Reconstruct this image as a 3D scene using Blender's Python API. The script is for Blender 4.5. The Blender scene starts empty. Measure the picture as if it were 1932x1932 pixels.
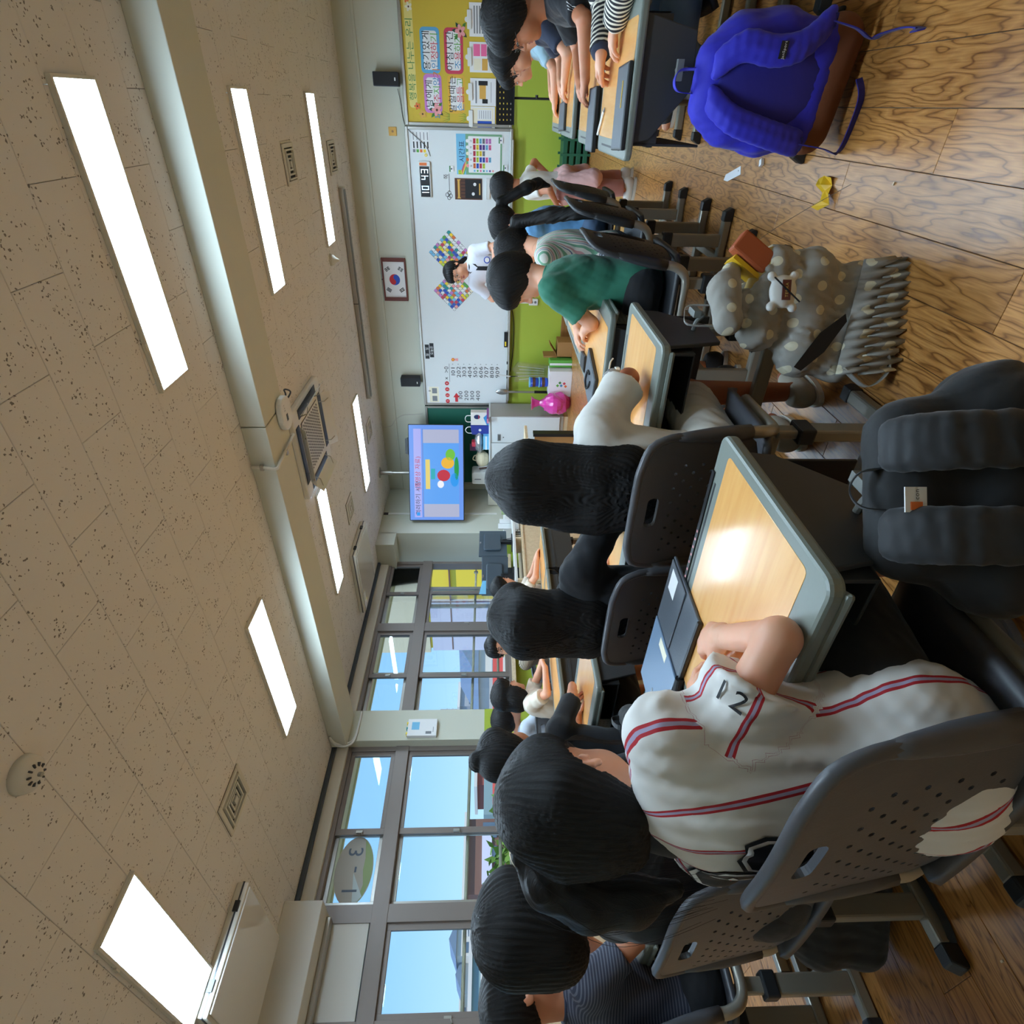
import bpy, bmesh, math, random
import numpy as np
from mathutils import Vector, Matrix
from mathutils.bvhtree import BVHTree
from mathutils.geometry import delaunay_2d_cdt
random.seed(7); rng = np.random.default_rng(7)
sc = bpy.context.scene
PI = math.pi
# ---------------------------------------------------------------- camera
CAM_H = 1.1
_yaw, _pitch, _roll = math.radians(35.563), math.radians(-2.1606), math.radians(0.0456)
_fw = Vector((-math.sin(_yaw)*math.cos(_pitch), math.cos(_yaw)*math.cos(_pitch), math.sin(_pitch)))
_rt = Vector((math.cos(_yaw), math.sin(_yaw), 0)); _up = _rt.cross(_fw)
_r = _rt*math.cos(_roll) + _up*math.sin(_roll); _u = -_rt*math.sin(_roll) + _up*math.cos(_roll)
cam = bpy.data.cameras.new('camera'); camo = bpy.data.objects.new('camera', cam); sc.collection.objects.link(camo)
# the photograph lies on its side: the room's up points to the picture's left
camo.matrix_world = Matrix(((-_u.x, _r.x, -_fw.x, 0), (-_u.y, _r.y, -_fw.y, 0), (-_u.z, _r.z, -_fw.z, CAM_H), (0, 0, 0, 1)))
cam.sensor_fit = 'HORIZONTAL'; cam.sensor_width = 36.0; cam.lens = 36.0*1073.635/1932.0
cam.clip_start = 0.05; cam.clip_end = 500
sc.camera = camo
# ---------------------------------------------------------------- world, sun, exposure
SKY_STRENGTH, SUN_STRENGTH, LED_STRENGTH = 1.25, 3.4, 38.0
sc.view_settings.view_transform = 'Standard'; sc.view_settings.look = 'None'
sc.view_settings.exposure = 0.08; sc.view_settings.gamma = 1.0; sc.view_settings.use_curve_mapping = False
sc.cycles.use_denoising = True
sc.cycles.max_bounces = 8; sc.cycles.diffuse_bounces = 5; sc.cycles.glossy_bounces = 4; sc.cycles.transmission_bounces = 6; sc.cycles.transparent_max_bounces = 8
sc.cycles.sample_clamp_indirect = 6.0; sc.cycles.caustics_reflective = False; sc.cycles.caustics_refractive = False
w = bpy.data.worlds.new('sky'); sc.world = w; w.use_nodes = True
nt = w.node_tree; nt.nodes.clear()
tc = nt.nodes.new('ShaderNodeTexCoord'); sx = nt.nodes.new('ShaderNodeSeparateXYZ'); cr = nt.nodes.new('ShaderNodeValToRGB')
bg = nt.nodes.new('ShaderNodeBackground'); ow = nt.nodes.new('ShaderNodeOutputWorld')
nt.links.new(tc.outputs['Generated'], sx.inputs[0]); nt.links.new(sx.outputs['Z'], cr.inputs[0])
e = cr.color_ramp.elements
e[0].position = 0.0; e[0].color = (0.46, 0.74, 0.96, 1); e[1].position = 0.75; e[1].color = (0.10, 0.27, 0.78, 1)
m_ = e.new(0.16); m_.color = (0.27, 0.56, 0.98, 1)
nt.links.new(cr.outputs[0], bg.inputs[0]); bg.inputs[1].default_value = SKY_STRENGTH; nt.links.new(bg.outputs[0], ow.inputs[0])
sl = bpy.data.lights.new('sun', 'SUN'); sl.energy = SUN_STRENGTH; sl.angle = math.radians(0.6); sl.color = (1.0, 0.95, 0.87)
so = bpy.data.objects.new('sun', sl); sc.collection.objects.link(so)
so.rotation_euler = (math.radians(38), 0, math.radians(58))
# ---------------------------------------------------------------- helpers
C = sc.collection
def lin(c):
    return tuple(((v/255.0)/12.92 if v <= 10.3 else ((v/255.0+0.055)/1.055)**2.4) for v in c)
M = {}
def nodemat(name):
    m = bpy.data.materials.new(name); m.use_nodes = True
    n = m.node_tree; b = n.nodes['Principled BSDF']; return m, n, b
def pm(name, rgb, rough=0.6, metal=0.0, bump=None, var=None, spec=0.5, sss=0.0, emit=0.0, sheen=0.0, coat=0.0, stretch=(1, 1, 1)):
    """plain procedural material: colour + optional noise variation (scale, amount) and bump (scale, strength)"""
    m, n, b = nodemat(name); c = lin(rgb)
    b.inputs['Base Color'].default_value = (*c, 1); b.inputs['Roughness'].default_value = rough; b.inputs['Metallic'].default_value = metal
    b.inputs['Specular IOR Level'].default_value = spec
    if sss: b.inputs['Subsurface Weight'].default_value = sss; b.inputs['Subsurface Radius'].default_value = (0.012, 0.005, 0.003); b.inputs['Subsurface Scale'].default_value = 0.6
    if sheen: b.inputs['Sheen Weight'].default_value = sheen
    if coat: b.inputs['Coat Weight'].default_value = coat; b.inputs['Coat Roughness'].default_value = 0.15
    if emit: b.inputs['Emission Color'].default_value = (*c, 1); b.inputs['Emission Strength'].default_value = emit
    if var or bump:
        g = n.nodes.new('ShaderNodeTexCoord'); mp = n.nodes.new('ShaderNodeMapping'); mp.inputs['Scale'].default_value = stretch
        n.links.new(g.outputs['Object'], mp.inputs[0])
    if var:
        t = n.nodes.new('ShaderNodeTexNoise'); t.inputs['Scale'].default_value = var[0]; t.inputs['Detail'].default_value = 4
        n.links.new(mp.outputs[0], t.inputs['Vector'])
        mx = n.nodes.new('ShaderNodeMix'); mx.data_type = 'RGBA'
        mx.inputs[6].default_value = (*[v*(1-var[1]) for v in c], 1); mx.inputs[7].default_value = (*[min(1, v*(1+var[1])) for v in c], 1)
        n.links.new(t.outputs['Fac'], mx.inputs[0]); n.links.new(mx.outputs[2], b.inputs['Base Color'])
    if bump:
        t2 = n.nodes.new('ShaderNodeTexNoise'); t2.inputs['Scale'].default_value = bump[0]; t2.inputs['Detail'].default_value = 3
        n.links.new(mp.outputs[0], t2.inputs['Vector'])
        bp = n.nodes.new('ShaderNodeBump'); bp.inputs['Strength'].default_value = bump[1]; bp.inputs['Distance'].default_value = 0.004
        n.links.new(t2.outputs['Fac'], bp.inputs['Height']); n.links.new(bp.outputs[0], b.inputs['Normal'])
    M[name] = m; return m
def rotz(a): return np.array([[math.cos(a), -math.sin(a), 0], [math.sin(a), math.cos(a), 0], [0, 0, 1.0]])
def V3(*a): return np.array(a, float)
def nrm(v): v = np.asarray(v, float); return v/max(1e-9, np.linalg.norm(v))
class MB:
    """collects shapes, then links them as one mesh object"""
    def __init__(s): s.v = []; s.f = []
    def add(s, vs, fs):
        o = len(s.v); s.v += [tuple(float(c) for c in p) for p in vs]; s.f += [tuple(i+o for i in f) for f in fs]; return s
    def box(s, x0, x1, y0, y1, z0, z1, R=None, t=None):
        vs = np.array([(x, y, z) for z in (z0, z1) for y in (y0, y1) for x in (x0, x1)], float)
        if R is not None: vs = vs @ np.asarray(R).T
        if t is not None: vs = vs + np.asarray(t)
        return s.add(vs, [(0, 2, 3, 1), (4, 5, 7, 6), (0, 1, 5, 4), (2, 6, 7, 3), (0, 4, 6, 2), (1, 3, 7, 5)])
    def prism(s, poly, h0, h1, fr=None):
        """poly in (a,b), extruded along c from h0 to h1; fr = (origin, A, B, Cc) frame"""
        n = len(poly)
        if fr is None: fr = (V3(0, 0, 0), V3(1, 0, 0), V3(0, 1, 0), V3(0, 0, 1))
        O, A, B, D = [np.asarray(q, float) for q in fr]
        vs = [O+A*a+B*b+D*h0 for a, b in poly]+[O+A*a+B*b+D*h1 for a, b in poly]
        return s.add(vs, [tuple(range(n-1, -1, -1)), tuple(range(n, 2*n))]+[(i, (i+1) % n, n+(i+1) % n, n+i) for i in range(n)])
    def poly(s, pts): return s.add(pts, [tuple(range(len(pts)))])
    def cyl(s, a, b, r, r2=None, n=14, caps=True): return s.tube([a, b], [r, r if r2 is None else r2], n, caps)
    def tube(s, pts, r, n=10, caps=True, sq=None, up=None):
        P = [np.asarray(p, float) for p in pts]; k = len(P)
        if not hasattr(r, '__len__'): r = [r]*k
        T = [nrm(P[min(i+1, k-1)]-P[max(i-1, 0)]) for i in range(k)]
        u = np.asarray(up, float) if up is not None else (V3(0, 0, 1) if abs(T[0][2]) < .9 else V3(1, 0, 0))
        vs = []
        for i in range(k):
            a = nrm(np.cross(T[i], u)); u2 = np.cross(a, T[i]); u = u2 if up is None else u
            for j in range(n):
                th = 2*PI*j/n+(PI/n if sq else 0); ca, sa = math.cos(th), math.sin(th)
                if sq: ca *= sq[0]; sa *= sq[1]
                vs.append(P[i]+(a*ca+u2*sa)*r[i])
        fs = [(i*n+j, i*n+(j+1) % n, (i+1)*n+(j+1) % n, (i+1)*n+j) for i in range(k-1) for j in range(n)]
        if caps: fs += [tuple(range(n-1, -1, -1)), tuple((k-1)*n+j for j in range(n))]
        return s.add(vs, fs)
    def lathe(s, prof, n=20, c=(0, 0, 0), R=None):
        c = np.asarray(c, float); vs = []
        for r, z in prof:
            for j in range(n):
                p = V3(r*math.cos(2*PI*j/n), r*math.sin(2*PI*j/n), z)
                vs.append(c+(p if R is None else np.asarray(R) @ p))
        k = len(prof)
        fs = [(i*n+j, i*n+(j+1) % n, (i+1)*n+(j+1) % n, (i+1)*n+j) for i in range(k-1) for j in range(n)]
        if prof[0][0] > 1e-5: fs.append(tuple(range(n-1, -1, -1)))
        if prof[-1][0] > 1e-5: fs.append(tuple((k-1)*n+j for j in range(n)))
        return s.add(vs, fs)
    def ball(s, c, r, n=10):
        rr = r if hasattr(r, '__len__') else (r, r, r); c = np.asarray(c, float)
        m = max(5, n//2+1); vs = []; 
        for i in range(m+1):
            ph = PI*i/m-PI/2
            for j in range(n): vs.append(c+V3(rr[0]*math.cos(ph)*math.cos(2*PI*j/n), rr[1]*math.cos(ph)*math.sin(2*PI*j/n), rr[2]*math.sin(ph)))
        return s.add(vs, [(i*n+j, i*n+(j+1) % n, (i+1)*n+(j+1) % n, (i+1)*n+j) for i in range(m) for j in range(n)])
    def grid(s, pts):
        """pts: rows of points"""
        a = len(pts); b = len(pts[0])
        return s.add([p for r in pts for p in r], [(i*b+j, i*b+j+1, (i+1)*b+j+1, (i+1)*b+j) for i in range(a-1) for j in range(b-1)])
    def build(s, name, m=None, parent=None, smooth=False, bevel=0, off=None, solid=0):
        me = bpy.data.meshes.new(name); v = np.array(s.v, float).reshape(-1, 3)
        if off is not None: v = v-np.asarray(off, float)
        me.from_pydata(v.tolist(), [], s.f); me.update()
        return link(name, me, m, parent, smooth, bevel, solid)
def link(name, me, m=None, parent=None, smooth=False, bevel=0, solid=0):
    o = bpy.data.objects.new(name, me); C.objects.link(o)
    if m: me.materials.append(M[m] if isinstance(m, str) else m)
    if smooth: me.shade_smooth()
    if parent: o.parent = parent
    if solid:
        q = o.modifiers.new('thick', 'SOLIDIFY'); q.thickness = solid; q.offset = 0
    if bevel:
        q = o.modifiers.new('edge', 'BEVEL'); q.width = bevel; q.segments = 2; q.limit_method = 'ANGLE'; q.angle_limit = math.radians(40)
    return o
def tag(o, label=None, cat=None, group=None, kind=None):
    if label: o['label'] = label
    if cat: o['category'] = cat
    if group: o['group'] = group
    if kind: o['kind'] = kind
    return o
def thing(name, label, cat, loc=(0, 0, 0), rz=0.0, group=None):
    o = bpy.data.objects.new(name, None); C.objects.link(o); o.location = loc; o.rotation_euler = (0, 0, rz)
    o.empty_display_size = 0.05
    return tag(o, label, cat, group)
def struct(o): o['kind'] = 'structure'; return o
def sempty(name, loc=(0, 0, 0)):
    o = bpy.data.objects.new(name, None); C.objects.link(o); o.location = loc; o.empty_display_size = .05; return struct(o)
def dup(root, loc=None, rz=None, label=None, group=None, parent=None):
    r = root.copy(); C.objects.link(r); r.parent = parent
    if loc is not None: r.location = loc
    if rz is not None: r.rotation_euler = (0, 0, rz)
    if label: r['label'] = label
    if group: r['group'] = group
    for ch in list(root.children): dup(ch, parent=r)
    return r
def spline(pts, n=6):
    P = [np.asarray(p, float) for p in pts]; out = []
    for i in range(len(P)-1):
        p0, p1, p2, p3 = P[max(i-1, 0)], P[i], P[i+1], P[min(i+2, len(P)-1)]
        for k in range(n):
            t = k/n; out.append(.5*((2*p1)+(-p0+p2)*t+(2*p0-5*p1+4*p2-p3)*t*t+(-p0+3*p1-3*p2+p3)*t**3))
    out.append(P[-1]); return out
def rrect(w, h, r, n=4, cx=0, cy=0):
    out = []
    for (sx_, sy_, a0) in ((1, 1, 0), (-1, 1, 90), (-1, -1, 180), (1, -1, 270)):
        for k in range(n+1):
            a = math.radians(a0+90*k/n); out.append((cx+sx_*(w/2-r)+r*math.cos(a), cy+sy_*(h/2-r)+r*math.sin(a)))
    return out
def ngon(r, n, cx=0, cy=0, a0=0, sx_=1, sy_=1): return [(cx+sx_*r*math.cos(a0+2*PI*i/n), cy+sy_*r*math.sin(a0+2*PI*i/n)) for i in range(n)]
def holed(outer, holes):
    """2-D plate with holes -> (verts2d, tris)"""
    vs = [Vector(p) for p in outer]; es = [(i, (i+1) % len(outer)) for i in range(len(outer))]
    for h in holes:
        o = len(vs); vs += [Vector(p) for p in h]; es += [(o+i, o+(i+1) % len(h)) for i in range(len(h))]
    v, e_, f, _, _, _ = delaunay_2d_cdt(vs, es, [], 0, 1e-6)
    P = np.array([(p.x, p.y) for p in v]); keep = []
    def inside(poly, c):
        r = False; j = len(poly)-1
        for i in range(len(poly)):
            if (poly[i][1] > c[1]) != (poly[j][1] > c[1]) and c[0] < (poly[j][0]-poly[i][0])*(c[1]-poly[i][1])/(poly[j][1]-poly[i][1])+poly[i][0]: r = not r
            j = i
        return r
    hb = [(min(p[0] for p in h), max(p[0] for p in h), min(p[1] for p in h), max(p[1] for p in h)) for h in holes]
    for t in f:
        c = P[list(t)].mean(0)
        if not inside(outer, c): continue
        if any(b[0] <= c[0] <= b[1] and b[2] <= c[1] <= b[3] and inside(h, c) for h, b in zip(holes, hb)): continue
        keep.append(tuple(t))
    return P, keep
GLYPH = {}
def load_glyphs(chars):
    """all characters are set once, one per line, and split into single glyphs"""
    chars = sorted(set(chars)-{' ', '\n'}); cu = bpy.data.curves.new('glyphs', 'FONT'); cu.body = '\n'.join(chars); cu.size = 1.0; cu.space_line = 3.0; cu.resolution_u = 3
    o = bpy.data.objects.new('glyphs', cu); me = bpy.data.meshes.new_from_object(o)
    co = np.empty(len(me.vertices)*3, np.float32); me.vertices.foreach_get('co', co); co = co.reshape(-1, 3)
    polys = [tuple(p.vertices) for p in me.polygons]; bpy.data.objects.remove(o); bpy.data.curves.remove(cu); bpy.data.meshes.remove(me)
    per = {}
    ys = -co[:, 1]; step = 3.0
    ln = np.round((ys+.35)/step).astype(int)
    for p in polys: per.setdefault(int(ln[p[0]]), []).append(p)
    for k, ch in enumerate(chars):
        fs = per.get(k, []); ids = sorted({i for f in fs for i in f}); mp_ = {a: b for b, a in enumerate(ids)}
        v = co[ids].copy() if ids else np.zeros((0, 3)); 
        if len(v): v[:, 1] += step*k
        adv = .95 if ord(ch) > 0x1100 else ((v[:, 0].max()+.09) if len(v) else .35)
        GLYPH[ch] = (v, [tuple(mp_[i] for i in f) for f in fs], adv)
load_glyphs('행복을나누는우리용기있게인정하아침시간조용남에피해주지않말할때손들고쪽월일오늘은표국어수학과사회음악체육미술영도덕화목금격려청동상자료격경0123456789BLTEROAH×>-()·KLWARBJanSportHeroescT~%,.')
def text_mesh(body, size=1.0, align='CENTER'):
    vs, fs, x = [], [], 0.0
    for ch in body:
        if ch == ' ': x += .32; continue
        if ch not in GLYPH: x += .5; continue
        v, f, adv = GLYPH[ch]; o = len(vs); vs += [(a+x, b, 0) for a, b, _ in v]; fs += [tuple(i+o for i in q) for q in f]; x += adv
    v = np.array(vs, float).reshape(-1, 3); v[:, 0] -= {'CENTER': x/2, 'LEFT': 0, 'RIGHT': x}[align]; v[:, 1] -= (.36 if any(ord(c) > 0x1100 for c in body) else .34)
    v *= size; me = bpy.data.meshes.new('lettering'); me.from_pydata(v.tolist(), [], fs); me.update(); return me
def lettering(body, size, m, parent, O, A, B, D, align='CENTER', name='lettering', lsp=1.0, shear=0.0, bold=0.0, wide=1.0):
    """text laid flat on a surface: O origin, A reading direction, B up, D outward normal"""
    me = text_mesh(body, size, align)
    n = len(me.vertices); co = np.empty(n*3, np.float32); me.vertices.foreach_get('co', co); co = co.reshape(-1, 3)
    co[:, 0] += shear*co[:, 1]
    out = np.asarray(O)+np.outer(co[:, 0]*wide, A)+np.outer(co[:, 1], B)+np.outer(co[:, 2], D)
    me.vertices.foreach_set('co', out.astype(np.float32).ravel()); me.update()
    return link(name, me, m, parent)
# ================================================================ materials for the setting
def mat_ceiling():
    m, n, b = nodemat('ceiling_tile'); N = n.nodes; L = n.links
    g = N.new('ShaderNodeNewGeometry'); ns = N.new('ShaderNodeTexNoise'); ns.inputs['Scale'].default_value = 70; ns.inputs['Detail'].default_value = 2
    L.new(g.outputs['Position'], ns.inputs['Vector'])
    vm = N.new('ShaderNodeVectorMath'); vm.operation = 'MULTIPLY_ADD'; vm.inputs[1].default_value = (.022, .022, .022)
    L.new(ns.outputs['Color'], vm.inputs[0]); L.new(g.outputs['Position'], vm.inputs[2])
    vo = N.new('ShaderNodeTexVoronoi'); vo.inputs['Scale'].default_value = 52; L.new(vm.outputs[0], vo.inputs['Vector'])
    ms = N.new('ShaderNodeTexNoise'); ms.inputs['Scale'].default_value = 11; ms.inputs['Detail'].default_value = 2; L.new(g.outputs['Position'], ms.inputs['Vector'])
    mr = N.new('ShaderNodeMapRange'); mr.inputs[1].default_value = .42; mr.inputs[2].default_value = .62; mr.inputs[3].default_value = .07; mr.inputs[4].default_value = .27
    L.new(ms.outputs['Fac'], mr.inputs[0])
    lt = N.new('ShaderNodeMath'); lt.operation = 'LESS_THAN'; L.new(vo.outputs['Distance'], lt.inputs[0]); L.new(mr.outputs[0], lt.inputs[1])
    mx = N.new('ShaderNodeMix'); mx.data_type = 'RGBA'; mx.inputs[6].default_value = (*lin((226, 224, 222)), 1); mx.inputs[7].default_value = (*lin((126, 122, 118)), 1)
    L.new(lt.outputs[0], mx.inputs[0]); L.new(mx.outputs[2], b.inputs['Base Color']); b.inputs['Roughness'].default_value = .9
    M['ceiling_tile'] = m
mat_ceiling()
def mat_floor():
    m, n, b = nodemat('floor_wood'); N = n.nodes; L = n.links
    g = N.new('ShaderNodeNewGeometry'); oi = N.new('ShaderNodeObjectInfo')
    mu = N.new('ShaderNodeVectorMath'); mu.operation = 'MULTIPLY_ADD'; mu.inputs[1].default_value = (3, 7, 5)
    cb = N.new('ShaderNodeCombineXYZ'); L.new(oi.outputs['Random'], cb.inputs[0]); L.new(oi.outputs['Random'], cb.inputs[1])
    L.new(cb.outputs[0], mu.inputs[0]); L.new(g.outputs['Position'], mu.inputs[2])
    mp = N.new('ShaderNodeMapping'); mp.inputs['Scale'].default_value = (1, .17, 1); L.new(mu.outputs[0], mp.inputs[0])
    n1 = N.new('ShaderNodeTexNoise'); n1.inputs['Scale'].default_value = 9; n1.inputs['Detail'].default_value = 3; n1.inputs['Roughness'].default_value = .5; L.new(mp.outputs[0], n1.inputs['Vector'])
    mm = N.new('ShaderNodeMath'); mm.operation = 'MULTIPLY'; mm.inputs[1].default_value = 16; L.new(n1.outputs['Fac'], mm.inputs[0])
    fr = N.new('ShaderNodeMath'); fr.operation = 'PINGPONG'; fr.inputs[1].default_value = .5; L.new(mm.outputs[0], fr.inputs[0])
    n2 = N.new('ShaderNodeTexNoise'); n2.inputs['Scale'].default_value = 1; n2.inputs['Detail'].default_value = 4
    mp2 = N.new('ShaderNodeMapping'); mp2.inputs['Scale'].default_value = (240, 9, 1); L.new(mu.outputs[0], mp2.inputs[0]); L.new(mp2.outputs[0], n2.inputs['Vector'])
    cr = N.new('ShaderNodeValToRGB'); e = cr.color_ramp.elements
    e[0].position = .0; e[0].color = (*lin((126, 80, 36)), 1); e[1].position = .5; e[1].color = (*lin((196, 140, 78)), 1)
    q = e.new(.12); q.color = (*lin((176, 120, 60)), 1)
    L.new(fr.outputs[0], cr.inputs[0])
    mx = N.new('ShaderNodeMix'); mx.data_type = 'RGBA'; mx.blend_type = 'MULTIPLY'; mx.inputs[0].default_value = .55
    c2 = N.new('ShaderNodeValToRGB'); c2.color_ramp.elements[0].position = .32; c2.color_ramp.elements[0].color = (.55, .45, .36, 1); c2.color_ramp.elements[1].position = .55; c2.color_ramp.elements[1].color = (1, 1, 1, 1)
    L.new(n2.outputs['Fac'], c2.inputs[0]); L.new(cr.outputs[0], mx.inputs[6]); L.new(c2.outputs[0], mx.inputs[7])
    hv = N.new('ShaderNodeHueSaturation'); mr = N.new('ShaderNodeMapRange'); mr.inputs[3].default_value = .88; mr.inputs[4].default_value = 1.1
    L.new(oi.outputs['Random'], mr.inputs[0]); L.new(mr.outputs[0], hv.inputs['Value']); L.new(mx.outputs[2], hv.inputs['Color'])
    L.new(hv.outputs[0], b.inputs['Base Color'])
    b.inputs['Roughness'].default_value = .3; b.inputs['Specular IOR Level'].default_value = .5
    bp = N.new('ShaderNodeBump'); bp.inputs['Strength'].default_value = .12; bp.inputs['Distance'].default_value = .002; L.new(n2.outputs['Fac'], bp.inputs['Height']); L.new(bp.outputs[0], b.inputs['Normal'])
    M['floor_wood'] = m
mat_floor()
def mat_wood(name, c1, c2, rough=.3, sc_=(2.2, 40, 40), coat=0):
    m, n, b = nodemat(name); N = n.nodes; L = n.links
    g = N.new('ShaderNodeTexCoord'); mp = N.new('ShaderNodeMapping'); mp.inputs['Scale'].default_value = sc_; L.new(g.outputs['Object'], mp.inputs[0])
    t = N.new('ShaderNodeTexNoise'); t.inputs['Scale'].default_value = 1; t.inputs['Detail'].default_value = 5; t.inputs['Distortion'].default_value = .3; L.new(mp.outputs[0], t.inputs['Vector'])
    cr = N.new('ShaderNodeValToRGB'); cr.color_ramp.elements[0].position = .3; cr.color_ramp.elements[0].color = (*lin(c1), 1); cr.color_ramp.elements[1].position = .7; cr.color_ramp.elements[1].color = (*lin(c2), 1)
    L.new(t.outputs['Fac'], cr.inputs[0]); L.new(cr.outputs[0], b.inputs['Base Color']); b.inputs['Roughness'].default_value = rough
    if coat: b.inputs['Coat Weight'].default_value = coat; b.inputs['Coat Roughness'].default_value = .12
    M[name] = m
mat_wood('desk_laminate', (232, 168, 96), (242, 184, 112), .26, (6, 60, 60), .3)
mat_wood('baseboard_wood', (134, 92, 44), (158, 112, 60), .45, (3, 3, 60))
mat_wood('cabinet_wood', (196, 172, 138), (212, 190, 158), .5, (3, 40, 3))
mat_wood('pale_wood', (214, 190, 152), (228, 206, 172), .5, (4, 30, 30))
def mat_glass():
    m = bpy.data.materials.new('window_glass'); m.use_nodes = True; n = m.node_tree; n.nodes.clear(); N = n.nodes
    o = N.new('ShaderNodeOutputMaterial'); t = N.new('ShaderNodeBsdfTransparent'); t.inputs[0].default_value = (.95, .975, .97, 1)
    gl = N.new('ShaderNodeBsdfGlossy'); gl.inputs['Roughness'].default_value = .02; fr = N.new('ShaderNodeFresnel'); fr.inputs[0].default_value = 1.35
    mx = N.new('ShaderNodeMixShader'); n.links.new(fr.outputs[0], mx.inputs[0]); n.links.new(t.outputs[0], mx.inputs[1]); n.links.new(gl.outputs[0], mx.inputs[2]); n.links.new(mx.outputs[0], o.inputs[0])
    M['window_glass'] = m
mat_glass()
pm('wall_paint', (205, 206, 190), .75, var=(2.5, .03), bump=(180, .12))
pm('wall_green', (168, 186, 62), .55, var=(3, .04))
pm('white_paint', (214, 212, 204), .6, var=(3, .02))
pm('beam_paint', (208, 209, 196), .7, var=(2, .03))
pm('ceiling_backing', (120, 116, 110), .9)
pm('frame_alu', (132, 122, 116), .42, .25, var=(4, .05))
pm('alu', (176, 172, 164), .35, .75)
pm('silver', (190, 190, 190), .25, .9)
pm('dark_rail', (66, 78, 92), .5)
pm('white_plastic', (228, 228, 224), .4)
pm('offwhite', (216, 212, 200), .5)
pm('black_plastic', (24, 25, 28), .4)
pm('black_matt', (18, 18, 20), .7)
pm('grey_plastic', (120, 122, 118), .45)
pm('dark_grey', (60, 61, 64), .5)
pm('paper', (236, 236, 236), .7)
pm('gloss_white', (222, 220, 212), .08, spec=.6)
pm('cable_white', (205, 203, 196), .5)
pm('red', (206, 44, 52), .5); pm('blue', (40, 84, 190), .5); pm('green', (40, 150, 70), .5); pm('ink', (24, 24, 28), .6)
def led_mat():
    m = bpy.data.materials.new('led_panel'); m.use_nodes = True; n = m.node_tree; n.nodes.clear()
    o = n.nodes.new('ShaderNodeOutputMaterial'); e_ = n.nodes.new('ShaderNodeEmission'); e_.inputs[0].default_value = (.60, .81, 1.0, 1); e_.inputs[1].default_value = LED_STRENGTH
    n.links.new(e_.outputs[0], o.inputs[0]); M['led_panel'] = m
led_mat()
XW, YF, ZC, XR, YB = -5.52, 7.82, 2.74, 2.6, -1.3
# ================================================================ floor of planks
def split_pieces(rects, score, limit=300):
    order = sorted(range(len(rects)), key=lambda i: -score(rects[i])); return [rects[i] for i in order[:limit]], [rects[i] for i in order[limit:]]
def px_area(cx, cy, cz, w_, l_):
    d = Vector((cx, cy, cz-CAM_H)); z = d.dot(_fw)
    if z < .15: return 0
    u, v = d.dot(_r)/z, d.dot(_u)/z
    if abs(u) > 1.1 or abs(v) > 1.1: return 0
    return w_*l_*abs(cz-CAM_H)/d.length**3
flo = struct(MB().box(XW-.1, XR+.1, YB-.1, YF+.1, -.12, -.008).build('floor', 'ceiling_backing'))
PW, PL = .1345, 1.2; x0 = -.116; rects = []
k0 = int(math.floor((XW-x0)/PW)); k1 = int(math.ceil((XR-x0)/PW))
for k in range(k0, k1):
    xa = x0+k*PW; row = -k-1; ys = 2.01+.4*row; ys -= math.ceil((ys-YB)/PL)*PL
    y = ys
    while y < YF:
        a, b_ = max(y, YB), min(y+PL, YF)
        if b_-a > .02: rects.append((xa, xa+PW, a, b_))
        y += PL
near, far = split_pieces(rects, lambda r: px_area((r[0]+r[1])/2, (r[2]+r[3])/2, 0, r[1]-r[0], r[3]-r[2]))
gap = .0009; pcache = {}
def plank_mesh(l):
    key = round(l, 3)
    if key not in pcache:
        h = l/2-gap; w2 = PW/2-gap; c_ = .0008
        v = [(-w2, -h, -.01), (w2, -h, -.01), (w2, h, -.01), (-w2, h, -.01), (-w2, -h, -c_), (w2, -h, -c_), (w2, h, -c_), (-w2, h, -c_), (-w2+c_, -h+c_, 0), (w2-c_, -h+c_, 0), (w2-c_, h-c_, 0), (-w2+c_, h-c_, 0)]
        me = bpy.data.meshes.new('plank'); me.from_pydata(v, [], [(8, 9, 10, 11)]+[(i, (i+1) % 4, 4+(i+1) % 4, 4+i) for i in range(4)]+[(4+i, 4+(i+1) % 4, 8+(i+1) % 4, 8+i) for i in range(4)]); me.materials.append(M['floor_wood']); pcache[key] = me
    return pcache[key]
for r in near:
    o = bpy.data.objects.new('plank', plank_mesh(r[3]-r[2])); C.objects.link(o); o.parent = flo; o.location = ((r[0]+r[1])/2, (r[2]+r[3])/2, 0)
mb = MB()
for r in far: mb.box(r[0]+gap, r[1]-gap, r[2]+gap, r[3]-gap, -.01, 0)
mb.build('planks', 'floor_wood', flo)['kind'] = 'stuff'
# ================================================================ ceiling of fissured tiles
cei = struct(MB().box(XW-.3, XR+.3, YB-.3, YF+.3, ZC+.012, ZC+.25).build('ceiling', 'ceiling_backing'))
TW, TL, ty0, tx0 = .585, .2945, .893, -.268; rects = []
lights_xy = [(-.57, y) for y in (1.06, 2.835, 4.605, 6.375)]+[(-3.505, y) for y in (1.06, 2.835)]+[(-3.52, 6.375), (-3.64, 4.6)]
r0, r1 = int(math.floor((YB-ty0)/TL)), int(math.ceil((YF-ty0)/TL))
for r in range(r0, r1):
    off = tx0+(0 if r % 2 else TW/2); c0 = int(math.floor((XW-off)/TW)); c1 = int(math.ceil((XR-off)/TW))
    for c in range(c0, c1):
        xa, xb = max(off+c*TW, XW), min(off+(c+1)*TW, XR); ya, yb = max(ty0+r*TL, YB), min(ty0+(r+1)*TL, YF)
        if yb-ya > .01 and xb-xa > .01: rects.append((xa, xb, ya, yb))
near, far = split_pieces(rects, lambda r: px_area((r[0]+r[1])/2, (r[2]+r[3])/2, ZC, r[1]-r[0], r[3]-r[2]))
tcache = {}
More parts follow.
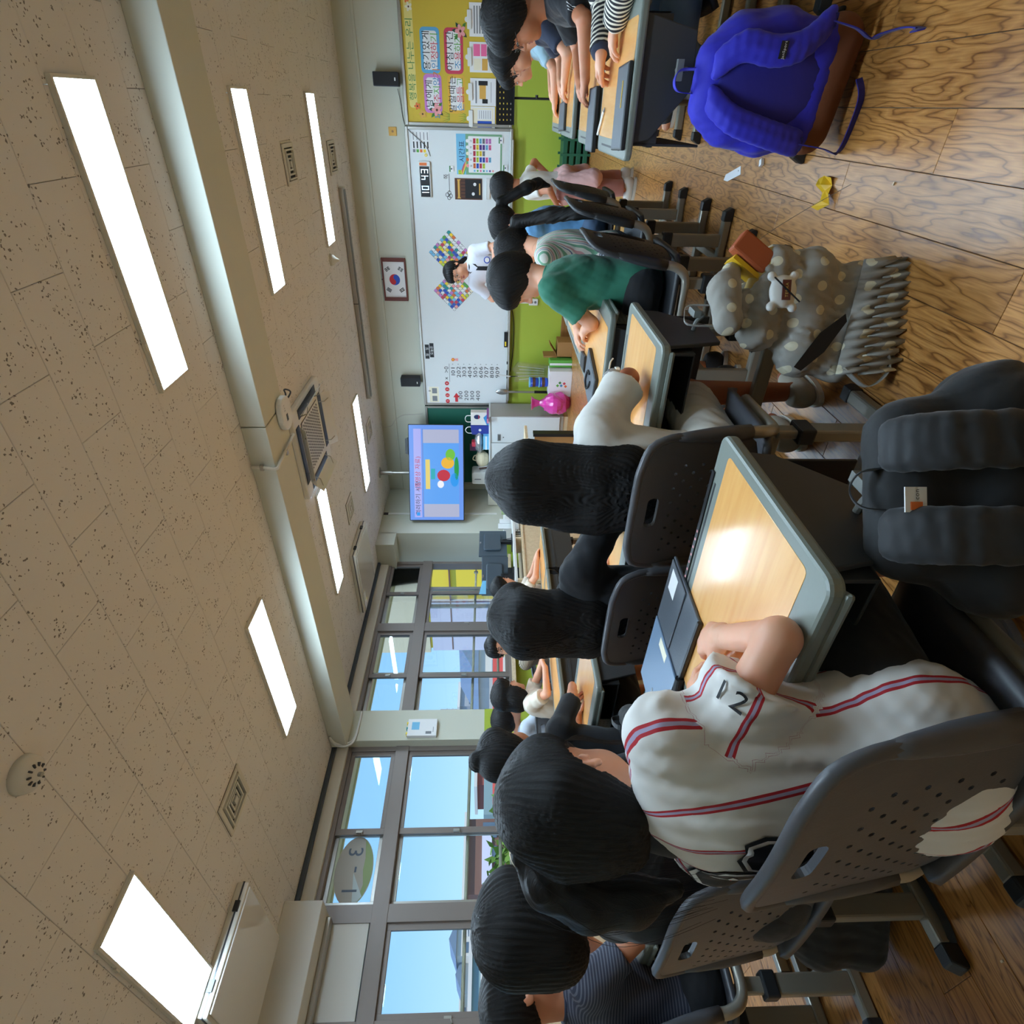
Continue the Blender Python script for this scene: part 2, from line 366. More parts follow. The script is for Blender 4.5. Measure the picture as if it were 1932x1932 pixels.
def tile_mesh(w_, l_):
    key = (round(w_, 3), round(l_, 3))
    if key not in tcache:
        g2 = .0011; a, b_ = w_/2-g2, l_/2-g2; c_ = .0018
        v = [(-a, -b_, .012), (a, -b_, .012), (a, b_, .012), (-a, b_, .012), (-a, -b_, c_), (a, -b_, c_), (a, b_, c_), (-a, b_, c_), (-a+c_, -b_+c_, 0), (a-c_, -b_+c_, 0), (a-c_, b_-c_, 0), (-a+c_, b_-c_, 0)]
        me = bpy.data.meshes.new('ceiling_tile'); me.from_pydata(v, [], [(11, 10, 9, 8)]+[(4+i, 4+(i+1) % 4, (i+1) % 4, i) for i in range(4)]+[(8+i, 8+(i+1) % 4, 4+(i+1) % 4, 4+i) for i in range(4)]); me.materials.append(M['ceiling_tile']); tcache[key] = me
    return tcache[key]
for r in near:
    o = bpy.data.objects.new('ceiling_tile', tile_mesh(r[1]-r[0], r[3]-r[2])); C.objects.link(o); o.parent = cei; o.location = ((r[0]+r[1])/2, (r[2]+r[3])/2, ZC)
mb = MB()
for r in far: mb.box(r[0]+.0011, r[1]-.0011, r[2]+.0011, r[3]-.0011, ZC, ZC+.012)
mb.build('ceiling_tiles', 'ceiling_tile', cei)['kind'] = 'stuff'
# ceiling beam boxed in with painted board, in two lengths with a joint
beam = sempty('trim_1', (-1.5, 3.6, ZC))
MB().box(-1.755, XR, 3.41, 3.79, 2.578, ZC).build('beam_board', 'beam_paint', beam, bevel=.004, off=(-1.5, 3.6, ZC))
MB().box(XW+.1, -1.765, 3.41, 3.79, 2.578, ZC).build('beam_board', 'beam_paint', beam, bevel=.004, off=(-1.5, 3.6, ZC))
# ================================================================ walls
wf = struct(MB().box(XW-.3, XR+.3, YF, YF+.2, 0, ZC+.02).build('wall_front', 'wall_paint'))
MB().box(-5.13, XR, YF-.006, YF+.001, .13, .86).build('lower_wall', 'wall_green', wf)
MB().box(-5.13, XR, YF-.016, YF+.001, 2.515, 2.545).build('picture_rail', 'wall_paint', wf, bevel=.004)
MB().box(-1.1, XR, YF-.022, YF-.002, 0, .135).build('baseboard_front', 'baseboard_wood', None, bevel=.004)
bpy.data.objects['baseboard_front']['kind'] = 'structure'
MB().box(-5.13, -1.104, YF-.022, YF-.002, 0, .135).build('baseboard_board', 'baseboard_wood', bpy.data.objects['baseboard_front'], bevel=.004)
struct(MB().box(XR, XR+.2, YB-.3, YF+.3, 0, ZC+.02).build('wall_right', 'wall_paint'))
struct(MB().box(XW-.3, XR+.3, YB-.2, YB, 0, ZC+.02).build('wall_back', 'wall_paint'))
wl = sempty('wall_left', (XW, 3.6, 0)); oL = (XW, 3.6, 0)
def wpart(name, m, *b, bevel=.004): return MB().box(*b).build(name, m, wl, bevel=bevel, off=oL)
wpart('sill_wall', 'wall_green', XW-.18, XW, YB, YF, 0, .80)
wpart('window_sill', 'pale_wood', XW-.1, XW+.14, YB, 6.47, .80, .845)
wpart('lintel', 'wall_paint', XW-.18, XW-.02, YB, YF, 2.585, ZC+.01)
wpart('pier', 'wall_paint', XW-.18, XW+.10, 3.48, 3.845, .86, ZC+.005)
wpart('pier_lower', 'wall_green', XW-.18, XW+.103, 3.478, 3.847, 0, 1.165)
wpart('pillar', 'wall_paint', XW-.3, -5.13, 6.64, YF, .86, ZC+.005)
wpart('pillar_lower', 'wall_green', XW-.3, -5.127, 6.638, YF, 0, .86)
wpart('pillar_soffit', 'wall_paint', XW-.2, -5.13, 6.37, 6.66, 2.475, ZC+.005)
wpart('conduit_trunking', 'white_plastic', -5.13, -5.115, 7.10, 7.135, 1.0, 2.7)
wpart('trunking_end', 'dark_grey', -5.13, -5.112, 7.095, 7.14, 2.66, 2.73)
wpart('curtain_rail', 'dark_rail', XW+.02, XW+.07, 3.85, 6.36, 2.70, 2.738)
wpart('curtain_rail', 'dark_rail', XW+.02, XW+.07, 1.95, 3.47, 2.70, 2.738)
wpart('blind_box', 'offwhite', XW-.02, XW+.03, 3.85, 6.36, 2.585, 2.70)
wpart('blind_box', 'offwhite', XW-.02, XW+.03, 1.95, 3.47, 2.585, 2.70)
wpart('duct_box', 'white_paint', XW-.02, -5.2, YB, 1.94, 2.435, ZC, bevel=.006)
wpart('duct_track', 'alu', XW-.02, XW+.10, YB, 1.9, 2.40, 2.435)
wpart('blank_panel', 'white_paint', XW-.06, XW-.015, YB, 1.90, 2.10, 2.44)
# ================================================================ windows: frame, sliding sashes, panes, latches
def window(idx, y0, y1, verts, upper, lower):
    """verts: fixed mullions (ya,yb); upper/lower: list of sashes (ya,yb,layer)"""
    w_ = sempty('window_%d' % idx, (XW, (y0+y1)/2, .85)); off = (XW, (y0+y1)/2, .85)
    xa, xb = XW-.13, XW-.01
    for nm, b_ in (('head', (xa, xb, y0, y1, 2.545, 2.59)), ('sill_frame', (xa, xb, y0, y1, .84, .875)), ('transom', (xa, xb+.012, y0, y1, 1.955, 2.09)), ('jamb', (xa, xb, y0, y0+.05, .86, 2.56)), ('jamb', (xa, xb, y1-.05, y1, .86, 2.56))):
        MB().box(*b_).build(nm, 'frame_alu', w_, bevel=.003, off=off)
    for a, b_ in verts: MB().box(xa, xb+.006, a, b_, .86, 2.56).build('mullion', 'frame_alu', w_, bevel=.003, off=off)
    for lst, z0, z1 in ((upper, 2.09, 2.545), (lower, .875, 1.955)):
        for a, b_, lay in lst:
            x = XW-.045 if lay == 0 else XW-.095; s = .055
            q = MB().box(x-.015, x+.015, a, a+s, z0, z1).box(x-.015, x+.015, b_-s, b_, z0, z1).box(x-.015, x+.015, a+s, b_-s, z1-s*.7, z1).box(x-.015, x+.015, a+s, b_-s, z0, z0+s*.8)
            so_ = q.build('sash', 'frame_alu' if lay == 0 else 'alu', w_, bevel=.002, off=off)
            MB().box(x-.003, x+.003, a+s, b_-s, z0+s*.8, z1-s*.7).build('pane', 'window_glass', so_, off=off)
            if lay == 0:
                zl = (z0+z1)/2
                MB().box(x+.015, x+.04, a+.005, a+.028, zl-.03, zl+.03).cyl((x+.03, a+.016, zl-.02), (x+.055, a-.02, zl-.035), .007, n=8).build('latch', 'alu', so_, bevel=.002, off=off)
    return w_
window(1, 3.845, 6.47, [(5.10, 5.235)], [(3.89, 4.50, 1), (4.39, 5.11, 0), (5.22, 5.90, 1), (5.79, 6.43, 0)], [(3.89, 4.50, 1), (4.39, 5.11, 0), (5.22, 5.86, 0), (5.60, 6.0, 1)])
window(2, -.62, 3.48, [(1.885, 2.02), (.50, .62), (1.22, 1.262)], [(2.01, 2.66, 1), (2.60, 3.44, 0)], [(2.01, 2.66, 1), (2.60, 3.44, 0), (1.25, 1.89, 0), (.61, 1.23, 0), (-.58, .51, 1)])
# oval room-number sticker on the upper pane
stk = thing('room_number_sticker', 'grey oval room number sticker reading 3-1 on upper window pane', 'sticker', (XW-.088, 2.32, 2.32))
pm('sticker_grey', (178, 176, 168), .6); pm('sticker_ink', (96, 110, 128), .6); pm('sticker_green', (150, 170, 120), .6); pm('sticker_pale', (190, 206, 208), .5)
fr_ = (V3(0, 0, 0), V3(0, 1, 0), V3(0, 0, 1), V3(1, 0, 0))
MB().prism(ngon(1, 40, sx_=.285, sy_=.168), 0, .002, fr_).build('oval', 'sticker_grey', stk)
MB().prism([(-.262, -.062), (-.22, -.105), (-.1, -.155), (.0, -.164), (.12, -.15), (.2, -.115), (.262, -.062), (.1, -.085), (0, -.08), (-.12, -.1)], .002, .003, fr_).build('hill', 'sticker_green', stk)
MB().prism([(-.02, .0), (-.21, -.105), (-.262, -.06), (-.272, -.03)], .003, .004, fr_).build('sail', 'sticker_pale', stk)
for s_, y_ in (('1', -.155), ('-', .0), ('3', .15)): lettering(s_, .19, 'sticker_ink', stk, (.005, y_, .01), (0, -1, 0), (0, 0, 1), (1, 0, 0))
# ================================================================ lamps and ceiling fittings
def led(x, y, label):
    t = thing('ceiling_light', label, 'ceiling light', (x, y, ZC), 0, 'flat LED ceiling panels')
    W2, L2 = .63, .15
    fr = MB()
    for b_ in ((-W2, W2, -L2, -L2+.014), (-W2, W2, L2-.014, L2), (-W2, -W2+.014, -L2+.014, L2-.014), (W2-.014, W2, -L2+.014, L2-.014)): fr.box(*b_, -.022, 0)
    fr.build('frame', 'offwhite', t, bevel=.002)
    MB().box(-W2+.014, W2-.014, -L2+.014, L2-.014, -.018, -.006).build('diffuser', 'led_panel', t)
    for sx_ in (-.4, .4): MB().box(sx_-.02, sx_+.02, -L2-.008, -L2, -.02, -.004).build('clip', 'offwhite', t)
    return t
for (x, y), lb in zip(lights_xy, ['nearest lit LED ceiling panel on the right, partly overhead', 'large lit LED panel right of the smoke detector, before the beam', 'lit LED panel just beyond the beam on the whiteboard side', 'lit LED panel nearest the flag wall, beside the ceiling track', 'largest lit LED panel, near the hung ventilation unit by the windows', 'lit LED panel between the square vent and the beam, window side', 'small far lit LED panel above the television', 'lit LED panel running out behind the cassette air conditioner']):
    led(x, y, lb)
def vent(x, y, w_, label):
    t = thing('ceiling_vent', label, 'vent', (x, y, ZC), 0, 'square ceiling air vents'); h = w_/2
    MB().box(-h, h, -h, h, -.004, 0).build('backing', 'black_matt', t)
    fr = MB()
    for b_ in ((-h, h, -h, -h+.03), (-h, h, h-.03, h), (-h, -h+.03, -h+.03, h-.03), (h-.03, h, -h+.03, h-.03)): fr.box(*b_, -.014, 0)
    fr.build('frame', 'offwhite', t, bevel=.003)
    for i, s in enumerate((.11, .078, .046)):
        s *= w_/.3; f2 = MB()
        for b_ in ((-s, s, -s, -s+.011), (-s, s, s-.011, s), (-s, -s+.011, -s+.011, s-.011), (s-.011, s, -s+.011, s-.011)): f2.box(*b_, -.022+.004*i, -.004)
        f2.build('louvre', 'offwhite', t)
    MB().box(-.02, .02, -.02, .02, -.02, -.004).build('boss', 'offwhite', t)
vent(-3.65, 1.94, .31, 'square louvred ceiling vent beside the largest light panel')
vent(-.43, 5.47, .29, 'square louvred ceiling vent beyond the beam on the right')
vent(-.48, 6.96, .3, 'small far ceiling vent near the flag wall')
vent(-3.86, 5.47, .28, 'ceiling vent between the air conditioner and the glossy panel')
vent(-3.6, 6.93, .28, 'far ceiling vent above the television pole')
# cassette air conditioner
ac = thing('air_conditioner', 'white ceiling cassette air conditioner with honeycomb grille', 'air conditioner', (-2.47, 4.62, ZC))
MB().prism(rrect(.84, .84, .05), -.045, 0).build('panel', 'white_plastic', ac, bevel=.01)
P_, T_ = holed(rrect(.50, .50, .02), [ngon(.0115, 6, x=0) if False else ngon(.0118, 6, -.22+.0295*i+(.0147 if j % 2 else 0), -.222+.0262*j) for i in range(16) for j in range(18) if -.22+.0295*i+(.0147 if j % 2 else 0) < .235])
g_ = MB(); g_.add([(p[0], p[1], -.052) for p in P_], [tuple(reversed(t)) for t in T_]); g_.build('grille', 'white_plastic', ac)
MB().box(-.25, .25, -.25, .25, -.047, -.044).build('grille_backing', 'dark_grey', ac)
pm('clear_plastic', (225, 228, 230), .15)
for k in range(4):
    R_ = rotz(k*PI/2)
    MB().box(-.27, .27, .30, .385, -.049, -.04, R=R_).build('air_slot', 'dark_grey', ac)
    b_ = MB().box(-.27, .27, -.002, .002, -.075, .03); vs = np.array(b_.v); tl = math.radians(50)
    Rx = np.array([[1, 0, 0], [0, math.cos(tl), -math.sin(tl)], [0, math.sin(tl), math.cos(tl)]]); vs = vs @ Rx.T+V3(0, .36, -.085); b_.v = [tuple(p) for p in vs @ R_.T]
    fl = b_.build('wind_deflector', 'clear_plastic', ac, bevel=.002)
    b2 = MB()
    for xx in (-.2, .2): b2.tube([R_ @ V3(xx, .3, -.05), R_ @ V3(xx, .32, -.1), R_ @ V3(xx, .42, -.12)], .004, 6)
    b2.build('deflector_bracket', 'alu', ac)
# hung ventilation units with glossy fronts
for (x, y, lb) in ((-4.6, 1.32, 'white hung ventilation unit between the largest light and window duct'), (-4.75, 5.46, 'glossy framed ceiling unit beside the far windows reflecting yellow')):
    t = thing('ventilation_unit', lb, 'ventilation unit', (x, y, ZC), 0, 'hung ceiling ventilation units')
    MB().box(-.46, .46, -.34, .34, -.075, 0).build('body', 'offwhite', t, bevel=.008)
    MB().box(-.44, .44, -.32, .32, -.085, -.075).build('front_panel', 'gloss_white', t, bevel=.004)
    MB().box(-.463, -.455, -.342, .342, -.05, -.04).box(-.46, .46, -.343, -.339, -.05, -.04).box(.455, .463, -.342, .342, -.05, -.04).build('seam_strip', 'dark_grey', t)
    for yy in (-.2, .2): MB().box(.46, .475, yy-.03, yy+.03, -.06, -.03).build('bracket', 'black_plastic', t)
    MB().box(-.3, -.18, -.30, -.24, -.0862, -.085).build('rating_label', 'paper', t)
# smoke detectors, wireless unit, conduit
t = thing('smoke_detector', 'round dome smoke detector on the speckled ceiling', 'smoke detector', (-1.95, 1.14, ZC))
MB().lathe([(.0, -.055), (.022, -.054), (.03, -.045), (.05, -.04), (.062, -.03), (.066, -.018), (.07, 0)], 24).build('dome', 'offwhite', t, smooth=True)
mbx = MB()
for k in range(10): a = 2*PI*k/10; mbx.box(-.003, .003, .026, .04, -.05, -.036, R=rotz(a))
mbx.build('sensor_slot', 'dark_grey', t); MB().cyl((0, 0, -.066), (0, 0, -.05), .008).build('lamp_tip', 'alu', t)
t = thing('smoke_detector', 'small conical detector at the end of the far light panel', 'smoke detector', (-1.33, 6.3, ZC)); MB().lathe([(.0, -.09), (.012, -.085), (.03, -.05), (.05, -.03), (.055, 0)], 20).build('cone', 'offwhite', t, smooth=True); MB().lathe([(.058, -.012), (.06, 0)], 20).build('base_ring', 'offwhite', t)
t = thing('speaker_cover', 'flat round ceiling cover beyond the beam', 'ceiling cover', (.02, 4.0, ZC)); MB().lathe([(.0, -.008), (.1, -.008), (.115, 0)], 28).build('disc', 'ceiling_tile', t); MB().lathe([(.112, -.005), (.118, -.005), (.122, 0)], 28).build('rim', 'offwhite', t)
t = thing('wireless_access_point', 'white wireless unit under the beam beside the air conditioner', 'access point', (-1.8, 3.72, 2.578)); MB().prism(rrect(.24, .2, .09, 6), -.045, 0).build('shell', 'white_plastic', t, bevel=.012)
MB().box(-.05, .0, -.03, .0, -.0465, -.045).build('indicator', 'dark_grey', t); MB().tube(spline([(.05, .09, -.02), (.1, .13, -.05), (.13, .1, -.02), (.06, .12, 0.0), (-.02, .06, .16)]), .006, 8).build('cable', 'dark_rail', t)
lettering('LTE', .03, 'grey_plastic', t, (.05, -.04, -.0462), (-1, 0, 0), (0, 1, 0), (0, 0, -1))
t = thing('conduit', 'pale cable conduit bent around the boxed beam', 'conduit', (-2.05, 3.4, 2.7)); MB().tube(spline([(0, -.012, .03), (-.0, -.014, -.05), (-.01, -.01, -.135), (.0, .08, -.14), (.02, .3, -.142), (.0, .46, -.12), (-.1, .62, -.03)]), .012, 8).build('pipe', 'offwhite', t, smooth=True)
for q in ((-.0, -.014, -.04), (-.0, .2, -.142)): MB().box(q[0]-.02, q[0]+.02, q[1]-.012, q[1]+.012, q[2]-.012, q[2]+.012).build('clamp', 'alu', t)
t = thing('conduit', 'twin white conduits running down the pier from the beam', 'conduit', (-5.40, 3.44, 2.7))
for d_ in (0, .03): MB().tube(spline([(.15+d_, -.04, .02), (.03+d_, -.035, -.02), (0.0, -.03+d_, -.12), (-.0, .05+d_, -.19), (-.01, .35+d_, -.20)]), .011, 8).build('pipe', 'white_plastic', t, smooth=True)
# long unlit board-light track
t = thing('ceiling_track', 'long grey lamp track on the ceiling before the front wall', 'light track', (-1.98, 7.1, ZC))
MB().box(-1.22, 1.22, -.045, .045, -.05, 0).build('housing', 'alu', t, bevel=.006); MB().box(-1.2, 1.2, -.03, .03, -.062, -.05).build('diffuser_strip', 'grey_plastic', t, bevel=.004)
for xx in (-1.225, 1.22): MB().box(xx, xx+.006, -.047, .047, -.055, 0).build('end_cap', 'offwhite', t)
MB().box(-.004, .004, -.048, .048, -.052, 0).build('joint', 'dark_grey', t)
# ================================================================ school desks and chairs
pm('rim_grey', (126, 132, 124), .38, var=(14, .07), bump=(60, .05)); pm('tray_dark', (58, 60, 62), .5, var=(9, .06)); pm('steel_grey', (152, 148, 136), .38, .45, var=(10, .04))
pm('tube_silver', (170, 166, 154), .33, .5); pm('cap_black', (34, 36, 39), .45); pm('drawer_grey', (142, 140, 126), .5)
pm('seat_plastic', (74, 75, 80), .42, bump=(300, .05)); pm('back_plastic', (82, 82, 86), .42, bump=(300, .06)); pm('black_seat', (44, 45, 48), .45, bump=(300, .06))
DW, DD, DZ = .61, .45, .64
def make_desk():
    t = thing('school_desk', 'school desk', 'desk')
    rim = MB().prism(rrect(DW, DD, .028, 5), DZ-.026, DZ).build('rim', 'rim_grey', t, bevel=.007)
    MB().prism([(-DW/2+.01, -DD/2-.006), (DW/2-.01, -DD/2-.006), (DW/2-.03, -DD/2+.04), (-DW/2+.03, -DD/2+.04)], DZ-.036, DZ-.02).build('front_lip', 'rim_grey', rim, bevel=.008)
    MB().prism(rrect(DW-.05, DD-.115, .012, 3, 0, .003), DZ-.004, DZ+.0008).build('table_top', 'desk_laminate', t, bevel=.0006)
    MB().box(-.2, .2, .193, .2, DZ-.001, DZ+.0004).build('pencil_groove', 'cap_black', rim)
    tr = MB().box(-.265, .265, -.17, .17, .528, .534).box(-.268, -.26, -.17, .175, .528, DZ-.026).box(.26, .268, -.17, .175, .528, DZ-.026)
    tr.build('storage_tray', 'tray_dark', t, bevel=.002)
    for sx_ in (-1, 1): MB().prism([(-.15, .45), (.0, .44), (.14, .56), (.15, DZ-.026), (-.19, DZ-.026)], -.006, .006, (V3(sx_*.284, .02, 0), V3(0, 1, 0), V3(0, 0, 1), V3(1, 0, 0))).build('side_bracket', 'tray_dark', t, bevel=.003)
    MB().box(-.27, .27, .172, .18, .38, DZ-.026).box(-.27, .27, .178, .184, .54, .56).build('front_panel', 'tray_dark', t, bevel=.003)
    P, T = holed(rrect(.27, .07, .012, 3), [rrect(.008, .0085, .001, 1, -.115+.0166*i, -.018+.018*j) for i in range(15) for j in range(3)])
    d = MB(); d.add([(p[0]-.12, -.176, .567+p[1]) for p in P], T); d.add([(p[0]-.12, -.172, .567+p[1]) for p in P], [tuple(reversed(q)) for q in T]); dr = d.build('drawer_front', 'drawer_grey', t)
    MB().box(-.25, .01, -.165, -.163, .533, .602).build('drawer_inside', 'black_matt', dr)
    for sx_ in (-1, 1):
        x = sx_*.272
        lg = MB().box(x-.016, x+.016, .0, .056, .038, .36).build('leg', 'steel_grey', t, bevel=.006)
        MB().cyl((x, .028, .34), (x, .028, DZ-.03), .0175).build('inner_tube', 'tube_silver', lg, smooth=False)
        MB().box(x-.023, x+.023, -.008, .064, .33, .378).build('collar', 'cap_black', lg, bevel=.006)
        MB().cyl((x+sx_*.014, .028, .31), (x+sx_*.018, .028, .31), .009).build('height_plug', 'dark_grey', lg)
        sk = MB().box(x-.02, x+.02, -.15, .17, .004, .042).build('skid', 'steel_grey', t, bevel=.007)
        for s2, a, b_ in ((-1, -.2, -.145), (1, .165, .22)): MB().prism([(a if s2 > 0 else b_, .0), (b_ if s2 > 0 else a+.0, .0), (b_ if s2 > 0 else a, .012), ((b_-.018) if s2 > 0 else a+.018, .044), (a if s2 > 0 else b_, .044)], -.0215, .0215, (V3(x, 0, 0), V3(0, 1, 0), V3(0, 0, 1), V3(1, 0, 0))).build('end_cap', 'cap_black', sk, bevel=.005)
    MB().box(-.26, .26, .014, .042, .20, .245).build('stretcher', 'steel_grey', t, bevel=.005)
    for sx_ in (-1, 1): MB().tube(spline([(sx_*.29, -.03, .50), (sx_*.315, -.03, .495), (sx_*.335, -.03, .48), (sx_*.345, -.03, .505)]), .007, 8).box(sx_*.3425-.0095, sx_*.3425+.0095, -.055, .0, .495, .515).build('bag_hook', 'grey_plastic', t, bevel=.004)
    return t
def make_chair(mat_seat, mat_back):
    t = thing('school_chair', 'school chair', 'chair')
    rows = []
    for i in range(13):
        y = -.17+.37*i/12; row = []
        for j in range(13):
            a = -1+2*j/12; hw = .19*(1-.10*max(0, (abs(i-6)/6))**6)
            z = .394+.010*abs(a)**3-.008*math.exp(-((y+.02)/.1)**2)*(1-a*a)-(.035*max(0, (y-.13)/.07)**2)+.012*max(0, (-.11-y)/.06)**2
            row.append((a*hw, y, z))
        rows.append(row)
    MB().grid(rows).build('seat', mat_seat, t, smooth=True, solid=.018)
    W_, H_ = .40, .262
    out = [(W_/2, 0), (W_/2, H_-.07)]+[(W_/2-.07+.07*math.cos(a), H_-.07+.07*math.sin(a)) for a in np.radians(range(15, 90, 15))]+[(W_/2-.07, H_), (.09, H_+.006), (0, H_+.008), (-.09, H_+.006), (-W_/2+.07, H_)]+[(-W_/2+.07+.07*math.cos(a), H_-.07+.07*math.sin(a)) for a in np.radians(range(105, 180, 15))]+[(-W_/2, H_-.07), (-W_/2, 0), (-W_/2+.025, -.03), (-W_/2+.07, -.045), (-.05, -.05), (.05, -.05), (W_/2-.07, -.045), (W_/2-.025, -.03)]
    holes = []
    for r in range(9):
        for c in range(7):
            x = -.135+.0405*c+(.02 if r % 2 else 0); z = -.015+.0235*r
            if abs(x) < .15 and not (abs(x) < .065 and z > H_-.085): holes.append(ngon(.0047, 6, x, z))
    holes.append(rrect(.088, .03, .012, 3, 0, H_-.042))
    # support points so that the plate can bend
    P, T = holed(out, holes)
    bm = bmesh.new(); vs = [bm.verts.new((p[0], 0, p[1])) for p in P]
    for q in T: bm.faces.new([vs[i] for i in q])
    bmesh.ops.subdivide_edges(bm, edges=[e_ for e_ in bm.edges if e_.calc_length() > .03], cuts=1); bmesh.ops.triangulate(bm, faces=bm.faces[:])
    for v in bm.verts:
        x, z = v.co.x, v.co.z; tz = z/H_
        v.co.y = -.165-.045*tz+.55*x*x; v.co.z = .468+z
    me = bpy.data.meshes.new('backrest'); bm.to_mesh(me); bm.free()
    br = link('backrest', me, mat_back, t, solid=.011)
    def bp(x, z): return (x, -.165-.045*(z/H_)+.55*x*x, .468+z)
    MB().tube([bp(p[0], p[1]) for p in spline([(W_/2, .09), (W_/2, .14), (W_/2, H_-.07), (W_/2-.02, H_-.02), (W_/2-.07, H_), (.09, H_+.006), (0, H_+.008), (-.09, H_+.006), (-W_/2+.07, H_), (-W_/2+.02, H_-.02), (-W_/2, H_-.07), (-W_/2, .14), (-W_/2, .09)], 3)], .0105, 8).build('edge_bead', mat_back, br, smooth=True)
    for sx_ in (-1, 1):
        MB().tube(spline([bp(sx_*W_/2, .06), bp(sx_*W_/2, .0), (sx_*.199, -.138, .43), (sx_*.192, -.118, .392), (sx_*.182, -.08, .372), (sx_*.175, .0, .368), (sx_*.17, .12, .366)]), .0165, 10).build('frame_tube', 'tube_silver', t, smooth=True)
        MB().tube([bp(sx_*W_/2, -.012), bp(sx_*W_/2, .04), bp(sx_*W_/2, .09), bp(sx_*W_/2, .15), bp(sx_*W_/2, .185)], [.0195, .0205, .019, .014, .009], 10).build('tube_sleeve', mat_back, br, smooth=True)
        x = sx_*.165
        lg = MB().box(x-.016, x+.016, -.1, -.046, .036, .30).box(x-.012, x+.012, -.094, -.052, .29, .36).build('leg', 'steel_grey', t, bevel=.006)
        MB().box(x-.022, x+.022, -.107, -.039, .262, .306).build('collar', 'cap_black', lg, bevel=.006)
        sk = MB().box(x-.02, x+.02, -.16, .16, .004, .04).build('skid', 'steel_grey', t, bevel=.007)
        for s2 in (-1, 1): MB().prism([(s2*.155, 0), (s2*.205, 0), (s2*.212, .012), (s2*.195, .042), (s2*.155, .042)], -.0215, .0215, (V3(x, 0, 0), V3(0, 1, 0), V3(0, 0, 1), V3(1, 0, 0))).build('end_cap', 'cap_black', sk, bevel=.005)
    MB().box(-.15, .15, -.012, .02, .006, .036).build('crossbar', 'steel_grey', t, bevel=.005)
    MB().box(-.16, .16, -.09, -.055, .345, .372).build('seat_beam', 'steel_grey', t, bevel=.004)
    return t
desk0 = make_desk(); chairG = make_chair('seat_plastic', 'back_plastic'); chairB = make_chair('black_seat', 'black_seat')
_first = {}
def place(proto, x, y, rz, label, group):
    key = proto.name
    if key not in _first: _first[key] = 1; o = proto; o.location = (x, y, 0); o.rotation_euler = (0, 0, rz); o['label'] = label; o['group'] = group; return o
    return dup(proto, (x, y, 0), rz, label, group)
DK = 'orange-topped school desks'
for x, y, rz, lb in [
    (-.82, .772, 0, 'orange-topped desk nearest the camera with a tablet across it'), (-1.455, .835, 0, 'desk left of the nearest desk, its corner behind the striped jersey'), (-2.29, .828, 0, 'desk under the arms of the child at the picture edge'),
    (-.82, 1.70, 0, 'desk with the grey dotted pencil case'), (-1.455, 1.70, 0, 'desk in front of the long-haired child in black'), (-2.34, 1.76, 0, 'desk with a bare forearm resting on it and a pen'),
    (-.865, 2.50, PI/2, 'desk of the child in the green shirt'), (-.865, 3.13, PI/2, 'desk beyond the green shirt, of the child in plaid'), (-.865, 3.76, PI/2, 'farthest middle desk, of the child in the blue shirt'),
    (.075, 2.60, PI/2, 'nearest right-hand desk with flat black tablet and pen'), (.075, 3.28, PI/2, 'second right-hand desk with black tablet case'), (.075, 4.19, PI/2, 'third right-hand desk with a small black tablet'), (.075, 4.85, PI/2, 'farthest right-hand desk before the green wall'),
    (-3.33, 2.62, -PI/2, 'desk on the window side of the child in white with a bob'), (-3.33, 3.25, -PI/2, 'desk on the window side of the boy facing the camera'), (-3.33, 3.88, -PI/2, 'desk on the window side nearest the teacher desk')]:
    place(desk0, x, y, rz, lb, DK)
CH = 'grey plastic school chairs'
for pr, x, y, rz, lb in [
    (chairG, -.79, .53, 0, 'grey perforated chair of the child in the striped jersey'), (chairG, -1.44, .63, .03, 'grey perforated chair of the child in the black tee'), (chairG, -2.25, .60, 0, 'chair of the child at the picture edge'),
    (chairG, -.845, 1.385, .0, 'grey perforated chair behind the long-haired child in white'), (chairG, -1.315, 1.425, .0, 'grey perforated chair of the long-haired child in black'), (chairG, -2.34, 1.44, 0, 'chair of the child hidden behind the ponytail'),
    (chairB, -.605, 2.40, PI/2, 'black-backed chair of the child in the green shirt'), (chairB, -.565, 3.03, PI/2, 'black-backed chair of the child in plaid with ponytail'), (chairB, -.56, 3.78, PI/2, 'black-backed chair of the child in the blue shirt'),
    (chairB, .47, 2.60, PI/2, 'chair of the child in the zebra sleeve'), (chairB, .47, 3.28, PI/2, 'chair of the child in the black tee with white print on the right'), (chairB, .47, 4.19, PI/2, 'chair of the child in the navy sleeve'), (chairB, .47, 4.85, PI/2, 'chair of the child in the pale blue shirt'),
    (chairG, -3.76, 2.62, -PI/2, 'chair of the child in white with a bob by the windows'), (chairG, -3.76, 3.25, -PI/2, 'chair of the boy facing the camera'), (chairG, -3.76, 3.88, -PI/2, 'chair of the child in white near the teacher desk'), (chairG, -4.3, 2.78, -.2, 'chair of the child seated behind the bob-haired child')]:
    place(pr, x, y, rz, lb, CH)
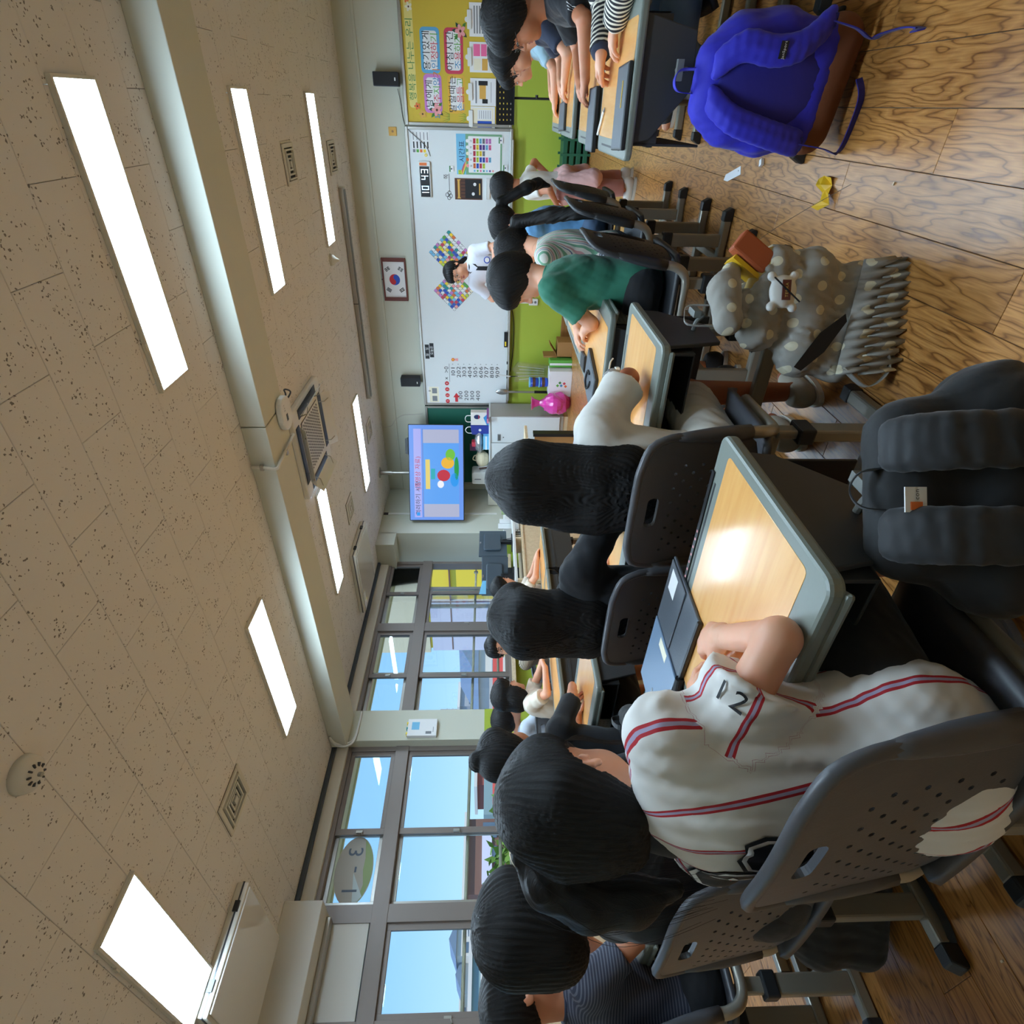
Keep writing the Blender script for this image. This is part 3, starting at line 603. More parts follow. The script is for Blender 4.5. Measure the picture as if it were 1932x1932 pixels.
# ================================================================ front wall: boards, notices, flag, clock, speakers
pm('board_white', (226, 230, 230), .22, spec=.4); pm('board_green', (14, 92, 74), .6); pm('board_yellow', (212, 182, 62), .7, var=(4, .04))
for nm, c in dict(card_blue=(96, 172, 214), card_red=(206, 66, 92), card_purple=(206, 130, 200), card_gold=(226, 176, 64), txt_blue=(58, 140, 190), txt_red=(208, 60, 80), txt_green=(96, 170, 70), txt_orange=(226, 120, 50), txt_dkgreen=(60, 130, 70), petal=(238, 160, 160), leaf=(70, 130, 50), leaf_dark=(30, 70, 50), orange=(232, 120, 60), cream=(240, 232, 206), pale_yellow=(232, 216, 130), teal=(40, 150, 150), pink=(240, 110, 160), sky=(120, 190, 226), violet=(96, 60, 150), lime=(200, 220, 70), brown=(92, 56, 40), gold=(220, 170, 80), grey_mid=(130, 132, 136), navy=(30, 44, 86), yellow=(246, 214, 50), maroon=(110, 58, 52)).items(): pm(nm, c, .6)
AX, BZ, DY = V3(1, 0, 0), V3(0, 0, 1), V3(0, -1, 0)
def fr(x, y, z): return (V3(x, y, z), AX, BZ, DY)
def plate(poly, h0, h1, name, m, parent, f, bevel=0): return MB().prism(poly, h0, h1, f).build(name, m, parent, bevel=bevel)
def board(name, label, x0, x1, z0, z1, surf, cat):
    t = thing(name, label, cat, ((x0+x1)/2, YF-.006, z0)); W2, H_ = (x1-x0)/2, z1-z0
    plate([(-W2, 0), (W2, 0), (W2, H_), (-W2, H_)], 0, .025, 'surface', surf, t, fr(0, 0, 0))
    for nm, p in (('top_frame', (-W2, W2, H_-.035, H_)), ('bottom_frame', (-W2, W2, 0, .03)), ('side_frame', (-W2, -W2+.03, .03, H_-.035)), ('side_frame', (W2-.03, W2, .03, H_-.035))):
        plate([(p[0], p[2]), (p[1], p[2]), (p[1], p[3]), (p[0], p[3])], 0, .045, nm, 'alu', t, fr(0, 0, 0), .005)
    return t
wb = board('whiteboard', 'long white magnetic whiteboard on the front wall', -3.62, -.215, .845, 2.075, 'board_white', 'whiteboard')
plate([(-1.6, -.01), (1.6, -.01), (1.6, .01), (-1.6, .01)], .02, .10, 'marker_tray', 'alu', wb, fr(0, 0, 0), .004)
gb = board('chalkboard', 'green chalkboard behind the television', -5.0, -3.64, .9, 2.07, 'board_green', 'chalkboard')
yb = board('bulletin_board', 'yellow class bulletin board with framed slogans', -.205, 2.2, .86, 2.06, 'board_yellow', 'bulletin board')
YS = YF-.006-.025     # board surface
# ---- bulletin board: everything on it lies on its face
def bpos(x, z): return fr(x, YS, z)
def notice(name, label, cat, x, z, group=None): return thing(name, label, cat, (x, YS-.0005, z), 0, group)
F0 = (V3(0, 0, 0), AX, BZ, DY)
hd = notice('banner', 'pale banner reading 행복을 나누는 우리 along the bulletin board top', 'banner', .43, 1.955)
plate(rrect(.95, .085, .03), 0, .001, 'strip', 'pale_yellow', hd, F0); lettering('행복을 나누는 우리', .085, 'txt_dkgreen', hd, V3(-.06, -.0015, 0), AX, BZ, DY, wide=1.0)
def card(x, z, w_, h_, border, l1, l2, cols, label):
    t = notice('slogan_card', label, 'slogan card', x, z, 'framed slogan cards')
    plate(rrect(w_, h_, .04), 0, .002, 'border', border, t, F0); plate(rrect(w_-.06, h_-.06, .025), .002, .003, 'face', 'paper', t, F0)
    lettering(l1, .088, 'ink', t, V3(0, -.0035, .042), AX, BZ, DY, bold=.001)
    n = len(l2); xs = np.linspace(-.5, .5, n)*.074*(n-1)
    for ch, xx, c_ in zip(l2, xs, cols): lettering(ch, .088, c_, t, V3(xx, -.0035, -.045), AX, BZ, DY, bold=.001)
card(.455, 1.745, .385, .205, 'card_blue', '용기있게', '인정하기', ['txt_blue', 'txt_red', 'txt_red', 'txt_green'], 'blue-framed slogan card reading 용기있게 인정하기')
card(.455, 1.495, .385, .2, 'card_red', '아침시간', '조용하게', ['txt_blue', 'txt_red', 'txt_green', 'txt_green'], 'red-framed slogan card reading 아침시간 조용하게')
card(.085, 1.735, .345, .195, 'card_purple', '남에게', '피해주지않기', ['txt_blue', 'txt_red', 'txt_red', 'txt_green', 'txt_blue', 'txt_orange'], 'purple-framed slogan card reading 남에게 피해주지 않기')
card(.085, 1.48, .345, .19, 'card_gold', '말할때는', '손을들고', ['txt_blue', 'txt_red', 'txt_red', 'txt_green'], 'gold-framed slogan card reading 말할때는 손을 들고')
def blossom(x, z, s, m, label, group, leaves=True):
    t = notice('paper_flower', label, 'paper flower', x, z, group)
    for k in range(5):
        a = 2*PI*k/5+.3; MB().prism(ngon(1, 10, sx_=s*.34, sy_=s*.26, cx=0, cy=0) if False else [(s*.42*math.cos(a)+s*.36*math.cos(b)*math.cos(a)-s*.24*math.sin(b)*math.sin(a), s*.42*math.sin(a)+s*.36*math.cos(b)*math.sin(a)+s*.24*math.sin(b)*math.cos(a)) for b in np.linspace(0, 2*PI, 11)[:-1]], .005+.001*k, .006+.001*k, F0).build('petal', m, t)
    MB().prism(ngon(s*.17, 10), .011, .013, F0).build('flower_centre', 'brown', t)
    if leaves:
        for a, l, mm in ((2.4, 1.3, 'leaf'), (-.7, 1.25, 'leaf'), (.6, 1.15, 'leaf_dark'), (-2.2, 1.1, 'leaf_dark'), (1.5, 1.2, 'leaf_dark')):
            d, q = np.array([math.cos(a), math.sin(a)]), np.array([-math.sin(a), math.cos(a)])
            MB().prism([tuple(d*s*l*t_+q*s*w2) for t_, w2 in ((.3, 0), (.65, .22), (1.0, .0), (.65, -.22))], .003, .005, F0).build('leaf', mm, t)
blossom(.62, 1.42, .075, 'petal', 'pink paper flower over the red-framed card corner', 'paper flowers on the bulletin board')
blossom(-.06, 1.70, .075, 'petal', 'pink paper flower over the purple-framed card corner', 'paper flowers on the bulletin board')
for x, z, s, m, lb in ((.80, 1.945, .05, 'cream', 'white paper daisy at the right end of the banner'), (.86, 1.965, .04, 'orange', 'orange paper daisy right of the white one'), (-.03, 1.915, .045, 'orange', 'orange paper daisy at the left end of the banner'), (-.10, 1.86, .055, 'gold', 'gold paper daisy at the board corner'), (.93, 1.85, .04, 'gold', 'small gold paper daisy at the far right of the bulletin board')): blossom(x, z, s, m, lb, 'paper daisies on the bulletin board', False)
for x, z, lb in ((-.12, 1.42, 'green paper grass tuft at the bulletin board edge, upper'), (-.12, 1.60, 'green paper grass tuft at the bulletin board edge, lower')):
    t = notice('paper_grass', lb, 'paper grass', x, z, 'paper grass tufts')
    for k in range(6): a = -.7+.28*k; MB().prism([(.0+.01*k-.03, -.04), (.006+.01*k-.03, -.04), (.01*k-.03+.06*math.sin(a), .05)], 0, .002, F0).build('blade', 'leaf' if k % 2 else 'txt_green', t)
def clipped(x, z, w_, h_, label, rows, m2):
    t = notice('clipped_notice', label, 'notice', x, z, 'notices held by white clips')
    plate([(-w_/2, -h_/2), (w_/2, -h_/2), (w_/2, h_/2), (-w_/2, h_/2)], .004, .006, 'sheet', 'paper', t, F0)
    for i_, (a, b_, c_, d_, mm) in enumerate(rows): plate([(a, c_), (b_, c_), (b_, d_), (a, d_)], .0062+.0004*i_, .0066+.0004*i_, 'print_block', mm, t, F0)
    cl = plate(rrect(.155, .045, .008), .005, .022, 'clip', 'white_plastic', t, (V3(0, 0, h_/2), AX, BZ, DY), .003); plate(ngon(.022, 14), .006, .012, 'clip_ear', 'white_plastic', cl, (V3(0, 0, h_/2+.026), AX, BZ, DY))
g3 = lambda k, c, m: [(-.1+.0*k, .1, .09-.032*i, .1-.032*i, m) for i in range(k)]
clipped(.715, 1.19, .27, .27, 'rightmost clipped notice with dense grey table', [(-.11, .11, .075-.028*i, .089-.028*i, 'grey_mid') for i in range(6)]+[(.02, .04, -.1, .02, 'ink')], None)
clipped(.41, 1.185, .255, .285, 'clipped notice with pink and cream boxes', [(-.11, -.01, .02, .1, 'cream'), (.01, .11, .03, .1, 'pink'), (-.11, -.01, -.05, .01, 'gold'), (.01, .11, -.04, .02, 'pink'), (-.11, .11, -.1, -.07, 'cream')], None)
clipped(.11, 1.185, .245, .28, 'clipped notice with a picture of two figures', [(-.06, .06, -.03, .04, 'gold'), (-.1, -.06, -.05, .01, 'ink'), (.06, .1, -.05, .05, 'ink'), (-.1, .1, .07, .085, 'grey_mid'), (-.09, .09, -.09, -.085, 'grey_mid')], None)
clipped(-.17+.04, 1.19, .225, .27, 'leftmost clipped notice with a blue column', [(-.1, .1, -.12, .12, 'cream'), (-.08, -.02, -.1, .06, 'blue'), (-.01, .085, -.1, .06, 'paper')]+[(.0, .075, .035-.024*i, .04-.024*i, 'grey_mid') for i in range(6)], None)
# ---- whiteboard contents
t = notice('digital_clock', 'white digital wall clock showing 10 43', 'clock', -.735, 1.875); W2, H2 = .185, .068
plate(rrect(.37, .136, .01), 0, .03, 'case', 'white_plastic', t, F0, .004); plate([(-.178, -.056), (.135, -.056), (.135, .056), (-.178, .056)], .03, .032, 'display', 'black_plastic', t, F0)
pm('led_digit', (200, 232, 255), .5, emit=3.0)
SEG = {'0': 'abcdef', '1': 'bc', '3': 'abgcd', '4': 'fgbc'}
def seg(ch, ox):
    w_, h_, k = .042, .082, .0085; mb = MB()
    S_ = dict(a=(0, w_, h_-k, h_), g=(0, w_, h_/2-k/2, h_/2+k/2), d=(0, w_, 0, k), f=(0, k, h_/2, h_), b=(w_-k, w_, h_/2, h_), e=(0, k, 0, h_/2), c=(w_-k, w_, 0, h_/2))
    for s_ in SEG[ch]: a, b_, c_, d_ = S_[s_]; mb.prism([(ox+a+.001, c_-.041+.001), (ox+b_-.001, c_-.041+.001), (ox+b_-.001, d_-.041-.001), (ox+a+.001, d_-.041-.001)], .032, .0335, F0)
    mb.build('digit', 'led_digit', t)
seg('1', -.168); seg('0', -.105); seg('4', .0); seg('3', .065)
plate([(.142, -.03), (.172, -.03), (.172, .055), (.142, .055)], .03, .0305, 'orange_mark', 'orange', t, F0)
t = notice('rules_sheet', 'printed list with coloured numbers at the whiteboard corner', 'sheet', -.36, 1.905); plate([(-.11, -.1), (.11, -.1), (.11, .1), (-.11, .1)], 0, .001, 'sheet', 'paper', t, F0)
for i, m in enumerate(['grey_mid', 'txt_green', 'orange', 'yellow', 'paper']):
    plate([(-.105, .062-.04*i), (-.075, .062-.04*i), (-.075, .092-.04*i), (-.105, .092-.04*i)], .001, .0015, 'number_box', m, t, F0); plate([(-.065, .07-.04*i), (.0, .07-.04*i), (.0, .085-.04*i), (-.065, .085-.04*i)], .001, .0015, 'text_line', 'ink', t, F0); plate([(.015, .074-.04*i), (.09, .074-.04*i), (.09, .082-.04*i), (.015, .082-.04*i)], .001, .0015, 'text_line', 'grey_mid', t, F0)
t = notice('round_magnet', 'small yellow round magnet under the printed list', 'magnet', -.49, 1.85); plate(ngon(.016, 14), 0, .008, 'disc', 'yellow', t, F0); plate(ngon(.006, 8), .008, .009, 'hub', 'white_plastic', t, F0)
# timetable
t = notice('timetable', 'class timetable headed 시간표 with coloured lesson tags', 'timetable', -.475, 1.235); W2, H2 = .2, .262
plate([(-W2, -H2), (W2, -H2), (W2, H2), (-W2, H2)], 0, .003, 'backing', 'txt_green', t, F0); pm('tt_green', (120, 168, 130), .6); t.children[0].data.materials[0] = M['tt_green']
plate([(-W2, .155), (W2, .155), (W2, H2), (-W2, H2)], .003, .004, 'sky_band', 'sky', t, F0); lettering('시간표', .075, 'navy', t, V3(.03, -.0045, .2), AX, BZ, DY)
for k, m in enumerate(('card_red', 'orange', 'yellow', 'txt_green')): plate([(-.2, .225-.012*k), (-.1, .185-.012*k), (-.06, .16-.005*k), (-.1, .175-.012*k), (-.2, .215-.012*k)], .0041, .0046, 'rainbow_stripe', m, t, F0)
plate(rrect(.36, .37, .01, cy=-.06), .003, .005, 'grid_sheet', 'paper', t, F0)
tags = {(0, 0): 'orange', (0, 1): 'blue', (0, 2): 'txt_red', (0, 3): 'lime', (1, 0): 'txt_red', (1, 1): 'lime', (1, 2): 'blue', (1, 3): 'blue', (1, 4): 'pink', (1, 5): 'sky', (2, 0): 'txt_red', (2, 1): 'lime', (2, 2): 'yellow', (2, 3): 'grey_mid', (3, 0): 'txt_red', (3, 1): 'yellow', (3, 2): 'violet', (3, 3): 'violet', (3, 4): 'sky', (3, 5): 'pink', (4, 0): 'txt_red', (4, 1): 'lime', (4, 2): 'sky', (4, 3): 'grey_mid', (4, 4): 'card_purple', (4, 5): 'card_purple'}
LES = ['국어', '수학', '과학', '사회', '음악', '체육', '미술', '영어', '도덕']
for (c_, r_), m in tags.items():
    x, z = -.11+.061*c_, .055-.036*r_; plate([(x-.025, z-.014), (x+.025, z-.014), (x+.025, z+.014), (x-.025, z+.014)], .005, .007, 'lesson_tag', m, t, F0)
    lettering('국어' if m == 'txt_red' else '수학' if m == 'lime' else '체육' if m == 'sky' else '음악' if m == 'pink' else '사회' if m == 'blue' else '미술' if m == 'violet' else '영어' if m == 'yellow' else '과학' if m == 'grey_mid' else '도덕', .024, 'ink', t, V3(x, -.0075, z), AX, BZ, DY)
for c_, ch in enumerate('월화수목금'): lettering(ch, .024, 'ink', t, V3(-.11+.061*c_, -.0055, .094), AX, BZ, DY)
for r_, m in enumerate(['sky', 'txt_green', 'pink', 'teal', 'sky', 'violet', 'petal']): plate(ngon(.011, 10, -.16, .055-.036*r_), .005, .006, 'period_dot', m, t, F0)
for k, m in enumerate(['petal', 'orange', 'cream', 'paper', 'paper']): plate(ngon(.018, 10, -.11+.061*k, .135), .005, .006, 'animal_sticker', m, t, F0)
t = notice('lesson_tag_spare', 'yellow spare lesson tag on the timetable corner', 'tag', -.66, 1.46); plate([(-.014, -.02), (.03, -.02), (.03, .02), (-.014, .02)], .005, .007, 'tag', 'lime', t, F0); lettering('수학', .024, 'ink', t, V3(.008, -.008, 0), AX, BZ, DY)
# dark poster with gold ribbon
t = notice('poster', 'dark wood-look poster with gold ribbon beside the timetable', 'poster', -.825, 1.365); plate([(-.112, -.163), (.112, -.163), (.112, .163), (-.112, .163)], 0, .002, 'sheet', 'brown', t, F0)
plate([(-.1, -.155), (.1, -.155), (.1, .04), (-.1, .04)], .002, .003, 'dark_panel', 'ink', t, F0); plate([(-.1, .09), (-.085, .105), (.085, .105), (.1, .09), (.1, .135), (.08, .128), (-.08, .128), (-.1, .135)], .002, .004, 'ribbon', 'gold', t, F0); plate(ngon(.018, 14, .05, -.075), .003, .004, 'dial', 'paper', t, F0); plate(ngon(.018, 14, -.05, -.055), .003, .004, 'dial', 'paper', t, F0); plate([(-.06, -.14), (.06, -.14), (.06, -.125), (-.06, -.125)], .003, .004, 'caption_bar', 'gold', t, F0)
for k in range(6): plate([(-.1+.036*k, .04), (-.094+.036*k, .04), (-.094+.036*k, .09), (-.1+.036*k, .09)], .002, .0026, 'wood_line', 'ink', t, F0)
t = notice('magnet_bar', 'pale magnetic bar below the dark poster', 'magnet bar', -.82, 1.13); plate([(-.11, -.018), (.11, -.018), (.11, .018), (-.11, .018)], 0, .018, 'bar', 'white_plastic', t, F0, .003); plate([(-.11, .02), (.11, .02), (.11, .026), (-.11, .026)], 0, .02, 'lip', 'white_plastic', t, F0)
for x, z, lb in ((-.62, 1.56, 'small green and white flag magnet above the timetable'), (-.33, .985, 'small green and white box magnet at the timetable foot'), (-.60, .93, 'small green-striped box near the whiteboard foot'), (-.68, .93, 'second small green-striped box near the whiteboard foot')):
    t = notice('small_magnet', lb, 'magnet', x, z, 'small green magnets'); plate([(-.03, -.025), (.03, -.025), (.03, .025), (-.03, .025)], 0, .012, 'card', 'paper', t, F0); plate([(-.03, .012), (.03, .012), (.03, .025), (-.03, .025)], .012, .014, 'green_edge', 'txt_dkgreen', t, F0); plate(ngon(.008, 8), .012, .014, 'dot', 'navy', t, F0)
t = notice('marker_writing', 'black marker word 쪽 on a line beside a small cloud doodle', 'writing', -.80, 1.60); lettering('쪽', .06, 'ink', t, V3(.1, -.001, .028), AX, BZ, DY); plate([(-.06, -.01), (.13, -.01), (.13, -.005), (-.06, -.005)], 0, .001, 'line', 'ink', t, F0)
for cx, cz in ((-.09, .02), (-.12, .0), (-.1, -.02), (-.07, -.005)):
    mb = MB(); mb.tube([(cx+.022*math.cos(a), -.001, cz+.02*math.sin(a)) for a in np.linspace(0, 2*PI, 13)], .0028, 5); mb.build('doodle_curve', 'ink', t)
# jigsaw displays
pal = ['sky', 'txt_green', 'petal', 'orange', 'blue', 'yellow', 'card_red', 'card_purple', 'teal', 'paper', 'paper', 'paper', 'cream', 'paper', 'lime']
def jig(x, z, n, label, seed):
    t = notice('jigsaw_display', label, 'jigsaw', x, z, 'coloured jigsaw displays'); rr = random.Random(seed); s = .37/n; ca, sa = math.cos(PI/4), math.sin(PI/4)
    for i in range(n):
        for j in range(n):
            cx, cy = (i-n/2+.5)*s, (j-n/2+.5)*s; k = s*.44; q = s*.16
            pts = [(-k, -k), (-q, -k), (-q*1.2, -k-q*rr.choice((-1, 1))), (q*1.2, -k-q*rr.choice((-1, 1))), (q, -k), (k, -k), (k, -q), (k+q, -q), (k+q, q), (k, q), (k, k), (q, k), (q, k-q), (-q, k-q), (-q, k), (-k, k), (-k, q), (-k+q, q), (-k+q, -q), (-k, -q)]
            pts = [(cx+a, cy+b_) for a, b_ in pts]
            plate([(a*ca-b_*sa, a*sa+b_*ca) for a, b_ in pts], .002, .004, 'jigsaw_piece', rr.choice(pal), t, F0)
    h = .37/2; plate([(ca*a-sa*b_, sa*a+ca*b_) for a, b_ in ((-h, -h), (h, -h), (h, h), (-h, h))], 0, .0015, 'backing', 'grey_mid', t, F0)
jig(-1.535, 1.62, 9, 'diamond jigsaw of coloured drawings right of the teacher', 3); jig(-2.0, 1.585, 9, 'diamond jigsaw of coloured drawings left of the teacher', 5)
# number table and magnets on the left
t = notice('number_table', 'handwritten columns of numbers 0 101 202 to 909 on the whiteboard', 'writing', -3.13, 1.38)
lettering('×  >0', .085, 'ink', t, V3(-.0, -.001, .35), AX, BZ, DY); plate([(-.13, .305), (.14, .305), (.14, .309), (-.13, .309)], 0, .0008, 'rule', 'ink', t, F0)
for k in range(9): lettering('%d0%d' % (k+1, k+1), .078, 'ink', t, V3(.02, -.001, .255-.079*k), AX, BZ, DY, wide=1.35); plate([(.13, .25-.079*k), (.136, .25-.079*k), (.136, .266-.079*k), (.13, .266-.079*k)], 0, .0008, 'tick', 'ink', t, F0)
t = notice('number_column', 'handwritten column 100 200 300 400 beside the red arrow', 'writing', -3.47, 1.42)
for k in range(4): lettering('%d00' % (k+1), .078, 'ink', t, V3(.0, -.001, .12-.085*k), AX, BZ, DY, wide=1.25)
t = notice('arrow_magnet', 'red arrow magnet by the numbers', 'magnet', -3.5, 1.60); plate([(-.07, -.02), (.0, -.02), (.0, -.045), (.07, .0), (.0, .045), (.0, .02), (-.07, .02)], 0, .004, 'arrow', 'red', t, F0); plate([(-.05, -.005), (.0, -.005), (.0, .005), (-.05, .005)], .004, .005, 'highlight', 'txt_red', t, F0)
for k in range(4):
    t = notice('number_magnet', ('leftmost', 'second from left', 'third from left', 'rightmost')[k]+' of the numbered round red magnets above the arrow', 'magnet', -3.56+.092*k, 1.73, 'numbered red magnets'); plate(ngon(.03, 18), 0, .004, 'disc', 'red', t, F0); lettering(str(k+1), .04, 'paper', t, V3(0, -.0045, 0), AX, BZ, DY)
t = notice('flower_magnet', 'pink and orange flower magnet on the whiteboard', 'magnet', -2.93, 1.63); plate(ngon(.024, 8), 0, .006, 'bloom', 'orange', t, F0); plate([(-.02, -.07), (.02, -.07), (.01, -.02), (-.01, -.02)], 0, .005, 'stem', 'petal', t, F0); plate(ngon(.01, 8), .006, .008, 'eye', 'yellow', t, F0)
for x, z, tx, lb in ((-2.82, 1.985, '월   일', 'black magnet strip reading 월 일'), (-2.80, 1.92, '오늘은', 'black magnet strip below the first')):
    t = notice('word_magnet', lb, 'magnet', x, z, 'black word magnets'); plate([(-.1, -.028), (.1, -.028), (.1, .028), (-.1, .028)], 0, .004, 'strip', 'ink', t, F0); lettering(tx, .045, 'paper', t, V3(0, -.0045, 0), AX, BZ, DY)
t = notice('wall_sheet', 'cream printed sheet headed B at the whiteboard left end', 'sheet', -3.46, 1.93); plate([(-.13, -.085), (.13, -.085), (.13, .085), (-.13, .085)], 0, .002, 'sheet', 'paper', t, F0); plate([(-.12, -.075), (.12, -.075), (.12, .06), (-.12, .06)], .002, .003, 'tint', 'cream', t, F0)
for a in (-.1, .02): plate([(a, -.05), (a+.08, -.05), (a+.08, .02), (a, .02)], .003, .004, 'picture_box', 'grey_mid', t, F0)
lettering('B', .045, 'ink', t, V3(.06, -.0035, .055), AX, BZ, DY)
t = notice('board_eraser', 'black eraser on the whiteboard ledge', 'eraser', -2.63, .885); plate([(-.1, -.02), (.1, -.02), (.1, .03), (-.1, .03)], .0, .05, 'felt', 'black_matt', t, F0, .004); plate([(-.08, .0), (-.02, .0), (-.02, .02), (-.08, .02)], .05, .052, 'mark', 'yellow', t, F0)
for k, (x, m) in enumerate(((-3.0, 'white_plastic'), (-3.12, 'ink'), (-1.95, 'ink'))):
    t = notice('marker_pen', ('white', 'black', 'short black')[k]+' marker pen on the whiteboard ledge', 'marker', x, .862, 'marker pens on the ledge'); MB().cyl((-.06, -.05, .006), (.03, -.05, .006), .007).build('barrel', m, t); MB().cyl((.03, -.05, .006), (.065, -.05, .006), .008).build('cap', 'ink', t)
# ---- wall fixtures
def wallthing(name, label, cat, x, z, group=None): return thing(name, label, cat, (x, YF, z), 0, group)
t = wallthing('framed_flag', 'framed South Korean flag hung above the whiteboard', 'flag', -1.875, 2.345); W2, H2 = .265, .155
t.rotation_euler = (0, 0, 0)
fm = MB()
for p in ((-W2, W2, -H2, -H2+.02), (-W2, W2, H2-.02, H2), (-W2, -W2+.045, -H2+.02, H2-.02), (W2-.045, W2, -H2+.02, H2-.02)): fm.prism([(p[0], p[2]), (p[1], p[2]), (p[1], p[3]), (p[0], p[3])], 0, .03, F0)
fm.build('frame', 'maroon', t, bevel=.004); plate([(-W2+.02, -H2+.015), (W2-.02, -H2+.015), (W2-.02, H2-.015), (-W2+.02, H2-.015)], 0, .012, 'cloth', 'paper', t, F0)
R_ = .068; a0 = math.atan2(2, 3)
up = [(R_*math.cos(a), R_*math.sin(a)) for a in np.linspace(-a0, PI-a0, 24)]+[(-R_/2*math.cos(a0)+R_/2*math.cos(a), R_/2*math.sin(a0)+R_/2*math.sin(a)) for a in np.linspace(PI-a0, 2*PI-a0, 12)][1:]+[(R_/2*math.cos(a0)+R_/2*math.cos(a), -R_/2*math.sin(a0)+R_/2*math.sin(a)) for a in np.linspace(PI-a0, -a0, 12)][1:-1]
plate(ngon(R_, 40), .012, .0135, 'blue_half', 'blue', t, F0)
tr_ = holed(up, []); mb = MB(); mb.add([(p[0], -.0142, p[1]) for p in tr_[0]], tr_[1]); mb.build('red_half', 'red', t)
def trigram(cx, cz, ang, bars):
    ca, sa = math.cos(ang), math.sin(ang)
    for k, full in enumerate(bars):
        d = (k-1)*.0155
        for a, b_ in (((-.031, .031),) if full else ((-.031, -.004), (.004, .031))):
            pts = [(a, d-.005), (b_, d-.005), (b_, d+.005), (a, d+.005)]; plate([(cx+x*ca-y*sa, cz+x*sa+y*ca) for x, y in pts], .012, .0135, 'trigram_bar', 'ink', t, F0)
dx, dz = .128, .084
for cx, cz, bars in ((-dx, dz, (1, 1, 1)), (dx, dz, (0, 1, 0)), (-dx, -dz, (1, 0, 1)), (dx, -dz, (0, 0, 0))): trigram(cx, cz, math.atan2(cz, cx)+PI/2, bars)
MB().prism([(-.012, H2), (.012, H2), (0, H2+.02)], 0, .01, F0).build('hanger', 'dark_grey', t)
pm('speaker_navy', (36, 40, 56), .6)
for x, z, lb in ((.2, 2.225, 'black wall loudspeaker above the yellow bulletin board'), (-3.23, 2.24, 'black wall loudspeaker above the whiteboard left end')):
    t = wallthing('loudspeaker', lb, 'loudspeaker', x, z, 'wall loudspeakers'); plate(rrect(.125, .27, .008), .02, .15, 'cabinet', 'speaker_navy', t, F0, .006); plate(rrect(.11, .25, .006), .15, .156, 'grille', 'black_matt', t, F0); plate(rrect(.03, .012, .003, cy=-.1), .156, .158, 'badge', 'white_plastic', t, F0); plate(rrect(.05, .05, .005), 0, .02, 'bracket', 'black_plastic', t, F0)
t = wallthing('wall_socket_plate', 'small wooden wall plate beside the loudspeaker', 'wall plate', -.27, 2.215); plate(rrect(.085, .09, .004), 0, .012, 'plate', 'gold', t, F0, .003); plate(ngon(.012, 12), .012, .014, 'hole', 'ink', t, F0); t.children[0].data.materials[0] = M['baseboard_wood']
t = wallthing('speaker_cable', 'thin dark cable hanging from the loudspeaker to the board', 'cable', .12, 2.1); MB().tube(spline([(.0, -.03, .02), (-.12, -.012, -.0), (-.3, -.012, -.02), (-.38, -.04, -.08), (-.52, -.04, -.25), (-.62, -.04, -.3)]), .003, 6).build('wire', 'dark_grey', t)
t = wallthing('wall_cable', 'pale cable looping down the wall beside the television', 'cable', -3.9, 2.5); MB().tube(spline([(-.1, -.02, .22), (-.08, -.02, .1), (.02, -.02, .03), (.1, -.02, -.1), (.11, -.02, -.3), (.13, -.02, -.38)]), .004, 6).build('wire', 'cable_white', t)
t = wallthing('power_outlet', 'white double socket with vertical trunking under the whiteboard', 'socket', -2.13, .58); plate(rrect(.085, .12, .01), 0, .03, 'socket_plate', 'white_plastic', t, (V3(0, 0, -.05), AX, BZ, DY), .004); plate([(-.02, .0), (.02, .0), (.02, .22), (-.02, .22)], 0, .02, 'trunking', 'white_plastic', t, F0, .002); plate(rrect(.1, .06, .006), 0, .035, 'junction', 'white_plastic', t, (V3(0, 0, .24), AX, BZ, DY), .004)
for dz_ in (-.075, -.03): plate(ngon(.017, 14, 0, dz_), .03, .032, 'outlet', 'grey_mid', t, F0); plate(ngon(.004, 6, -.007, dz_), .032, .033, 'pin_hole', 'ink', t, F0); plate(ngon(.004, 6, .007, dz_), .032, .033, 'pin_hole', 'ink', t, F0)
t = wallthing('ledge_cable', 'black cable sagging under the whiteboard ledge', 'cable', -2.5, .82); MB().tube(spline([(.35, -.03, .02), (.2, -.03, -.02), (0, -.03, -.035), (-.3, -.03, -.03), (-.6, -.03, .0)]), .006, 6).build('wire', 'black_matt', t)
# ================================================================ television on ceiling pole
ax = nrm(V3(1.25, .62, 0)); dn = V3(ax[1], -ax[0], 0); tvc = V3(-4.43, 7.18, 1.49)
tv = thing('television', 'large flat television hung from the ceiling pole, lit blue slide', 'television', tuple(tvc))
TF = (V3(0, 0, 0), ax, BZ, dn)
def emat(name, rgb, s=.95):
    m, n, b = nodemat(name); c = lin(rgb); b.inputs['Base Color'].default_value = (0, 0, 0, 1); b.inputs['Emission Color'].default_value = (*c, 1); b.inputs['Emission Strength'].default_value = s; b.inputs['Roughness'].default_value = .3; M[name] = m
for nm, c in dict(scr_blue=(104, 150, 236), scr_lav=(168, 172, 238), scr_grey=(172, 178, 206), scr_pic=(92, 160, 240), scr_ink=(40, 40, 70), scr_red=(190, 40, 60), scr_yel=(226, 206, 110), scr_teal=(40, 170, 180), scr_green=(110, 190, 60), scr_orange=(236, 180, 50), scr_dgreen=(30, 150, 70), scr_lblue=(40, 150, 236), scr_line=(90, 96, 150), scr_white=(236, 240, 250)).items(): emat(nm, c)
def tp(x0, x1, z0, z1, h, m, name, parent): return plate([(x0, z0), (x1, z0), (x1, z1), (x0, z1)], h, h+.0008, name, m, parent, TF)
plate(rrect(1.42, .81, .01, cy=.405), -.05, .0, 'case', 'black_plastic', tv, TF, .006)
scr = tp(-.70, .70, .012, .80, .0005, 'scr_blue', 'screen', tv)
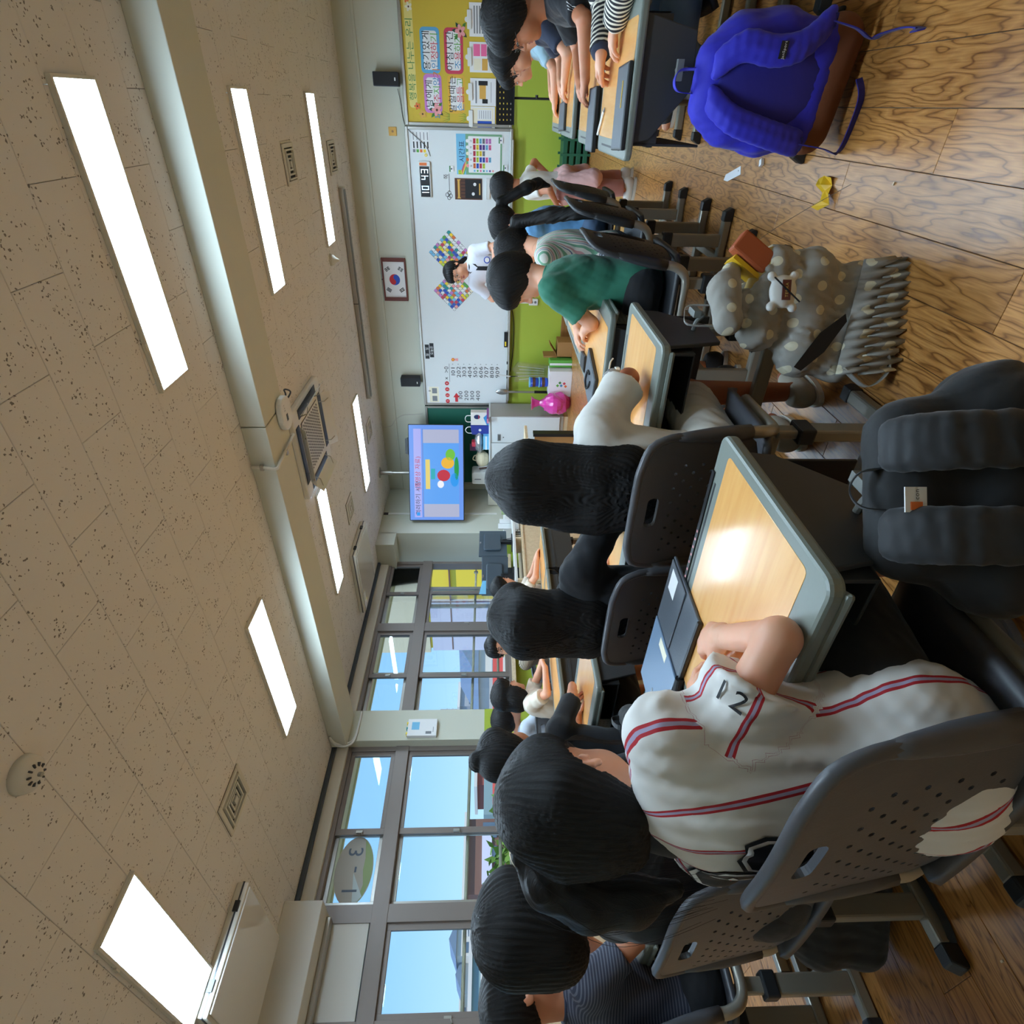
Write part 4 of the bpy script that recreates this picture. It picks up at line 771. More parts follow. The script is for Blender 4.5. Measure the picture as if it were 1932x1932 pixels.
tp(-.66, .645, .625, .735, .0015, 'scr_lav', 'title_bar', scr); tp(-.66, .645, .60, .604, .0015, 'scr_line', 'rule', scr); tp(-.655, .635, .075, .595, .0015, 'scr_grey', 'slide', scr); tp(-.46, .44, .075, .595, .0025, 'scr_pic', 'picture', scr)
tp(-.635, -.585, .655, .705, .0025, 'scr_lblue', 'icon', scr); lettering('격려하기 시청', .085, 'scr_ink', scr, V3(0, 0, .68)+ax*(-.37)+dn*.003, ax, BZ, dn); lettering('(동영상 자료)', .085, 'scr_red', scr, V3(0, 0, .68)+ax*(.0)+dn*.003, ax, BZ, dn)
tp(-.235, .20, .50, .565, .0035, 'scr_yel', 'caption_band', scr); tp(-.09, .065, .425, .485, .0035, 'scr_teal', 'caption_band', scr)
for cx, cz, rx, rz_, m, nm in ((.27, .20, .085, .07, 'scr_green', 'green_shape'), (.15, .24, .085, .095, 'scr_orange', 'yellow_shape'), (-.035, .30, .085, .095, 'scr_red', 'red_shape'), (-.10, .14, .1, .06, 'scr_lblue', 'blue_shape'), (.07, .11, .17, .034, 'scr_dgreen', 'green_base')): plate(ngon(1, 20, cx, cz, sx_=rx, sy_=rz_), .0035, .0042, nm, m, scr, TF)
plate(ngon(1, 18, -.165, .345, sx_=.055, sy_=.048), .0035, .0042, 'speech_bubble', 'scr_white', scr, TF)
MB().cyl((-.03, .06, .5), (-.03, .06, ZC-1.49), .022, n=16).cyl((-.03, .06, ZC-1.49-.18), (-.03, .06, ZC-1.49-.02), .034).build('pole', 'alu', tv, smooth=False); MB().lathe([(.0, -.012), (.075, -.012), (.08, 0)], 20, (-.03, .06, ZC-1.49)).build('ceiling_flange', 'alu', tv)
plate([(-.25, .2), (.25, .2), (.25, .6), (-.25, .6)], -.09, -.05, 'mount', 'black_plastic', tv, TF); MB().prism([(.27, .815), (.52, .815), (.5, .855), (.29, .855)], -.05, -.0, TF).build('top_box', 'black_plastic', tv)
# ================================================================ storage cabinets with their clutter
pm('cab_white', (222, 228, 230), .4); pm('cab_side', (176, 172, 164), .55); pm('handle_grey', (150, 154, 156), .3, .4)
for k, (xa, xb) in enumerate(((-3.99, -3.575), (-4.385, -3.99), (-4.78, -4.385))):
    c = thing('storage_cabinet', ('white cabinet with grey side nearest the whiteboard', 'middle white cabinet under the television', 'left white cabinet under the television')[k], 'cabinet', ((xa+xb)/2, 7.53, 0), 0, 'white storage cabinets'); w2 = (xb-xa)/2
    MB().box(-w2+.001, w2-.001, -.2, .22, .06, 1.1).build('body', 'cab_side', c, bevel=.003); MB().box(-w2+.006, w2-.006, -.222, -.202, .115, 1.095).build('door', 'cab_white', c, bevel=.003); d_ = c.children[-1]
    MB().box(-w2+.01, w2-.01, -.19, .2, 0, .06).build('plinth', 'pale_wood', c)
    hx = -w2+.09 if k < 2 else w2-.09
    MB().box(hx-.05, hx+.05, -.24, -.222, .985, 1.0).box(hx-.05, hx-.04, -.235, -.22, .96, 1.0).box(hx+.04, hx+.05, -.235, -.22, .96, 1.0).box(hx-.05, hx+.05, -.228, -.222, .955, 1.0).build('handle', 'handle_grey', d_, bevel=.002); MB().cyl((hx, -.222, .915), (hx, -.226, .915), .008).build('lock', 'dark_grey', d_)
wt = MB().box(-.607, .607, -.235, .235, 0, .025).build('worktop', 'cab_white', None, bevel=.004); wt.location = (-4.178, 7.53, 1.1); tag(wt, 'white worktop running over the three storage cabinets', 'worktop')
TOPZ = 1.125
pm('kraft_white', (222, 216, 206), .7); pm('bag_navy', (44, 58, 140), .5); pm('purple', (150, 60, 150), .5); pm('foil', (190, 192, 196), .25, .7, bump=(40, .8)); pm('beige_cloth', (216, 202, 170), .9, bump=(30, .6))
t = thing('paper_bag', 'white paper gift bag with printed emblem on the cabinet', 'paper bag', (-3.68, 7.5, TOPZ)); MB().prism([(-.1, 0), (.1, 0), (.1, .26), (-.1, .26)], -.05, .05, F0).build('bag', 'kraft_white', t, bevel=.003); plate([(-.1, .0), (.1, .0), (.02, .08), (-.1, .03)], .05, .052, 'blue_corner', 'txt_blue', t, F0); plate(ngon(1, 14, .03, .17, sx_=.035, sy_=.045), .05, .052, 'emblem', 'navy', t, F0)
plate([(.0, .14), (.06, .14), (.05, .15), (.0, .15)], .052, .053, 'emblem_stripe', 'red', t, F0); MB().tube(spline([(-.05, -.05, .26), (-.045, -.05, .32), (0, -.05, .34), (.045, -.05, .32), (.05, -.05, .26)]), .006, 6).build('handle', 'white_plastic', t)
t = thing('paper_bag', 'navy blue paper bag beside the white one', 'paper bag', (-3.86, 7.5, TOPZ)); MB().prism([(-.07, 0), (.07, 0), (.075, .27), (-.075, .25)], -.05, .05, F0).build('bag', 'bag_navy', t, bevel=.003); plate(ngon(.02, 14, .0, .13), .05, .052, 'seal', 'white_plastic', t, F0); MB().tube(spline([(-.05, -.05, .25), (-.045, -.05, .31), (0, -.05, .34), (.045, -.05, .31), (.05, -.05, .26)]), .006, 6).build('handle', 'white_plastic', t)
t = thing('flat_box', 'flat purple box on the cabinet edge', 'box', (-3.62, 7.34, TOPZ)); MB().box(-.03, .045, -.1, .25, 0, .03).build('lid', 'purple', t, bevel=.003); MB().box(-.02, .046, -.102, -.1, .008, .022).build('label', 'petal', t)
def lump(mat_, name, label, cat, loc, r, seed, sub='wrap', n=18, amp=.25):
    t = thing(name, label, cat, loc); rr = np.random.default_rng(seed); ph = rr.uniform(0, 6, (6, 3)); mb = MB().ball((0, 0, r[2]), r, n); vs = np.array(mb.v)-V3(0, 0, r[2])
    d = sum(np.sin(vs @ (rr.normal(0, 1, 3)*1.0*(k+2)*6/ max(r)/6)+ph[k, 0])/(k+1) for k in range(6)); vs = vs*(1+amp*d[:, None]*.4)+V3(0, 0, r[2]); vs[:, 2] = np.maximum(vs[:, 2], .0); mb.v = [tuple(p) for p in vs]; mb.build(sub, mat_, t, smooth=False); return t
t = lump('foil', 'foil_bundle', 'crumpled silver foil bundle on the cabinet', 'foil', (-4.08, 7.5, TOPZ+.085), (.17, .12, .06), 2); MB().box(-.06, .02, -.05, .05, .1, .17).build('pink_packet', 'txt_red', t, bevel=.01)
t = thing('carton', 'pale blue carton under the foil', 'carton', (-4.03, 7.47, TOPZ)); MB().box(-.11, .11, -.1, .1, 0, .084).build('box', 'sky', t, bevel=.003); MB().box(-.11, .11, -.101, -.1, .03, .05).build('stripe', 'paper', t)
t = lump('beige_cloth', 'cloth_tote', 'beige cloth bag slumped on the cabinet', 'cloth bag', (-4.36, 7.5, TOPZ), (.13, .1, .105), 4, amp=.15); MB().tube(spline([(-.05, 0, .18), (-.02, 0, .24), (.04, 0, .22), (.06, .0, .17)]), .008, 6).build('strap', 'beige_cloth', t)
t = thing('notebook_stack', 'papers leaning upright behind the white appliance', 'papers', (-4.5, 7.52, TOPZ)); 
for k in range(4): MB().prism([(-.03+.02*k, 0), (-.02+.02*k, 0), (-.045+.02*k, .13+.01*k), (-.055+.02*k, .13+.01*k)], -.08, .08, F0).build('booklet', ('paper', 'grey_mid', 'brown', 'paper')[k], t)
t = thing('white_appliance', 'white desktop appliance with a dial on the cabinet end', 'appliance', (-4.66, 7.5, TOPZ)); MB().prism(rrect(.21, .26, .03, 4, 0, .13), -.1, .1, F0).build('shell', 'white_plastic', t, bevel=.008); plate([(-.02, .12), (-.01, .12), (-.01, .22), (-.02, .22)], .1, .102, 'slot', 'dark_grey', t, F0); plate(ngon(.02, 16, -.01, .05), .1, .108, 'dial', 'grey_mid', t, F0)
for k, (x, z, c) in enumerate(((-4.25, 1.30, 'paper'), (-4.42, 1.26, 'paper'), (-4.33, 1.37, 'card_purple'))):
    t = thing('posted_note', ('pale note on the chalkboard right of the others', 'pale note on the chalkboard, lowest', 'small mauve note on the chalkboard')[k], 'note', (x, YF-.035, z), 0, 'notes on the chalkboard'); plate([(-.06, -.05), (.06, -.05), (.06, .05), (-.06, .05)], 0, .002, 'sheet', c, t, F0); plate([(-.04, .02), (.04, .02), (.04, .026), (-.04, .026)], .002, .0025, 'line', 'grey_mid', t, F0)
t = thing('desk_side_cabinet', 'cream low cupboard left of the white cabinets', 'cupboard', (-4.98, 7.55, 0)); MB().box(-.14, .17, -.2, .2, 0, 1.14).build('body', 'offwhite', t, bevel=.003); MB().box(-.135, .165, -.215, -.2, .05, .70).build('door', 'offwhite', t, bevel=.003); MB().box(-.135, .165, -.215, -.2, .71, 1.13).build('door', 'offwhite', t, bevel=.003)
# podium / easel with brown board
pm('cardboard_brown', (166, 122, 72), .7)
ps = thing('display_easel', 'brown-topped lectern with black edges before the cabinets', 'lectern', (-3.17, 5.5, 0)); MB().box(-.29, .27, -.02, .02, .1, .62).build('board', 'cardboard_brown', ps, bevel=.003); MB().box(.265, .3, -.04, .04, .08, .64).build('edge_strip', 'black_plastic', ps); MB().box(-.2, .3, -.12, .16, .70, .73).build('top', 'pale_wood', ps, bevel=.003); MB().box(.1, .17, -.03, .03, .62, .70).build('neck', 'black_plastic', ps)
for x in (-.24, .24): MB().cyl((x, 0, 0), (x, 0, .12), .018).build('leg', 'white_plastic', ps)
# ================================================================ under the whiteboard
pm('pink_film', (226, 70, 170), .18, bump=(28, .9), coat=.5); pm('board_box', (232, 232, 236), .5)
t = lump('pink_film', 'pink_bag', 'shiny magenta plastic bag on the floor beside the cabinet', 'plastic bag', (-3.32, 7.22, 0), (.17, .15, .2), 9, 'film', 22, .35); MB().lathe([(.09, .33), (.05, .4), (.035, .43), (.06, .5), (.1, .54)], 12).build('gathered_neck', 'pink_film', t)
t = thing('carton', 'white carton with coloured shapes on the floor', 'carton', (-3.07, 7.38, 0)); MB().box(-.18, .18, -.1, .12, 0, .31).build('box', 'board_box', t, bevel=.004)
for k, (a, b_, m) in enumerate(((-.02, .19, 'txt_green'), (-.02, .14, 'txt_blue'), (.01, .1, 'card_red'), (-.03, .08, 'orange'), (.02, .16, 'txt_dkgreen'))): MB().prism(ngon(.022, 4, a, b_), 0, .001, (V3(0, -.101, 0), AX, BZ, DY)).build('print_shape', m, t)
t = thing('carton', 'green and white carton behind the white one', 'carton', (-2.83, 7.5, 0)); MB().box(-.05, .05, -.1, .1, 0, .30).build('box', 'txt_green', t, bevel=.003); MB().box(-.02, .01, -.102, -.1, .0, .3).build('white_band', 'paper', t)
t = thing('cardboard_box', 'brown cardboard box with open flaps under the whiteboard', 'cardboard box', (-2.66, 7.6, 0)); MB().box(-.1, .1, -.12, .12, 0, .2).build('box', 'cardboard_brown', t, bevel=.003); MB().box(-.12, -.1, -.1, .1, .2, .38).build('flap', 'cardboard_brown', t); MB().prism([(-.1, .2), (-.09, .2), (.06, .3), (.05, .305)], -.1, .1, F0).build('flap', 'cardboard_brown', t)
pm('can_blue', (40, 80, 190), .35)
for k, z in enumerate((.315, .445)):
    t = thing('snack_tub', ('lower', 'upper')[k]+' blue snack tub stacked on the white carton', 'tub', (-3.1, 7.42, z), 0, 'stacked blue snack tubs'); MB().lathe([(.058, 0), (.062, .02), (.066, .11)], 24).build('tub', 'can_blue', t, smooth=True); MB().lathe([(.07, .108), (.071, .125), (.0, .126)], 24).build('lid', 'sky', t); MB().lathe([(.0655, .04), (.0668, .08)], 24).build('label_band', 'brown', t)
t = thing('clear_bag', 'clear cellophane bag of sticks behind the tubs', 'cellophane bag', (-3.05, 7.62, .3))
m = bpy.data.materials.new('cellophane'); m.use_nodes = True; nn = m.node_tree; nn.nodes.clear(); oo = nn.nodes.new('ShaderNodeOutputMaterial'); tt = nn.nodes.new('ShaderNodeBsdfTransparent'); gg = nn.nodes.new('ShaderNodeBsdfGlossy'); gg.inputs['Roughness'].default_value = .25; mm = nn.nodes.new('ShaderNodeMixShader'); mm.inputs[0].default_value = .22; nn.links.new(tt.outputs[0], mm.inputs[1]); nn.links.new(gg.outputs[0], mm.inputs[2]); nn.links.new(mm.outputs[0], oo.inputs[0]); M['cellophane'] = m
MB().prism([(-.13, .0), (.11, .0), (.16, .42), (.05, .5), (-.02, .44), (-.12, .47)], -.03, .03, F0).build('film', 'cellophane', t)
for k in range(5): MB().cyl((-.06+.03*k, 0, .05), (-.1+.05*k, 0, .4+.02*(k % 3)), .004, n=6).build('stick', 'white_plastic', t)
t = thing('pointer_stick', 'white-tipped black pointer leaning by the tubs', 'pointer', (-3.12, 7.66, .3)); MB().cyl((.02, 0, .1), (.0, 0, .52), .006).build('shaft', 'black_plastic', t); MB().cyl((.0, 0, .52), (.03, 0, .72), .008).build('tip', 'white_plastic', t)
t = thing('metal_scoop', 'long-handled chrome shoehorn standing beside the cabinet', 'shoehorn', (-3.36, 7.68, 0)); MB().cyl((0, 0, .45), (0, 0, .86), .016).build('shaft', 'alu', t); MB().ball((0, 0, .93), (.045, .02, .1), 14).build('blade', 'silver', t, smooth=True); MB().cyl((0, 0, .0), (0, 0, .47), .02).build('grip', 'black_plastic', t)
t = thing('green_basket', 'dark green slatted plastic crate against the front wall', 'crate', (-.36, 7.55, 0)); pm('crate_green', (24, 92, 66), .5)
for k in range(4): MB().box(-.2, .2, -.15, .15, .03+.075*k, .08+.075*k).build('slat_band', 'crate_green', t, bevel=.004)
for x in (-.2, -.07, .07, .2):
    for y in (-.15, .15): MB().box(x-.012, x+.012, y-.012, y+.012, 0, .33).build('upright', 'crate_green', t)
# music stand
t = thing('music_stand', 'black perforated music stand on the right', 'music stand', (.05, 5.8, 0)); P, T = holed(rrect(.37, .145, .01), [rrect(.012, .008, .002, 1, -.15+.037*i, -.05+.03*j) for i in range(9) for j in range(4) if not (3 < i < 6 and j < 2)])
mb = MB(); mb.add([(p[0], -.02-.25*p[1], .985+p[1]) for p in P], T); mb.build('desk_plate', 'black_matt', t, solid=.003); MB().box(-.185, .185, -.03, .03, .905, .912).build('lip', 'black_matt', t); MB().cyl((0, .02, .4), (0, .02, .98), .009).cyl((0, .02, .05), (0, .02, .45), .012).build('pole', 'black_matt', t); MB().cyl((0, .02, .72), (.025, .02, .72), .012).build('knob', 'black_plastic', t)
for k in range(3): a = 2*PI*k/3+.4; MB().tube([(0, .02, .2), (.25*math.cos(a), .02+.25*math.sin(a), .008)], .008, 6).build('leg', 'black_matt', t)
# ================================================================ teacher's corner
td = thing('teacher_desk', 'pale wooden teacher desk with raised back shelf', 'desk', (-4.55, 5.35, 0)); MB().box(-.35, .35, -.75, .75, .70, .73).build('table_top', 'pale_wood', td, bevel=.004); MB().box(.30, .34, -.75, .75, .0, .70).build('front_panel', 'pale_wood', td)
MB().box(.12, .35, -.75, .75, .80, .83).build('shelf', 'white_plastic', td, bevel=.003); 
for y in (-.73, .0, .73): MB().box(.12, .35, y-.012, y+.012, .73, .80).build('shelf_support', 'pale_wood', td)
for y in (-.7, .7): MB().box(-.33, -.28, y-.025, y+.025, 0, .70).build('leg', 'pale_wood', td)
pm('monitor_grey', (66, 78, 88), .45)
def monitor(x, y, rz, label, w_=.58, h_=.34, tilt=0, group=None):
    t = thing('computer_monitor', label, 'monitor', (x, y, .83), rz, group); MB().box(-.025, .0, -w_/2, w_/2, .07, .07+h_).build('case', 'monitor_grey', t, bevel=.006); MB().prism(rrect(w_*.66, h_*.62, .03, cy=.07+h_*.52), 0, .03, (V3(0, 0, 0), V3(0, 1, 0), V3(0, 0, 1), V3(1, 0, 0))).build('back_bulge', 'monitor_grey', t, bevel=.012); MB().box(-.028, -.025, -w_/2+.01, w_/2-.01, .08, .06+h_).build('screen', 'black_plastic', t); MB().box(-.01, .03, -.03, .03, 0, .15).build('stand', 'black_plastic', t); MB().prism(rrect(.16, .22, .03), 0, .012).build('base', 'black_plastic', t)
    MB().prism(ngon(1, 14, 0, .07+h_*.95, sx_=.02, sy_=.01), .0, .002, (V3(.001, 0, 0), V3(0, 1, 0), V3(0, 0, 1), V3(1, 0, 0))).build('logo_badge', 'silver', t); MB().tube(spline([(.03, .02, .12), (.05, .03, .0), (.09, -.05, -.05), (.06, -.15, -.09)]), .004, 6).build('cable', 'black_matt', t); MB().box(.0, .012, w_*.02, w_*.06, .08, .1).build('blue_plug', 'blue', t)
    return t
monitor(-4.40, 5.50, .12, 'dark computer monitor seen from behind on the teacher desk')
t = monitor(-4.35, 4.83, -.85, 'second tilted monitor with a blue sticker near the window', .44, .3); MB().prism([(-.2, .32), (-.05, .32), (-.05, .36), (-.2, .40)], .001, .003, (V3(0, 0, 0), V3(0, 1, 0), V3(0, 0, 1), V3(1, 0, 0))).build('sticker', 'sky', t)
for k, (y, h_, m, lb) in enumerate(((5.22, .14, 'paper', 'white booklet standing under the monitor'), (5.26, .13, 'grey_mid', 'grey folder standing under the monitor'), (5.30, .12, 'dark_grey', 'dark folder standing under the monitor'))):
    t = thing('book', lb, 'book', (-4.3, y+.28, .73), 0, 'files under the monitor'); MB().box(-.1, .02, -.008, .008, 0, .06).build('cover', m, t); MB().box(-.095, .021, -.005, .005, .003, .058).build('pages', 'paper', t)
t = thing('tissue_box', 'pale green printed packet standing on the teacher desk', 'packet', (-4.28, 6.02, .83)); MB().box(-.02, .02, -.07, .07, 0, .13).build('packet', 'sticker_green', t, bevel=.004); MB().box(.02, .021, -.05, .05, .02, .09).build('label', 'cream', t)
t = thing('printer', 'white printer with dark tray beside the teacher desk', 'printer', (-4.75, 6.35, .62)); MB().box(-.2, .2, -.2, .2, 0, .3).build('case', 'white_plastic', t, bevel=.012); MB().box(-.12, .17, -.205, -.2, .06, .12).build('tray', 'dark_grey', t); MB().box(-.2, .2, -.2, .2, -.62, -.02).build('stand', 'offwhite', t)
t = thing('white_notebook', 'white papers leaning behind the monitor', 'papers', (-4.5, 6.02, .73)); MB().box(-.01, .01, -.11, .0, 0, .27).build('sheet', 'paper', t); MB().box(-.01, .01, .01, .1, 0, .25).build('sheet', 'paper', t)
t = thing('office_chair', 'dark office chair behind the teacher desk', 'chair', (-5.0, 5.6, 0)); MB().prism(rrect(.42, .46, .06, cy=.85), -.03, .03, (V3(-.1, 0, 0), V3(0, 1, 0), V3(0, 0, 1), V3(1, 0, 0))).build('backrest', 'black_matt', t, bevel=.01); MB().box(-.1, .3, -.22, .22, .42, .48).build('seat', 'black_matt', t, bevel=.02); MB().cyl((.1, 0, .08), (.1, 0, .42), .03).build('column', 'black_plastic', t)
for k in range(5): a = 2*PI*k/5; MB().tube([(.1, 0, .1), (.1+.25*math.cos(a), .25*math.sin(a), .05)], .02, 6).build('foot', 'black_plastic', t)
t = thing('desk_fan', 'blue and black round desk mirror beside the cabinet', 'mirror', (-4.45, 6.75, 1.0)); 
t.location = (-4.05, 6.2, .0); MB().lathe([(.0, -.012), (.085, -.012), (.09, 0), (.085, .012), (.0, .012)], 24, (0, 0, .82), R=np.array([[1, 0, 0], [0, 0, -1], [0, 1, 0]])).build('disc', 'sky', t, smooth=True); MB().tube([(.09*math.cos(a), 0, .82+.09*math.sin(a)) for a in np.linspace(-.3, 4.2, 16)], .014, 8).build('rim', 'black_plastic', t); MB().cyl((0, 0, .0), (0, 0, .73), .015).lathe([(.14, 0), (.14, .02), (.0, .03)], 20).build('stand', 'black_plastic', t)
# notice block on the pier and low window cabinets
t = thing('wall_notice_block', 'white printed block with green tape on the pier between windows', 'notice', (XW+.103, 3.60, 1.82)); MB().box(0, .045, -.1, .1, -.155, .155).build('pad', 'paper', t, bevel=.006); MB().box(.045, .046, -.03, .06, .03, .11).build('blue_patch', 'sky', t)
for k in range(3): MB().box(0, .047, -.08+.06*k, -.06+.06*k, .15, .165).build('tape', ('yellow', 'teal', 'yellow')[k], t)
MB().box(.045, .046, -.08, -.05, -.1, -.04).build('mark', 'grey_mid', t); MB().box(.045, .046, -.06, .0, -.12, -.115).build('mark', 'grey_mid', t)
for k in range(4):
    y = -.4+.92*k; t = thing('window_cupboard', 'low wooden cupboard under the near windows, '+('last', 'third', 'second', 'first')[k]+' from the pier', 'cupboard', (-5.2, y, 0), 0, 'low wooden cupboards'); MB().box(-.17, .18, -.455, .455, 0, .76).build('body', 'cabinet_wood', t, bevel=.003)
    for s_ in (-1, 1): d_ = MB().box(.18, .196, s_*.227-.222, s_*.227+.222, .05, .60).build('door', 'cabinet_wood', t, bevel=.003); MB().lathe([(.0, .008), (.016, .008), (.026, .012), (.028, .0)], 20, (.196, s_*.05, .54), R=np.array([[0, 0, 1], [0, 1, 0], [-1, 0, 0]])).build('finger_pull', 'silver', d_, smooth=True)
    MB().box(.18, .196, -.45, .45, .61, .75).build('drawer', 'cabinet_wood', t, bevel=.003)
o = MB().box(-5.38, -4.99, -.87, 2.83, .762, .79).build('cupboard_top', 'pale_wood', None, bevel=.004, off=(-5.2, .98, .762)); o.location = (-5.2, .98, .762); tag(o, 'pale continuous top over the low wooden cupboards', 'worktop')
# ================================================================ figures: smooth bodies grown from joints (distance field + surface nets)
UP = V3(0, 0, 1)
def cone(a, b, ra, rb, k=.015, op='+', cut=None, tag_=0): return dict(t='c', a=np.asarray(a, float), b=np.asarray(b, float), ra=ra, rb=rb, k=k, op=op, cut=cut or [], tag=tag_)
def ell(c, r, ax=None, k=.015, op='+', cut=None, tag_=0): return dict(t='e', c=np.asarray(c, float), r=np.asarray(r, float), ax=np.eye(3) if ax is None else np.asarray(ax, float), k=k, op=op, cut=cut or [], tag=tag_)
def pbounds(p):
    if p['t'] == 'c':
        r = max(p['ra'], p['rb']); return np.minimum(p['a'], p['b'])-r, np.maximum(p['a'], p['b'])+r
    e_ = np.sqrt(((p['ax'].T*p['r'][None, :])**2).sum(1)); return p['c']-e_, p['c']+e_
def peval(p, X, Y, Z):
    f = np.float32
    if p['t'] == 'c':
        a, d = p['a'], p['b']-p['a']; bb = float(d @ d)+1e-12; x, y, z = X-f(a[0]), Y-f(a[1]), Z-f(a[2])
        h = np.clip((x*f(d[0])+y*f(d[1])+z*f(d[2]))/f(bb), 0, 1); D = np.sqrt((x-h*f(d[0]))**2+(y-h*f(d[1]))**2+(z-h*f(d[2]))**2)-(f(p['ra'])+f(p['rb']-p['ra'])*h)
    else:
        x, y, z = X-f(p['c'][0]), Y-f(p['c'][1]), Z-f(p['c'][2]); k0 = 0; k1 = 0
        for i in range(3):
            q = (x*f(p['ax'][i, 0])+y*f(p['ax'][i, 1])+z*f(p['ax'][i, 2])); r = f(p['r'][i]); k0 = k0+(q/r)**2; k1 = k1+(q/(r*r))**2
        k0 = np.sqrt(k0); D = k0*(k0-1)/np.maximum(np.sqrt(k1), f(1e-6))
    for (pt, n) in p['cut']:
        n = nrm(n); D = np.maximum(D, (X-f(pt[0]))*f(n[0])+(Y-f(pt[1]))*f(n[1])+(Z-f(pt[2]))*f(n[2]))
    return D
def surf(prims, vox, disp=None, inflate=0.0):
    """distance field of blended primitives -> quads (verts, faces)"""
    bl = [pbounds(p) for p in prims if p['op'] == '+']; lo = np.min([b[0] for b in bl], 0)-vox*3-inflate-.012; hi = np.max([b[1] for b in bl], 0)+vox*3+inflate+.012
    n = np.ceil((hi-lo)/vox).astype(int)+1; ax = [(lo[i]+vox*np.arange(n[i])).astype(np.float32) for i in range(3)]
    G = np.full(n, .2, np.float32)
    for p in prims:
        a, b = pbounds(p); m = p['k']+2.5*vox+inflate+.004; i0 = np.maximum(((a-m-lo)/vox).astype(int), 0); i1 = np.minimum(((b+m-lo)/vox).astype(int)+2, n)
        if (i1 <= i0).any(): continue
        s = tuple(slice(i0[i], i1[i]) for i in range(3)); X, Y, Z = ax[0][s[0]][:, None, None], ax[1][s[1]][None, :, None], ax[2][s[2]][None, None, :]
        D = peval(p, X, Y, Z); g = G[s]; k = np.float32(max(p['k'], 1e-4))
        if p['op'] == '+': h = np.maximum(k-np.abs(g-D), 0)/k; G[s] = np.minimum(g, D)-h*h*k*np.float32(.25)
        else: h = np.maximum(k-np.abs(g+D), 0)/k; G[s] = np.maximum(g, -D)+h*h*k*np.float32(.25)
    if inflate: G -= np.float32(inflate)
    if disp is not None:
        X, Y, Z = ax[0][:, None, None], ax[1][None, :, None], ax[2][None, None, :]; band = np.abs(G) < .02
        ii = np.nonzero(band); pts = np.stack([ax[0][ii[0]], ax[1][ii[1]], ax[2][ii[2]]], 1); G[ii] += disp(pts).astype(np.float32)
    I = G < 0; c = [slice(0, -1), slice(1, None)]
    cnt = sum(I[c[i], c[j], c[k]].astype(np.int8) for i in (0, 1) for j in (0, 1) for k in (0, 1)); act = (cnt > 0) & (cnt < 8)
    ci = np.stack(np.nonzero(act), 1); N = len(ci); cid = np.full(act.shape, -1, np.int32); cid[act] = np.arange(N)
    corner = np.array([(i, j, k) for i in (0, 1) for j in (0, 1) for k in (0, 1)]); val = np.stack([G[ci[:, 0]+o[0], ci[:, 1]+o[1], ci[:, 2]+o[2]] for o in corner], 1)
    acc = np.zeros((N, 3), np.float32); num = np.zeros(N, np.float32)
    for a in range(8):
        for b in range(a+1, 8):
            if np.abs(corner[a]-corner[b]).sum() != 1: continue
            va, vb = val[:, a], val[:, b]; m = (va < 0) != (vb < 0); t = np.where(m, va/np.where(m, va-vb, 1), 0)
            acc += np.where(m[:, None], corner[a]+(corner[b]-corner[a])*t[:, None], 0); num += m
    V = (lo+(ci+acc/num[:, None])*vox); F = []
    for d in range(3):
        e1, e2 = (d+1) % 3, (d+2) % 3; s0 = [slice(None)]*3; s1 = [slice(None)]*3; s0[d] = slice(0, -1); s1[d] = slice(1, None); A, B = I[tuple(s0)], I[tuple(s1)]
        ch = np.stack(np.nonzero(A != B), 1); ok = (ch[:, e1] > 0) & (ch[:, e2] > 0) & (ch[:, e1] < n[e1]-1) & (ch[:, e2] < n[e2]-1); ch = ch[ok]
        q = []
        for o1, o2 in ((-1, -1), (0, -1), (0, 0), (-1, 0)):
            t = ch.copy(); t[:, e1] += o1; t[:, e2] += o2; q.append(cid[t[:, 0], t[:, 1], t[:, 2]])
        q = np.stack(q, 1); fl = A[ch[:, 0], ch[:, 1], ch[:, 2]]; q[~fl] = q[~fl][:, ::-1]; F.append(q)
    F = np.concatenate(F); F = F[(F >= 0).all(1)]
    return V, F
def join(parts):
    vs, fs, o = [], [], 0
    for v, f in parts: vs.append(v); fs.append(f+o); o += len(v)
    return np.concatenate(vs), np.concatenate(fs)
def mesh_np(name, V, F, m, parent, off, attrs=None, smooth=True):
    me = bpy.data.meshes.new(name); V = (V-np.asarray(off)).astype(np.float32); me.vertices.add(len(V)); me.vertices.foreach_set('co', V.ravel())
    me.loops.add(F.size); me.loops.foreach_set('vertex_index', F.ravel().astype(np.int32)); me.polygons.add(len(F)); me.polygons.foreach_set('loop_start', np.arange(0, F.size, 4, dtype=np.int32)); me.polygons.foreach_set('loop_total', np.full(len(F), 4, np.int32))
    me.update(calc_edges=True)
    for k, a in (attrs or {}).items():
        at = me.attributes.new(k, 'FLOAT', 'POINT'); at.data.foreach_set('value', np.asarray(a, np.float32))
    return link(name, me, m, parent, smooth)
def ripples(seed, amp, freq=1.0, sx_=(1, 1, 1)):
    """cloth folds: crossed, warped creases of several widths"""
    r = np.random.default_rng(seed); wl = np.array([.16, .11, .075, .055, .042]); K = r.normal(0, 1, (5, 3))*np.array([1, 1, .7]); K = K/np.linalg.norm(K, axis=1)[:, None]*(2*PI/wl)[:, None]*freq*np.array(sx_); W = r.normal(0, 11, (5, 3)); ph = r.uniform(0, 6.28, 5); g = r.normal(0, 5, (5, 3))
    def f(p):
        d = 0
        for i in range(5):
            s_ = np.sin(p @ K[i]+1.5*np.sin(p @ W[i]+ph[i])+ph[i]); m_ = .5+.5*np.sin(p @ g[i]+ph[i]*2); d = d+(1-np.abs(s_)*1.6)*m_/(1+.5*i)
        return amp*d/1.6
    return f
